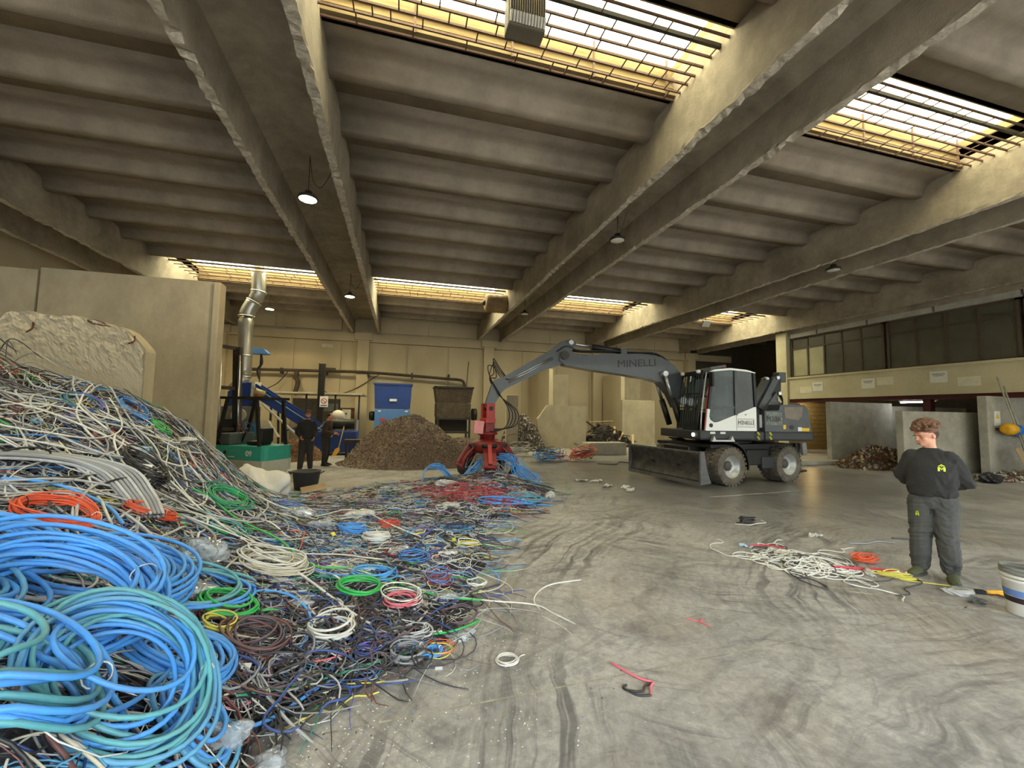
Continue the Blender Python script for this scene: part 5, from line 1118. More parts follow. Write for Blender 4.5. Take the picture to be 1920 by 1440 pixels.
# ------------------------------------------------------------------ granulate heaps
def mound(name, cx, cy, rx, ry, hgt, mats, chips, label, seed=1, cat='pile', size=.035, power=1.25):
    """heap surface plus a skin of loose flakes, all one countless material"""
    rg = np.random.default_rng(seed); n = 70
    gx_, gy_ = np.meshgrid(np.linspace(-1.05, 1.05, n), np.linspace(-1.05, 1.05, n))
    def hz(u, v):
        d = np.sqrt(u * u + v * v) + .10 * fbm(u * 4, v * 4, seed); return hgt * np.clip(1 - d * d, 0, 1) ** power * (1 + .10 * fbm(u * 5, v * 5, seed + 1)) + .015 * fbm(u * 30, v * 30, seed + 2) * (d < 1) - .012
    Z = hz(gx_, gy_); V = np.stack([cx + gx_ * rx, cy + gy_ * ry, Z], -1).reshape(-1, 3)
    idx = np.arange(n * n).reshape(n, n); f = np.stack([idx[:-1, :-1], idx[:-1, 1:], idx[1:, 1:], idx[1:, :-1]], -1).reshape(-1, 4)
    vs_ = [V]; fs = [f]; ms = [np.zeros(len(f), int)]; off = len(V)
    m_ = chips; a = rg.uniform(0, 2 * PI, m_); rr = np.sqrt(rg.uniform(0, 1.02, m_)); u, v = rr * np.cos(a), rr * np.sin(a); z = np.maximum(hz(u, v), 0) + .008
    P = np.stack([cx + u * rx, cy + v * ry, z], -1); e1 = rg.normal(0, 1, (m_, 3)); e1 /= np.linalg.norm(e1, axis=1, keepdims=True); e2 = np.cross(e1, rg.normal(0, 1, (m_, 3))); e2 /= np.linalg.norm(e2, axis=1, keepdims=True)
    s = (size * rg.uniform(.5, 1.6, m_))[:, None]; q = np.stack([P + e1 * s, P + e2 * s * .35, P - e1 * s, P - e2 * s * .35], 1).reshape(-1, 3)
    vs_.append(q); fs.append(np.arange(len(q)).reshape(-1, 4) + off); ms.append(rg.integers(1, len(mats), m_))
    o = link(name, np_mesh(name, np.vstack(vs_), np.vstack(fs), mats, np.concatenate(ms), False))
    return tag(o, label, cat, kind='stuff')
gm = [mat('granulate_base', '6f6052', .9, var=.3, scale=25), mat('chip_brown', '8c7764', .8, var=.2), mat('chip_grey', '9a948c', .8, var=.2), mat('chip_dark', '3a2f27', .8), mat('chip_copper', 'a07a5c', .6, .2), mat('chip_pale', 'b3a795', .8)]
mound('granulate_pile', .45, 15.4, 2.5, 2.1, 1.60, gm, 15000, 'large grey-brown heap of cable granulate behind the workers', 2)
mound('granulate_pile', 2.35, 16.6, 1.5, 1.4, .78, gm, 6000, 'lower granulate heap between the big heap and the red grab', 5)
mound('granulate_pile', -3.6, 16.6, 1.0, .8, .72, [mat('copper_dust', '74543c', .9, var=.2, scale=20), gm[4], gm[1]], 3000, 'small copper-brown heap under the conveyor by the forklift', 8)
# ------------------------------------------------------------------ scrap in the distance
wood_m = [mat('wood_pale', 'b59b74', .8, var=.2, stretch=(1, 8, 8)), mat('wood_grey', '6b6154', .85, var=.2), mat('wood_dark', '40352a', .85, var=.2)]
rg = random.Random(21)
pl_me = [MB().box(-.5, .5, -.055, .055, -.014, .014).mesh('plank', m_) for m_ in wood_m]
for k in range(48):
    f_ = rg.random(); x = rg.uniform(-1.9, 1.7); top_z = max(.15, 1.45 - .55 * abs(x + .1)); o = link('plank', pl_me[rg.choice((0, 0, 1, 1, 2, 2))], None, (11.3 + x, 21.5 + rg.uniform(-.7, .9), max(.06, top_z * f_ ** .6)), (rg.uniform(-.3, .3), rg.uniform(-.65, .65), rg.uniform(-1.2, 1.2))); o.scale = (rg.uniform(.5, 1.7), rg.uniform(.6, 1.6), 1); tag(o, 'scrap plank in the jumbled wood pile behind the low concrete block', 'plank', 'planks of the wood pile')
mound('dark_scrap', 11.4, 22.0, 1.9, 1.1, 1.1, [mat('scrap_dark', '2c2622', .9), wood_m[1], wood_m[2]], 1500, 'dark scrap heaped under the planks by the back wall', 9, size=.1)
mound('rubble_pile', 6.0, 20.6, 1.2, 1.6, 1.75, [mat('rubble_dark', '3a332b', .9), gm[5], gm[2], wood_m[2]], 2600, 'dark rubble pile between the narrow slab and the chamfered slab', 12, size=.08)
mb_m = [mat('scrap_metal_dull', '6a6255', .5, .5, var=.3), mat('scrap_brass', 'a08a4a', .4, .6, var=.2), mat('scrap_pale', 'b9b6ab', .5, .2), mat('scrap_brown', '5a4026', .8), mat('scrap_rust', '6d3a2a', .8)]
mound('scrap_heap', 17.6, 11.6, 1.9, .9, .75, mb_m, 2600, 'glinting brass scrap strewn between the two grey retaining walls', 14, size=.09)
mound('scrap_heap', 17.9, 12.42, 1.0, .5, .55, [mb_m[2], mb_m[0], mb_m[2]], 900, 'pale shiny scrap against the retaining wall nearest the excavator', 15, size=.08)
mound('scrap_heap', 19.0, 8.6, 2.2, .6, .22, [mb_m[3], mb_m[2], mb_m[0]], 700, 'low strip of scrap along the foot of the right-edge wall', 16, size=.09)
mound('scrap_heap', 20.6, 11.2, 1.0, .8, .5, [mb_m[3], mb_m[4], mb_m[3]], 600, 'rusty reddish scrap in the dark bay behind the man', 17, size=.09)
t_ = tag(empty('paddle_board', (19.55, 8.55, .05)), 'tan board leaning on the right-edge wall', 'board'); MB().obox((0, .2, .45), (.42, .04, .95), (R(-18), 0, R(8)), bev=.02).build('board_sheet', mat('board_tan', 'a08a6a', .8), t_)
t_ = tag(empty('gas_cylinder', (20.35, 8.5, 0)), 'green gas bottle beside the leaning board', 'gas bottle'); MB().lathe([(.14, 0), (.16, .03), (.16, .52), (.12, .62), (.05, .66)], n=20).build('bottle_body', mat('bottle_green', '3f6f55', .5), t_); MB().cyl((0, 0, .66), (0, 0, .76), .04, 10).build('valve', silver, t_)
for k in range(2): tag(MB().cyl((.12 * k, 0, 0), (-.7 + .3 * k, .4, 3.3 - .3 * k), .025, 8).build('rod', mat('rod_grey', '9a9789', .5, .3), None, (20.1, 8.8, 0)), ('taller thin pale rod leaning on the wall at the right picture edge', 'shorter thin pale rod leaning behind the yellow and blue fitting')[k], 'rod', 'leaning rods')
t_ = tag(empty('pale_cabinet', (16.1, 15.6, 0)), 'pale cabinet standing behind the excavator', 'cabinet'); MB().box(-.5, .05, 0, .5, 0, 1.2, bev=.02).build('cabinet_body', mat('box_pale', 'aba995'), t_); MB().box(-.49, .04, -.012, 0, .05, 1.15).build('cabinet_door', mat('box_pale', 'aba995'), t_)
t_ = tag(empty('dark_bin', (16.1, 15.6, 0)), 'dark bin beside the pale cabinet behind the excavator', 'bin'); MB().prism([(.14, 0), (.70, 0), (.76, .95), (.08, .95)], -.05, .5, 'xz').build('bin_body', mat('bin_dark', '34332f', .7), t_); MB().box(.06, .78, -.07, .52, .95, 1.0, bev=.01).build('bin_lid', mat('bin_dark', '34332f', .7), t_)

# ------------------------------------------------------------------ cable colours
def cable(name, col, rough=.45, **k): return mat(name, col, rough, var=.10, scale=9, dirt='6f6a60', dirt_amt=.28, dirt_scale=5, **k)
CC = dict(blue=cable('cable_blue', '4b9be6'), blue2=cable('cable_steel_blue', '5c9fc6'), teal=cable('cable_teal_blue', '5ba3ab'), grey=cable('cable_grey', '8b8d90'), lgrey=cable('cable_light_grey', 'b4b4b2'), white=cable('cable_white', 'd6d4ca'), cream=cable('cable_cream', 'cbc3ab'),
          black=cable('cable_black', '1d1d20'), dark=cable('cable_charcoal', '3a3840'), green=cable('cable_green', '2fae52'), dgreen=cable('cable_sea_green', '2d8e6e'), orange=cable('cable_orange', 'e0552c'), red=cable('cable_red', 'b83342'), pink=cable('cable_pink', 'd96a76'), yellow=cable('cable_yellow', 'd8cf55'), purple=cable('cable_purple', '5f57a8'), brown=cable('cable_brown', '6a4440'), mauve=cable('cable_mauve', '5a4a54'), navy=cable('cable_navy', '2c4a8a'))
KEYS = list(CC); CM = [CC[k] for k in KEYS]; KI = {k: i for i, k in enumerate(KEYS)}
exec_heap = heap
# ground of the heap: dark tangle surface
def heap_mesh():
    xs = np.arange(-9.0, 3.9, .07); ys = np.arange(-.6, 11.6, .07); X, Y = np.meshgrid(xs, ys)
    Z = np.zeros_like(X)
    for j in range(len(ys)): Z[j] = heap(X[j], Y[j])
    Z = np.where(Z > .03, Z - .035 + .035 * fbm(X * 6, Y * 6, 3) * np.minimum(1, Z * 3), -.03)
    idx = np.arange(X.size).reshape(X.shape); f = np.stack([idx[:-1, :-1], idx[:-1, 1:], idx[1:, 1:], idx[1:, :-1]], -1).reshape(-1, 4)
    keep = (Z.ravel()[f] > -.02).any(axis=1); return np_mesh('cable_heap_core', np.stack([X, Y, Z], -1).reshape(-1, 3), f[keep], [mat('heap_core', '2a282b', .8, var=.6, scale=28, dirt='57525c', dirt_amt=.7, dirt_scale=12, bump=.6, bscale=90)])
core = heap_mesh()
NR = np.random.default_rng(42)
def wander(x, y, L, n, curl, lift=.02, amp=.03, th=None):
    """loose cable path crawling over the heap"""
    th = NR.uniform(0, 2 * PI) if th is None else th; k = NR.normal(0, curl); P = np.zeros((n, 2)); P[0] = (x, y); ds = L / (n - 1)
    for i in range(1, n):
        k += NR.normal(0, curl * .55); k *= .93; th += k * ds; P[i] = P[i - 1] + ds * np.array((math.cos(th), math.sin(th)))
    z = heap(P[:, 0], P[:, 1]); w = np.sin(np.linspace(0, PI * NR.integers(1, 4), n) + NR.uniform(0, 3)) * amp
    q = np.column_stack([P, np.maximum(z + lift + w, .006)]); bare = np.nonzero(z < .012)[0]
    return q[:max(6, bare[0] + 3)] if len(bare) else q
W_MIX = dict(lgrey=15, white=15, grey=12, cream=8, black=16, dark=14, blue=4, navy=5, purple=2, mauve=5, brown=6, green=1.2, dgreen=1.5, red=1, yellow=1.6, orange=.6, blue2=4, pink=.5)
wk = list(W_MIX); wp_ = np.array([W_MIX[k] for k in wk], float); wp_ /= wp_.sum()
tangle = TB()
N_LOOSE = 5200
cnt = 0
while cnt < N_LOOSE:
    x = NR.uniform(-6.5, 3.3); y = NR.uniform(.3, 11.0); zz = float(heap(x, y))
    if zz < .025: continue
    d = math.hypot(x, y)
    if x < -1.02 * y - .6 or d < 1.2: continue                 # out of view
    if zz < .2 and NR.random() < .25: continue
    if y > 8.5 and NR.random() < .5: continue
    cnt += 1
    c_ = wk[NR.choice(len(wk), p=wp_)]
    L = NR.uniform(.35, 1.6) if NR.random() < .8 else NR.uniform(1.5, 3.0); r_ = NR.choice((.0025, .003, .004, .005, .0065, .009), p=(.18, .24, .25, .17, .11, .05))
    tangle.add(wander(x, y, L, int(8 + L * (7 if d > 3 else 18)), NR.choice((2.0, 4.0, 7.0)), NR.uniform(.0, .06) * min(1, .25 + zz * 2), .025 * min(1, .2 + zz * 2)), r_, (7 if d < 2.6 else 5) if d < 5 else 4, KI[c_])
for k in range(1500):                                            # tight squiggles and short ends
    x = NR.uniform(-4, 2.8); y = NR.uniform(1.6, 9.8); zz = float(heap(x, y))
    if zz < .03 or x < -1.02 * y - .6: continue
    c_ = wk[NR.choice(len(wk), p=wp_)]; n = 26; a0 = NR.uniform(0, 6.28); rr = NR.uniform(.03, .17); tt = np.linspace(0, NR.uniform(5, 14), n)
    P = np.column_stack([x + rr * np.cos(tt + a0) * (1 + .2 * np.sin(3 * tt)), y + rr * np.sin(tt + a0) * (1 + .2 * np.cos(2 * tt))]); z = heap(P[:, 0], P[:, 1]) + NR.uniform(.01, .05) + .012 * np.sin(tt * 2.3)
    tangle.add(np.column_stack([P, z]), NR.choice((.003, .004, .005, .007)), 5, KI[c_])
for k in range(420):                                            # black and brown harness cables at the front foot
    x = NR.uniform(-1.15, .25); y = NR.uniform(2.75, 3.95); zz = float(heap(x, y))
    if zz < .03: continue
    tangle.add(wander(x, y, NR.uniform(.25, .7), 14, 8.0, NR.uniform(.01, .07), .02), NR.choice((.004, .006, .008)), 5, KI[NR.choice(('black', 'dark', 'black', 'brown', 'dark', 'black', 'mauve', 'navy', 'lgrey', 'grey'))])
for k in range(140):                                            # thick pale strands flowing down the slope
    x = NR.uniform(-4.2, -1.6); y = NR.uniform(3.8, 7.2)
    tangle.add(wander(x, y, NR.uniform(.8, 2.2), 24, 1.5, NR.uniform(.05, .09), .02, th=NR.normal(-.9, .5)), NR.choice((.007, .009, .011)), 6, KI[NR.choice(('lgrey', 'white', 'grey', 'lgrey', 'dark'))])
# stems pulled up at the far left of the heap
for k in range(45):
    x = NR.uniform(-5.6, -4.2); y = NR.uniform(5.4, 6.5); b0 = float(heap(x, y)); hh = NR.uniform(.1, .5) * min(1, (-x - 4.0)); dx = NR.uniform(.2, .9)
    tangle.add(spline([(x, y, b0), (x + dx * .4, y - .1, b0 + hh), (x + dx, y - .15, max(float(heap(x + dx, y - .15)) + .03, b0 + hh * .6 - .2 * dx))], 14), NR.choice((.004, .006, .009)), 5, KI[NR.choice(('grey', 'dark', 'black', 'dark', 'cream'))])
ho = tag(link('cable_heap', core), 'big heap of tangled scrap cables filling the left foreground', 'cable heap', kind='stuff')
to = tangle.build('loose_cables', CM, ho); to['kind'] = 'stuff'
# scatter of plastic crumbs along the foot of the heap
crm = [mat('crumb_white', 'd8d8d2', .6), mat('crumb_clear', 'bfc6c8', .3), mat('crumb_black', '1e1e1e', .6), mat('crumb_blue', '3f86cc', .5)]
n = 900; V = []; cx_ = NR.normal(0, 1, n)
pts = []
while len(pts) < n:
    x = NR.uniform(-1, 1.8); y = NR.uniform(2.2, 7.5)
    if float(heap(x, y)) < .03 and NR.random() < math.exp(-1.6 * max(0, x + .1 - .25 * (y - 2.6))) : pts.append((x, y))
pts = np.array(pts); s = NR.uniform(.002, .009, n)[:, None]; a = NR.uniform(0, 6.28, n)
e = np.column_stack([np.cos(a), np.sin(a)]) * s; e2 = np.column_stack([-np.sin(a), np.cos(a)]) * s * .6
q = np.stack([pts + e, pts + e2, pts - e, pts - e2], 1); zz = np.full((n, 4, 1), .003); zz[:, 1::2] = .006
tag(link('plastic_crumbs', np_mesh('plastic_crumbs', np.concatenate([q, zz], 2).reshape(-1, 3), np.arange(4 * n).reshape(-1, 4), crm, NR.choice(4, n, p=(.6, .2, .12, .08)), False)), 'tiny plastic crumbs scattered along the foot of the cable heap', 'crumbs', kind='stuff')
# ------------------------------------------------------------------ single cables that can be followed by eye
LINES = [
    ('white',.010,'long white cable running from the upper left over the heap to its foot',[(-3.87,5.33),(-3.62,5.45),(-3.31,5.51),(-2.96,5.59),(-2.72,5.58),(-2.44,5.5),(-2.08,5.28),(-1.49,4.74),(-1.06,4.42),(-0.67,4.04),(-0.37,3.72),(-0.15,3.53),(0.1,3.43),(0.38,3.44)]),
    ('white',.009,'white cable curving along the crest of the heap above the white one',[(-3.79,5.23),(-3.74,5.52),(-3.55,5.72),(-3.3,5.9),(-3.08,6.09),(-2.99,6.19),(-2.74,6.23),(-2.63,6.72)]),
    ('lgrey',.009,'pale cable arching over the right shoulder of the heap',[(-3.35,6.58),(-3.16,6.98),(-3.02,7.25),(-2.88,7.55),(-2.66,7.9),(-2.5,8.2)]),
    ('cream',.006,'thin cream cable looping down the middle of the heap',[(-2.82,3.96),(-2.69,4.15),(-2.56,4.46),(-2.45,4.84),(-2.2,4.89),(-1.96,5.1),(-1.54,4.91),(-1.23,4.67)]),
    ('lgrey',.012,'thick light grey loop standing on the heap right of the grey bundle',[(-2.2,3.71),(-2.33,3.92),(-2.57,4.44),(-2.62,4.79),(-2.54,4.93),(-2.35,4.71),(-2.21,4.38),(-2.12,4.04)]),
    ('blue',.013,'single thick blue cable sweeping across the heap above the orange coils',[(-2.99,4.19),(-2.86,4.29),(-2.68,4.34),(-2.45,4.26),(-2.21,4.11),(-2.04,3.94)]),
    ('green',.010,'long green cable lying down the slope toward the clear bags',[(-2.3,5.66),(-2.1,5.73),(-1.72,5.44),(-1.23,5.05),(-0.92,4.62),(-0.69,4.4)]),
    ('green',.011,'short thick green length left of the cream coil',[(-2.04,4.75),(-1.91,4.81),(-1.74,4.79),(-1.59,4.73)]),
    ('green',.009,'green cable tail running out of the heap onto the floor beside a white one',[(-0.7,4.44),(-0.41,4.5),(-0.1,4.31),(0.2,4.09),(0.49,3.99),(0.8,3.94)]),
    ('white',.007,'white cable tail that forks on the open floor',[(-0.62,4.57),(-0.25,4.41),(0.1,4.17),(0.44,4.03),(0.83,3.95),(1.27,3.83),(1.4,3.62),(1.51,3.41)]),
    ('white',.007,'short white branch curling up from the forked cable on the floor',[(1.3,3.74),(1.3,3.91),(1.41,4.1),(1.61,4.24),(1.96,4.28)]),
    ('dgreen',.010,'straight sea-green cable along the front foot of the heap',[(-0.85,2.79),(-0.66,2.91),(-0.44,3.0),(-0.19,3.1),(0.09,3.2),(0.34,3.29)]),
    ('yellow',.005,'thin yellow wires along the front foot of the heap',[(-0.91,2.84),(-0.77,2.87),(-0.61,2.92),(-0.37,2.97),(-0.11,2.96),(0.11,2.96)]),
    ('yellow',.005,'single yellow wire wriggling over the bare floor in front',[(-0.63,2.64),(-0.52,2.7),(-0.4,2.78),(-0.32,2.76),(-0.23,2.86),(-0.14,2.86),(-0.07,2.88)]),
    ('blue',.011,'blue cable curving round the near corner of the heap',[(-0.94,2.33),(-0.87,2.44),(-0.79,2.6),(-0.64,2.73),(-0.53,2.84),(-0.43,2.95)]),
    ('green',.009,'short green cable end poking out beside the clear bag on the floor',[(0.16,3.41),(0.34,3.42),(0.51,3.47),(0.73,3.61)]),
    ('blue',.010,'blue cable hooked over the dark cable bundle',[(-1.09,3.68),(-0.98,3.78),(-0.8,3.78),(-0.65,3.64),(-0.58,3.43),(-0.6,3.29),(-0.62,3.22)]),
    ('dark',.010,'dark forked harness lead ending in a plug on the floor',[(-0.0,4.69),(0.37,4.37),(0.65,4.09),(0.82,4.18),(1.06,4.31)]),
    ('cream',.008,'cream cable draped from the cream coil across the slope',[(-1.33,3.83),(-1.34,4.18),(-1.32,4.66),(-1.09,4.7),(-0.86,4.34)]),
    ('black',.007,'black cable looping over the scattered coils in the middle',[(-1.67,6.04),(-1.46,6.18),(-1.08,5.63),(-0.75,4.77),(-0.75,4.45)]),
    ('orange',.005,'orange wire bent upright near the small green coil',[(-1.01,4.58),(-0.97,4.84),(-1.04,5.41),(-1.07,5.64)]),
    ('white',.010,'white cable lying across the flat scatter toward the grab',[(-1.1,6.35),(-0.77,7.16),(-0.44,6.97),(-0.1,6.28),(0.32,5.67)]),
    ('blue',.012,'blue cable arc rising over the lower blue coils',[(-1.21,1.78),(-1.14,1.85),(-1.1,2.02),(-1.08,2.31),(-1.13,2.75),(-1.22,3.08),(-1.35,3.26),(-1.46,3.21)]),
    ('teal',.010,'teal cable crossing the lower left corner of the heap',[(-2.19,3.12),(-2.17,3.23),(-2.04,3.17),(-1.86,2.97)]),
    ('lgrey',.008,'light grey cable sagging down the left slope past the black coil',[(-3.14,5.32),(-2.92,5.26),(-2.73,5.1),(-2.61,5.06),(-2.56,5.12)]),
]
for c_, r_, lab, pts in LINES:
    P = spline([(x, y, 0) for x, y in pts], max(30, len(pts) * 8)); n = len(P)
    z = heap(P[:, 0], P[:, 1]); z = np.convolve(np.pad(z, 6, mode='edge'), np.ones(13) / 13, 'valid'); lift = .07 * np.minimum(1, z * 4)
    P[:, 2] = np.maximum(np.maximum(z, heap(P[:, 0], P[:, 1])) + lift + r_, r_)
    t_ = TB(); t_.add(P, r_, 8); o = t_.build('cable', CC[c_]); tag(o, lab, 'cable', 'single cables on and around the heap')
# ------------------------------------------------------------------ coils
def coil_path(x, y, Rr, turns, jit, squash, rot, stack, lift, rg, per=30, base=None, tilt=0.0):
    n = int(turns * per); a = np.linspace(0, 2 * PI * turns, n); kk = int(turns * 2) + 3
    def wob(s): return np.interp(np.linspace(0, kk - 1, n), range(kk), rg.normal(0, s, kk))
    def sm(v): return np.convolve(np.pad(v, 8, mode='edge'), np.ones(17) / 17, 'valid')
    rad = Rr * (1 + sm(wob(jit))); ox = sm(wob(jit * Rr * .6)); oy = sm(wob(jit * Rr * .6))
    u = rad * np.cos(a) + ox; v = rad * np.sin(a) * squash + oy; X = x + u * math.cos(rot) - v * math.sin(rot); Y = y + u * math.sin(rot) + v * math.cos(rot)
    zs = np.abs(sm(wob(stack))) + stack * .6 * np.linspace(0, 1, n)
    b0 = heap(X, Y) if base is None else base
    if tilt: b0 = float(heap(x, y)) * .5 + b0 * .5 + tilt * ((X - x) * -.5 + (Y - y) * .86) + tilt * Rr * .5
    return np.column_stack([X, Y, b0 + lift + zs])
def coil(name, x, y, Rr, rt, turns, cols, label, cat='cable coil', jit=.10, squash=.85, rot=0.0, stack=.05, lift=.01, seed=None, group='coils on the cable heap', ties=2, tail=True, sides=7, base=None, tilt=0.0):
    rg = np.random.default_rng(int(abs(x) * 1000 + abs(y) * 77) if seed is None else seed); cols = cols if isinstance(cols, (list, tuple)) else [cols]
    tb_ = TB(); P0 = None
    for k, c_ in enumerate(cols):
        P = coil_path(x, y, Rr * (1 - .08 * k), turns / len(cols), jit, squash, rot + .2 * k, stack, lift + rt, rg, base=base, tilt=tilt)
        if tail and k == 0:
            d = P[-1] - P[-4]; d[2] = 0; d /= max(np.linalg.norm(d), 1e-6); e = []; p = P[-1].copy()
            for q in range(8):
                th = .18 * q; p = p + Rr * .13 * np.array((d[0] * math.cos(th) + d[1] * math.sin(th), -d[0] * math.sin(th) + d[1] * math.cos(th), 0)); p[2] = max(float(heap(p[0], p[1])) + rt + lift * .6, rt); e.append(p.copy())
            P = np.vstack([P, e])
        tb_.add(P, rt, sides, k); P0 = P if P0 is None else P0
    o = tb_.build(name, [CC[c] for c in cols]); tag(o, label, cat, group)
    for q in range(ties):
        th = rot + q * 2.6 + .5; c = np.array((x + Rr * math.cos(th), y + Rr * math.sin(th) * squash)); near = P0[np.hypot(P0[:, 0] - c[0], P0[:, 1] - c[1]) < Rr * .16]
        if len(near) < 4: continue
        cen = near.mean(0); w_ = np.ptp(near @ np.array((math.cos(th), math.sin(th), 0))) / 2 + rt; w_ = min(w_, .05 + 2 * rt); hgt = np.ptp(near[:, 2]) / 2 + rt * 1.4; hgt = min(hgt, .05)
        ring = [cen + np.array((math.cos(th) * w_ * math.cos(b), math.sin(th) * w_ * math.cos(b), hgt * math.sin(b))) for b in np.linspace(0, 2 * PI, 15)]
        tt = TB(); tt.add(ring, .0035, 5); tt.build('cable_tie', black_plastic if q % 2 else CC['white'], o)
    return o
C_ = coil
# big blue coils, lower left
C_('cable_coil', -1.12, 2.22, .30, .0105, 20, ['teal', 'blue2', 'blue'], 'teal-blue cable coil at the bottom of the picture, partly faded', jit=.15, squash=.95, stack=.08, lift=.05, tilt=.55)
C_('cable_coil', -1.62, 2.62, .40, .0125, 18, ['blue', 'blue'], 'large bright blue coil in the middle of the blue stack', jit=.15, squash=.9, rot=.4, stack=.10, lift=.03, tilt=.40)
C_('cable_coil', -1.78, 3.22, .44, .0125, 15, ['blue', 'blue'], 'uppermost bright blue coil, widest arc below the orange coils', jit=.14, squash=.85, rot=.7, stack=.07, lift=.0, tilt=.15)
C_('cable_coil', -1.42, 1.95, .34, .012, 13, ['blue', 'teal'], 'blue coil cut by the bottom left picture corner', jit=.18, squash=.9, stack=.12, lift=.04)
C_('cable_coil', -2.05, 2.35, .40, .0125, 13, ['blue', 'blue2'], 'blue coil at the left picture edge under the bright blue ones', jit=.15, squash=.9, rot=1.2, stack=.1, lift=.05)
C_('cable_coil', -1.12, 2.85, .22, .0115, 7, ['blue'], 'loose blue loops between the blue coils and the clear bag', jit=.22, squash=.85, rot=1.0, stack=.06, lift=.03, ties=0)
C_('cable_coil', -.92, 2.45, .20, .011, 6, ['blue2', 'blue'], 'slack blue loops hanging down at the near foot of the heap', jit=.22, squash=.8, rot=2.0, stack=.05, lift=.03, ties=0)
C_('cable_coil', -2.35, 3.0, .46, .0125, 10, ['blue'], 'wide blue loops entering from the left picture edge', jit=.14, squash=.8, rot=.3, stack=.1, lift=.06, ties=1)
C_('cable_coil', -1.35, 3.55, .30, .011, 5, ['blue', 'teal'], 'thin blue loops overlapping the big clear bag', jit=.2, squash=.7, rot=.5, stack=.07, lift=.05, ties=0)
# grey armoured bundle arching over the left
gb = empty('cable_bundle', (0, 0, 0)); tag(gb, 'thick bundle of grey cables bent in an arch on the left slope', 'cable bundle')
for k in range(16):
    o_ = (k % 8 - 3.5) * .030; ly = (k // 8) * .03
    P = spline([(-3.6, 3.85 + o_, 1.30 + ly), (-3.25, 4.35 + o_, 1.42 + ly), (-2.95, 4.72 + o_ * 1.0, 1.36 + ly), (-2.62 + o_, 4.85 + o_ * .6, 1.22 + ly), (-2.30 + o_, 4.62 + o_ * .3, 1.02 + ly), (-2.05 + o_, 4.30, .90 + ly)], 40)
    P[:, 2] = np.maximum(P[:, 2] - .05, heap(P[:, 0], P[:, 1]) + .05 + ly); t_ = TB(); t_.add(P, .0145, 7); t_.build('strand', CC['grey'] if k % 3 else CC['lgrey'], gb)
for (x, y) in ((-2.5, 4.78), (-3.1, 4.55)):
    z = float(heap(x, y)) + .10; t_ = TB(); t_.add([(x + .14 * math.cos(a) * .7, y + .15 * math.cos(a) * .8, z + .06 * math.sin(a) + .02) for a in np.linspace(0, 2 * PI, 20)], .010, 6); t_.build('tape_wrap', black_plastic, gb)
C_('cable_coil', -3.59, 6.0, .19, .006, 14, ['purple', 'purple', 'dgreen'], 'violet coil with green inside near the crest of the heap', stack=.05, jit=.12)
C_('cable_coil', -3.30, 6.42, .15, .005, 12, ['blue', 'navy'], 'small blue coil on the crest right of the violet one', stack=.05, jit=.15)
C_('cable_coil', -3.02, 6.46, .10, .006, 5, ['green'], 'small bright green coil high on the right shoulder of the heap', stack=.03, lift=.05)
C_('cable_coil', -2.66, 5.44, .19, .007, 20, ['black'], 'black coil with a white tag on the upper slope', jit=.12, stack=.09)
MB().obox((-2.60, 5.33, float(heap(-2.6, 5.33)) + .16), (.10, .06, .006), (R(30), R(10), R(20)), bev=.002).build('tag', white_paint, bpy.data.objects['cable_coil.012'])
C_('cable_coil', -2.36, 3.78, .21, .006, 16, ['orange'], 'orange coil at the left, larger of the two', jit=.12, stack=.06, lift=.05, squash=.8)
C_('cable_coil', -2.10, 4.45, .17, .005, 12, ['orange'], 'orange coil on the slope right of the grey bundle', jit=.10, stack=.04, squash=.6, rot=.7, lift=.06)
C_('cable_coil', -2.0, 5.95, .25, .006, 13, ['dgreen', 'dgreen', 'green'], 'sea-green coil on the right slope of the heap', jit=.15, stack=.07, squash=.8, rot=1.0, lift=.04)
C_('cable_coil', -1.72, 5.05, .20, .005, 9, ['dgreen', 'teal'], 'loose teal-green coil below the sea-green one', jit=.2, stack=.05, ties=0)
C_('cable_coil', -1.05, 4.34, .25, .0065, 22, ['cream', 'white'], 'cream coil in the middle of the scatter, thin cables', jit=.22, squash=.8, rot=.6, stack=.09)
C_('cable_coil', -.88, 3.24, .18, .008, 12, ['brown', 'dark', 'mauve'], 'brown-black coil among dark cables near the front foot', jit=.16, stack=.06)
C_('cable_coil', -.45, 3.46, .15, .0085, 9, ['white'], 'neat white coil lying on black cables at the front', jit=.12, stack=.05, squash=.9)
C_('cable_coil', -1.12, 3.27, .095, .006, 7, ['yellow'], 'pale yellow coil beside the brown-black one', stack=.03, lift=.04)
C_('cable_coil', -1.14, 3.50, .17, .0095, 4, ['green'], 'bright green loops curving round the yellow coil', jit=.12, stack=.03, lift=.06, ties=0)
C_('cable_coil', -.56, 5.9, .16, .006, 12, ['blue'], 'mid-blue coil left of the white coil in the flat scatter', jit=.15, stack=.06)
C_('cable_coil', -.24, 5.66, .155, .009, 9, ['white'], 'bright white coil in the flat scatter beside the mid-blue one', jit=.12, stack=.05)
C_('cable_coil', -.30, 4.05, .17, .010, 5, ['green'], 'green coil standing out beside the blue loops in the scatter', jit=.1, stack=.04, lift=.05, ties=0)
C_('cable_coil', -.20, 4.40, .20, .008, 6, ['blue', 'blue2'], 'blue loops behind the green coil in the scatter', jit=.15, stack=.05, ties=0)
C_('cable_coil', .06, 3.88, .165, .006, 12, ['white', 'lgrey', 'mauve'], 'white and lilac coil near the right foot of the heap', jit=.14, stack=.05)
C_('cable_coil', .05, 3.80, .12, .006, 4, ['pink'], 'pinkish-red loops inside the white and lilac coil', jit=.2, stack=.04, lift=.05, ties=0)
C_('cable_coil', .16, 3.42, .10, .005, 8, ['lgrey'], 'light grey coil just above the dark grey one at the foot', jit=.14, stack=.03, squash=.7)
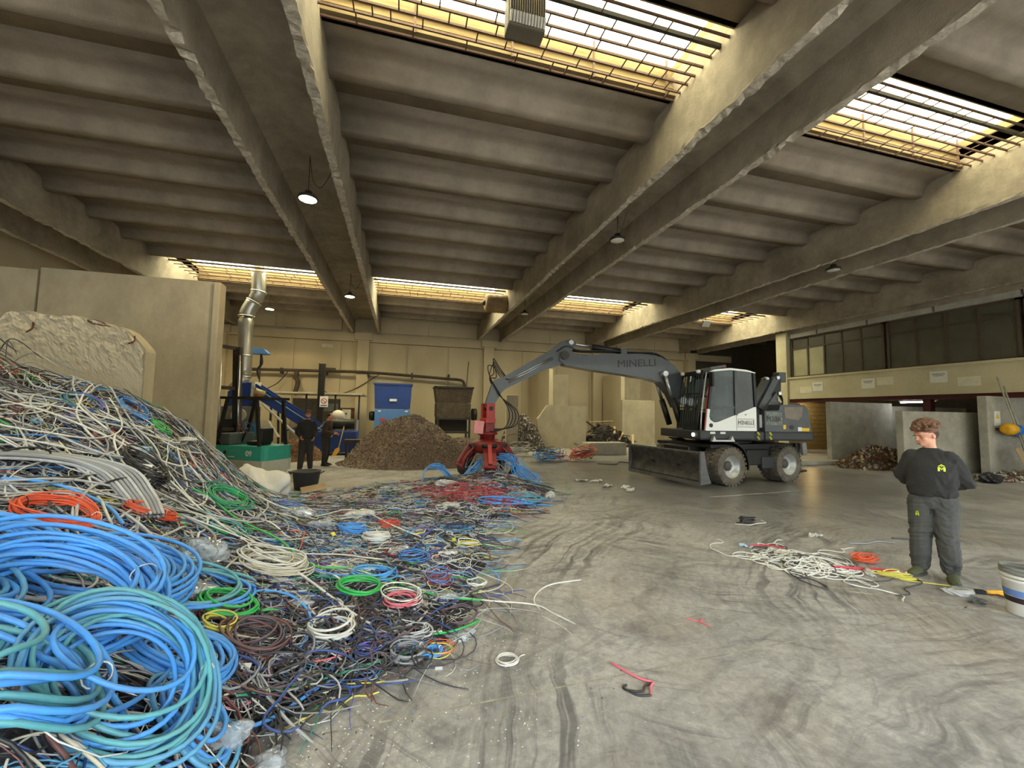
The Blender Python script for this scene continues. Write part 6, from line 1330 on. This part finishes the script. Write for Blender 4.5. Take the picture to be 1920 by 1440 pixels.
C_('cable_coil', .11, 3.18, .115, .0065, 8, ['grey'], 'dark grey coil lying at the foot with a white label', jit=.12, stack=.03)
C_('cable_coil', -.18, 3.23, .07, .0045, 8, ['navy', 'purple'], 'small violet-blue coil on the dark cables at the foot', jit=.1, stack=.03)
C_('cable_coil', .29, 3.18, .06, .005, 7, ['blue'], 'little bright blue coil on the floor at the right foot', jit=.1, stack=.02)
C_('cable_coil', .33, 3.2, .09, .003, 5, ['orange', 'yellow'], 'thin orange and yellow wires round the little blue coil', jit=.35, stack=.02, ties=0)
C_('cable_coil', .43, 4.30, .12, .003, 18, ['red', 'brown', 'blue'], 'ball of thin red and blue wires at the edge of the scatter', jit=.3, stack=.07, ties=0)
C_('cable_coil', .19, 4.97, .15, .004, 18, ['navy', 'blue', 'black'], 'dark blue wire coil partly in a clear bag', jit=.22, stack=.05)
C_('cable_coil', .92, 5.46, .14, .007, 5, ['white', 'yellow'], 'flat white and yellow loop at the far right of the scatter', jit=.2, stack=.03, squash=.6, ties=0)
C_('cable_coil', -.1, 6.35, .12, .004, 10, ['red', 'orange'], 'small reddish wire coil behind the bright white coil', jit=.3, stack=.04, ties=0)
C_('cable_coil', .30, 5.95, .09, .006, 6, ['purple', 'yellow'], 'tiny purple and yellow coil in the flat scatter', jit=.3, stack=.03, ties=0)
C_('cable_coil', .85, 6.2, .2, .004, 12, ['blue2', 'black', 'navy'], 'flattened blue and black wire bunch at the right of the scatter', jit=.35, stack=.04, squash=.6, ties=0)
C_('cable_coil', -1.6, 6.9, .2, .005, 12, ['blue', 'purple'], 'blue coil on the low saddle before the white sack', jit=.25, stack=.06, ties=0)
C_('cable_coil', 1.95, 7.75, .45, .011, 6, ['blue'], 'wide flat blue loop on the floor in front of the grab', jit=.10, squash=.35, rot=-.1, stack=.05, lift=.0)
C_('cable_coil', 2.45, 8.05, .36, .010, 6, ['blue2', 'teal'], 'flat steel-blue loops at the right edge in front of the grab', jit=.2, squash=.5, rot=.2, stack=.05, ties=0)
C_('wire_coil', .81, 3.04, .075, .0035, 5, ['white'], 'small white wire coil alone on the bare floor', jit=.12, stack=.012, squash=.9, ties=0, lift=.0, group='pieces of cable on the open floor')
# red net of cable in front of the grab
rn = TB()
for k in range(90):
    a = NR.uniform(0, 6.28); u = math.sqrt(NR.random()); x = 1.35 + u * .85 * math.cos(a); y = 8.35 + u * .75 * math.sin(a) - .25 * (x - 1.35); rn.add(wander(x, y, NR.uniform(.4, 1.1), 14, 5.0, NR.uniform(.02, .12), .03), .0055, 5, 0)
tag(rn.build('red_cables', CC['red']), 'tangle of crimson cable strewn in front of the grab', 'cable tangle', kind='stuff')
# cables in and under the grab
gc = empty('grab_load', (2.30, 11.08, 0)); tag(gc, 'blue and white cables gripped by the red grab and spilling down', 'cable bundle')
tb_ = TB()
for k in range(46):
    a0 = NR.uniform(0, 6.28); r0 = NR.uniform(0, .32); z0 = NR.uniform(.35, .85); pts = [(r0 * math.cos(a0), r0 * math.sin(a0), z0)]
    a1 = a0 + NR.uniform(-.8, .8); rr = NR.uniform(.3, .6); pts += [(rr * math.cos(a1), rr * math.sin(a1), NR.uniform(.25, .7)), (rr * 1.3 * math.cos(a1 + .4), rr * 1.3 * math.sin(a1 + .4), .06), (rr * .7 * math.cos(a1 + 1), rr * .7 * math.sin(a1 + 1), .1), (.2 * math.cos(a1 + 2), .2 * math.sin(a1 + 2), NR.uniform(.2, .8))]
    tb_.add(spline(pts, 30), NR.choice((.006, .009)), 5, int(NR.integers(0, 4)))
tb_.build('mixed_cables', [CC['white'], CC['blue'], CC['lgrey'], CC['cream']], gc)
tb_ = TB()
for k in range(20):
    o_ = NR.normal(0, .085, 3); e = NR.uniform(-.25, .3)
    tb_.add(spline([(.25 + o_[0], -.45, .65 + o_[2]), (.50 + o_[0], -.62 + o_[1], .62 + o_[2]), (.72 + e, -.75 + o_[1], .30), (.92 + e, -.85 + o_[1], .05 + abs(o_[2])), (.80 + e, -1.05 + o_[1], .04 + abs(o_[2]) * .5), (.35 + e, -.95 + o_[1], .06)], 34), .0115, 6)
tb_.build('blue_hank', CC['blue'], gc)
tb_ = TB()
for k in range(9):
    o_ = NR.normal(0, .05, 3); tb_.add(spline([(-.2, -.4, .6 + o_[2]), (-.5 + o_[0], -.6, .35 + o_[2]), (-.85 + o_[0], -.7 + o_[1], .08), (-1.3 + o_[0], -.6 + o_[1], .45 + o_[2]), (-1.65, -.5 + o_[1], .38), (-1.75, -.7, .05)], 34), .011, 6)
tb_.build('trailing_loops', CC['blue'], gc)
# far bundles by the back slabs
C_('cable_coil', 5.35, 14.9, .46, .014, 12, ['blue', 'blue2', 'black'], 'far blue coil on the floor before the chamfered slab', jit=.18, squash=.6, stack=.30, lift=.02, group='far cable bundles')
C_('cable_coil', 5.75, 15.1, .42, .012, 12, ['lgrey', 'red', 'grey'], 'far grey and red cable bundle beside the far blue coil', jit=.2, squash=.7, stack=.26, ties=0, group='far cable bundles')
C_('cable_coil', 6.85, 14.9, .45, .012, 26, ['orange', 'brown', 'cream', 'red'], 'far ball of orange and brown cables left of the dozer blade', jit=.16, squash=.7, stack=.30, ties=0, group='far cable bundles')
C_('cable_coil', 4.7, 16.8, .6, .010, 24, ['cream', 'dark', 'lgrey'], 'far pale tangle at the foot of the rubble pile', jit=.3, squash=.6, stack=.35, ties=0, group='far cable bundles')
t_ = TB(); t_.add(spline([(7.0, 14.0, .02), (7.6, 13.7, .02), (8.0, 14.1, .05), (8.4, 13.9, .02)], 20), .02, 6); tag(t_.build('cable', CC['dark']), 'dark cable end on the floor behind the dozer blade', 'cable')

# ------------------------------------------------------------------ plastic bags and film
film = sheet('clear_film', (.88, .92, .94), .76, .10, 9.0); film_w = sheet('milky_film', (.88, .89, .86), .52, .2, 9.0)
def bag(x, y, sx, sy, sz, rot, m_, label, seed, base=None, name='plastic_bag', cat='plastic bag', neck=0.0, group='plastic bags among the cables', dent=.50):
    """crumpled bag: faceted folds pressed into a squashed shell"""
    rg = np.random.default_rng(seed); bm = bmesh.new(); bmesh.ops.create_icosphere(bm, subdivisions=4, radius=1.0); K = 26; dirs = rg.normal(0, 1, (K, 3)); dirs /= np.linalg.norm(dirs, axis=1, keepdims=True); offs = rg.uniform(dent, .92, K); ph = rg.uniform(0, 6.28, 6)
    for v in bm.verts:
        p = np.array(v.co); s = 1.0
        for d, o_ in zip(dirs, offs):
            q = p @ d
            if q > o_: s = min(s, o_ / q)
        s *= 1 + .10 * math.sin(5 * p[0] + 4 * p[1] + ph[0]) + .08 * math.sin(9 * p[1] - 6 * p[2] + ph[1]) + .06 * math.sin(14 * p[0] + 11 * p[2] + ph[2])
        p = p * s
        if neck and p[0] > .1: f_ = (p[0] - .1) / .8; p[1] *= max(.06, 1 - 1.0 * f_); p[2] *= max(.1, 1 - .8 * f_); p[0] += neck * f_ * f_
        v.co = (p[0] * sx, p[1] * sy, max(p[2], -.5) * sz)
    b = MB(); b.bm(bm, 0, True); o = b.build(name, m_, None, (x, y, (float(heap(x, y)) if base is None else base) + sz * .52), (0, 0, rot)); tag(o, label, cat, group); return o
def scrap(x, y, sx, sy, rot, m_, label, seed, name='plastic_scrap', cat='plastic scrap', group=None, hgt=.05):
    """torn sheet lying rumpled on the floor"""
    rg = np.random.default_rng(seed); n = 15; u, v = np.meshgrid(np.linspace(-1, 1, n), np.linspace(-1, 1, n)); a = np.arctan2(v, u); rr = np.maximum(abs(u), abs(v)); ed = .72 + .16 * np.sin(2 * a + seed) + .12 * np.sin(5 * a + 2 * seed) + .06 * np.sin(9 * a + seed)
    X = np.cos(a) * rr * ed * sx; Y = np.sin(a) * rr * ed * sy; Z = hgt * np.clip(.25 + .5 * fbm(u * 2.6, v * 2.6, seed, 3), 0, 1) + .004
    idx = np.arange(n * n).reshape(n, n); f = np.stack([idx[:-1, :-1], idx[:-1, 1:], idx[1:, 1:], idx[1:, :-1]], -1).reshape(-1, 4)
    o = link(name, np_mesh(name, np.stack([X, Y, Z], -1).reshape(-1, 3), f, [m_], None, False), None, (x, y, 0), (0, 0, rot)); return tag(o, label, cat, group)
def ring_in(bagobj, Rr, c_, n=5):
    t_ = TB(); t_.add(coil_path(0, 0, Rr, n, .08, .8, 0, .02, .0, np.random.default_rng(3), base=-.02), .0045, 5); t_.build('bagged_coil', CC[c_], bagobj)
b_ = bag(-1.55, 4.0, .24, .20, .15, .3, film, 'largest clear plastic bag at the edge of the blue coils', 1)
b_ = bag(-1.42, 3.58, .20, .17, .11, -.4, film, 'clear bag with a pale coil inside beside the green loops', 2); ring_in(b_, .10, 'white')
b_ = bag(-1.50, 3.35, .16, .14, .09, .8, film, 'clear bag squeezed between the blue loops', 3)
b_ = bag(-1.08, 2.88, .15, .11, .09, 1.2, film, 'pointed clear bag with a white ring inside near the front', 4, neck=.5); ring_in(b_, .085, 'lgrey')
b_ = bag(-.82, 2.48, .14, .10, .06, .2, film, 'clear bag at the bottom under the slack blue loops', 5)
b_ = bag(-.58, 2.46, .11, .08, .05, .5, film, 'crumpled clear film at the bottom picture edge', 6, base=0)
b_ = bag(.50, 3.42, .15, .11, .035, .3, film, 'flat clear bag with a white ring alone at the right foot', 7, base=0); ring_in(b_, .075, 'white', 3)
b_ = bag(.47, 4.02, .15, .10, .04, .1, film, 'flat clear bag beside the ball of thin wires', 8)
b_ = bag(.62, 4.55, .16, .10, .035, -.4, film, 'flat clear bag on the floor near the dark plug lead', 9, base=0)
b_ = bag(.62, 5.12, .15, .10, .05, .4, film_w, 'milky bag with a white loop at the right edge of the scatter', 10)
b_ = bag(-1.35, 6.45, .34, .24, .10, .1, film, 'wide clear sheet crumpled on the low saddle of the heap', 11)
b_ = bag(-.95, 6.1, .26, .18, .09, .5, film, 'clear film heap left of the mid-blue coil', 12)
b_ = bag(-.55, 6.9, .26, .18, .08, .2, film_w, 'milky film behind the mid-blue coil', 13)
b_ = bag(.05, 5.2, .20, .15, .07, .8, film, 'clear bag in the centre of the flat scatter', 14)
b_ = bag(-2.88, 6.7, .22, .16, .05, .7, film_w, 'white plastic sheet high on the right shoulder of the heap', 15)
b_ = bag(-2.88, 5.82, .11, .08, .06, .7, sheet('pale_blue_film', (.45, .68, .85), .35, .3), 'pale blue scrap of film above the black coil', 16)
b_ = bag(-.72, 3.75, .14, .11, .07, .3, film, 'clear bag between the cream coil and the white coil', 17)
b_ = bag(.9, 7.6, .32, .2, .06, .2, film_w, 'pale film in front of the crimson tangle', 18)
b_ = bag(1.0, 9.3, .35, .22, .12, .4, film_w, 'pale bag at the far edge left of the grab', 19)
b_ = bag(3.15, 8.5, .26, .12, .10, .6, film_w, 'milky plastic bag on the floor at the right of the blue loops', 20, base=0)
for k, (x, y, w_, lab) in enumerate(((4.8, 10.5, .26, 'white plastic scrap on the floor, farthest left before the blade'), (5.2, 10.4, .24, 'white plastic scrap on the floor, second from the left before the blade'), (5.1, 9.6, .22, 'flat white plastic strip on the floor before the blade'), (5.5, 9.4, .22, 'pale plastic scrap on the floor nearest the dozer blade'), (5.36, 8.95, .18, 'crumpled white scrap on the floor, nearest the viewer before the blade'))):
    scrap(x, y, w_ * 1.2, .17, .3 * k, film_w, lab, 30 + k, group='plastic scraps on the open floor', hgt=.07)
# white woven sack behind the heap
wv = mat('woven_sack', 'cfcdc4', .8, var=.06, scale=30, bump=.3, bscale=120)
b_ = bag(-2.72, 9.4, .66, .46, .44, -.35, wv, 'big white woven sack slumped behind the right end of the heap', 50, base=0, name='woven_sack', cat='sack', group=None, dent=.80)
bpy.context.view_layer.update(); _h, _p, _nn, _ = b_.ray_cast(Vector((.12, -2, .10)), Vector((0, 1, 0)))
if _h: text('lettering', 'S/S', .20, mat('sack_print', '5b5d60', .8), b_, (_p + _nn * .02)[:], _nn.to_track_quat('Z', 'Y').to_euler()[:], .006)
bag(16.9, 8.3, .55, .3, .2, .2, mat('black_bag', '1d1d1f', .35), 'black rubbish bag on the floor by the right picture edge', 71, base=0, name='rubbish_bag', cat='bag', group=None, dent=.6)
scrap(17.5, 8.6, .5, .3, .3, mat('pale_blue_sheet', '9fb8c4', .6), 'pale blue sheet lying behind the black rubbish bag', 72, hgt=.2)
# black tub and board
t_ = tag(empty('rubber_tub', (-2.02, 10.45, 0)), 'black rubber tub standing on the floor behind the heap', 'tub')
MB().lathe([(.20, 0), (.24, .02), (.29, .38), (.31, .40), (.31, .42), (.27, .42), (.22, .06), (.0, .05)], n=28).build('tub_wall', mat('tub_black', '2c2d30', .6, var=.15), t_)
for s in (-1, 1): MB().tube(spline([(s * .30, -.08, .36), (s * .37, 0, .40), (s * .30, .08, .36)], 10), .014, 8).build('tub_handle', black_plastic, t_)
t_ = tag(empty('tan_board', (-1.78, 10.0, 0)), 'small tan board lying beside the black tub', 'board'); MB().obox((0, 0, .09), (.5, .34, .03), (R(12), R(-8), .3), bev=.01).build('board_sheet', mat('board_tan', 'a08a6a'), t_)

# ------------------------------------------------------------------ clutter by the standing man
tw = TB()
for k in range(44):
    a = NR.uniform(0, 6.28); u = math.sqrt(NR.random()); x = 4.9 + .50 * u * math.cos(a); y = 4.12 + .36 * u * math.sin(a); n = 60; L = NR.uniform(1.2, 2.6); th = NR.uniform(0, 6.28); kk = NR.normal(0, 9); P = np.zeros((n, 3)); P[0] = (x, y, .02); ds = L / n
    for i in range(1, n):
        kk += NR.normal(0, 3.2); kk *= .95; th += kk * ds; P[i, :2] = P[i - 1, :2] + ds * np.array((math.cos(th), math.sin(th))) + (np.array((4.9, 4.12)) - P[i - 1, :2]) * .012
    rr = np.hypot(P[:, 0] - 4.9, (P[:, 1] - 4.12) * 1.3); P[:, 2] = .008 + np.maximum(0, 1 - rr / .55) * .10 * (.5 + .5 * np.sin(np.linspace(0, 9, n) + k)) + .006 * (1 + np.sin(np.linspace(0, 30, n) + k))
    tw.add(P, .0065, 6, 0 if k % 6 else 1)
tag(tw.build('white_cable_tangle', [CC['white'], CC['dark']]), 'flat tangle of white flex on the floor in front of the man', 'cable tangle', kind='stuff')
FG = 'litter on the floor near the standing man'
def floor_cable(pts, r_, c_, label, cat='cable', name='cable'):
    t_ = TB(); t_.add(spline([(x, y, r_ + z) for x, y, z in pts], 36), r_, 7); return tag(t_.build(name, CC[c_]), label, cat, FG)
floor_cable([(5.0, 3.9, .03), (5.3, 3.8, .02), (5.6, 3.75, .0), (5.75, 3.6, .0)], .016, 'red', 'thick red cable length lying out of the white tangle')
floor_cable([(4.75, 4.85, 0), (5.0, 4.75, .02), (5.1, 4.6, .02)], .012, 'red', 'red scrap poking from the back of the white tangle')
coil('cable_coil', 5.75, 4.05, .13, .006, 9, ['orange'], 'orange flex bunch on the floor before the man', jit=.35, squash=.6, stack=.05, group=FG, base=0, ties=0)
coil('cable_coil', 5.48, 3.55, .14, .005, 8, ['yellow'], 'yellow flex bunch on the floor before the man', jit=.35, squash=.4, stack=.03, rot=-.6, group=FG, base=0, ties=0)
floor_cable([(5.5, 3.5, 0), (5.7, 3.35, .0), (5.85, 3.2, .01)], .006, 'yellow', 'yellow flex trailing toward the pliers')
scrap(4.72, 4.85, .13, .09, .2, sheet('pale_blue_film', (.45, .68, .85), .35), 'pale blue paper mask at the left end of the white tangle', 61, name='paper_mask', cat='mask', group=FG)
scrap(4.62, 4.35, .2, .13, .5, film_w, 'white plastic bag at the front of the white tangle', 62, group=FG)
bag(5.35, 3.72, .13, .07, .05, .9, film_w, 'clear wrapper standing up between the red and yellow cables', 63, base=0, group=FG)
scrap(5.72, 3.60, .16, .11, .2, mat('paper', 'd8d5c8'), 'crumpled white paper by the man\u2019s feet', 64, name='paper_scrap', cat='paper', group=FG)
bag(5.68, 3.10, .17, .12, .05, -.3, film_w, 'silvery plastic bag heap before the man', 65, base=0, group=FG)
scrap(5.6, 2.9, .17, .09, .6, mat('grey_foil', '6d6f70', .35, .4), 'dark grey wrapper in front of the silvery bag', 66, name='foil_wrapper', cat='wrapper', group=FG)
scrap(6.2, 5.05, .2, .09, .4, film_w, 'clear plastic scrap on the floor left of the man', 67, name='plastic_scrap', group=FG)
pk = tag(empty('cable_cutter', (5.95, 3.02, .0), R(-25)), 'cable cutter with yellow handles lying before the man', 'cutter')
MB().beam((-.22, .02, .025), (.0, .0, .025), .05, .03).build('jaw', black_metal, pk)
for s in (-1, 1): MB().tube(spline([(0, 0, .025), (.15, s * .03, .025), (.36, s * .05, .025)], 12), .017, 8).build('handle', yel, pk)
coil('cable_coil', 6.05, 2.9, .07, .004, 4, ['brown'], 'small reddish-brown wire loop beside the cutter', jit=.2, stack=.01, group=FG, base=0, ties=0)
coil('cable_coil', 5.8, 5.95, .13, .008, 9, ['black', 'dark'], 'black flex bunch alone on the floor left of the man', jit=.3, squash=.45, stack=.05, group=FG, base=0)
floor_cable([(5.5, 5.9, 0), (5.65, 5.75, .01), (5.85, 5.8, .01), (6.1, 5.85, 0), (6.15, 6.0, 0)], .007, 'white', 'white flex looped under the black bunch')
floor_cable([(6.3, 4.65, 0), (6.55, 4.58, .0), (6.85, 4.62, .0), (7.0, 4.5, 0)], .011, 'grey', 'short grey cable stripped at one end on the floor behind')
floor_cable([(7.25, 4.7, 0), (7.5, 4.6, 0)], .012, 'dark', 'short dark cable stub on the floor by the man')
# red and black jumper lead near the viewer
jl = tag(empty('jumper_lead', (1.6, 2.6, 0)), 'short red and black lead lying on the floor in the foreground', 'cable')
for pts, c_, r_ in (([(-.06, .24, 0), (-.01, .12, 0), (.05, .02, 0), (.11, -.03, 0)], 'pink', .008), ([(.11, -.03, .0), (.06, -.07, .0), (.02, -.14, 0)], 'pink', .008), ([(.10, -.03, .0), (.03, -.05, .0), (-.01, -.09, .0), (-.09, -.07, 0), (-.12, -.03, 0), (-.08, -.01, 0)], 'black', .007), ([(.02, -.14, 0), (-.06, -.12, 0), (-.10, -.07, 0)], 'black', .007)):
    t_ = TB(); t_.add(spline([(x, y, z + r_) for x, y, z in pts], 24), r_, 7); t_.build('red_strand' if c_ == 'pink' else 'black_strand', CC[c_], jl)
t_ = TB(); t_.add(spline([(2.52, 3.28, .005), (2.6, 3.2, .005), (2.62, 3.1, .005)], 10), .006, 6); t_.add(spline([(2.66, 3.25, .005), (2.58, 3.18, .005)], 6), .006, 6); tag(t_.build('red_offcut', CC['pink']), 'tiny red cable offcut on the open floor', 'offcut')
t_ = TB(); t_.add(spline([(1.28, 3.62, .003), (1.38, 3.42, .003), (1.42, 3.25, .003)], 10), .003, 5); tag(t_.build('wire_offcut', CC['white']), 'short straight white wire on the floor behind the jumper lead', 'offcut')
# paint buckets at the right edge
bk = tag(empty('paint_bucket', (5.72, 2.62, 0)), 'stack of used white paint buckets cut by the right picture edge', 'bucket')
bw = mat('bucket_white', 'd7d5cc', .5, var=.08, dirt='8c8578', dirt_amt=.5)
MB().lathe([(.115, 0), (.12, .01), (.145, .30), (.155, .31), (.155, .33), (.145, .335), (.14, .33), (.11, .05), (.0, .05)], n=32).build('bucket_wall', bw, bk)
MB().lathe([(.1235, .06), (.1345, .17)], n=32, caps=False).build('dark_label', mat('label_dark', '2b1f24', .5), bk); MB().lathe([(.1355, .175), (.1415, .235)], n=32, caps=False).build('blue_label', mat('label_blue', '5f7fb8', .5), bk)
for k in range(3): MB().lathe([(.150, .34 + .035 * k), (.158, .345 + .035 * k), (.158, .365 + .035 * k), (.150, .37 + .035 * k), (.13, .36 + .035 * k)], n=32, caps=False).build('rim_ring', mat('rim_grey', '77776f', .6) if k else bw, bk)
# small boxes and tags lying on the heap
for k, (x, y, s, c_, lab) in enumerate(((-.86, 2.98, .035, 'white', 'small white socket box on the dark cables near the foot'), (-.55, 2.98, .04, 'white', 'white plastic corner piece at the front foot'), (-.35, 2.85, .03, 'white', 'rounded white adaptor lying on the bare floor in front'), (-2.45, 5.0, .05, 'white', 'white plug on the slope above the orange coil'), (-.75, 5.6, .045, 'yellow', 'yellow connector lying in the flat scatter'), (-.72, 2.87, .022, 'yellow', 'yellow tape tag on the blue cable at the near corner'), (.74, 5.6, .05, 'yellow', 'yellow packet at the far side of the scatter'), (.32, 3.02, .035, 'lgrey', 'grey plug with a black cap at the right foot'))):
    o = MB().obox((0, 0, 0), (s * 1.5, s, s * .6), (0, 0, 0), bev=s * .15).build('plug_piece', CC[c_], None, (x, y, max(float(heap(x, y)) + .05 * min(1, 8 * float(heap(x, y))), 0) + s * .35), (.2 * k % .5, .1, k * 1.3)); tag(o, lab, 'plug')
    MB().box(-s * .3, s * .3, -s * .52, -s * .5, -s * .15, s * .15).build('socket_face', CC['dark'] if c_ != 'lgrey' else black_plastic, o)
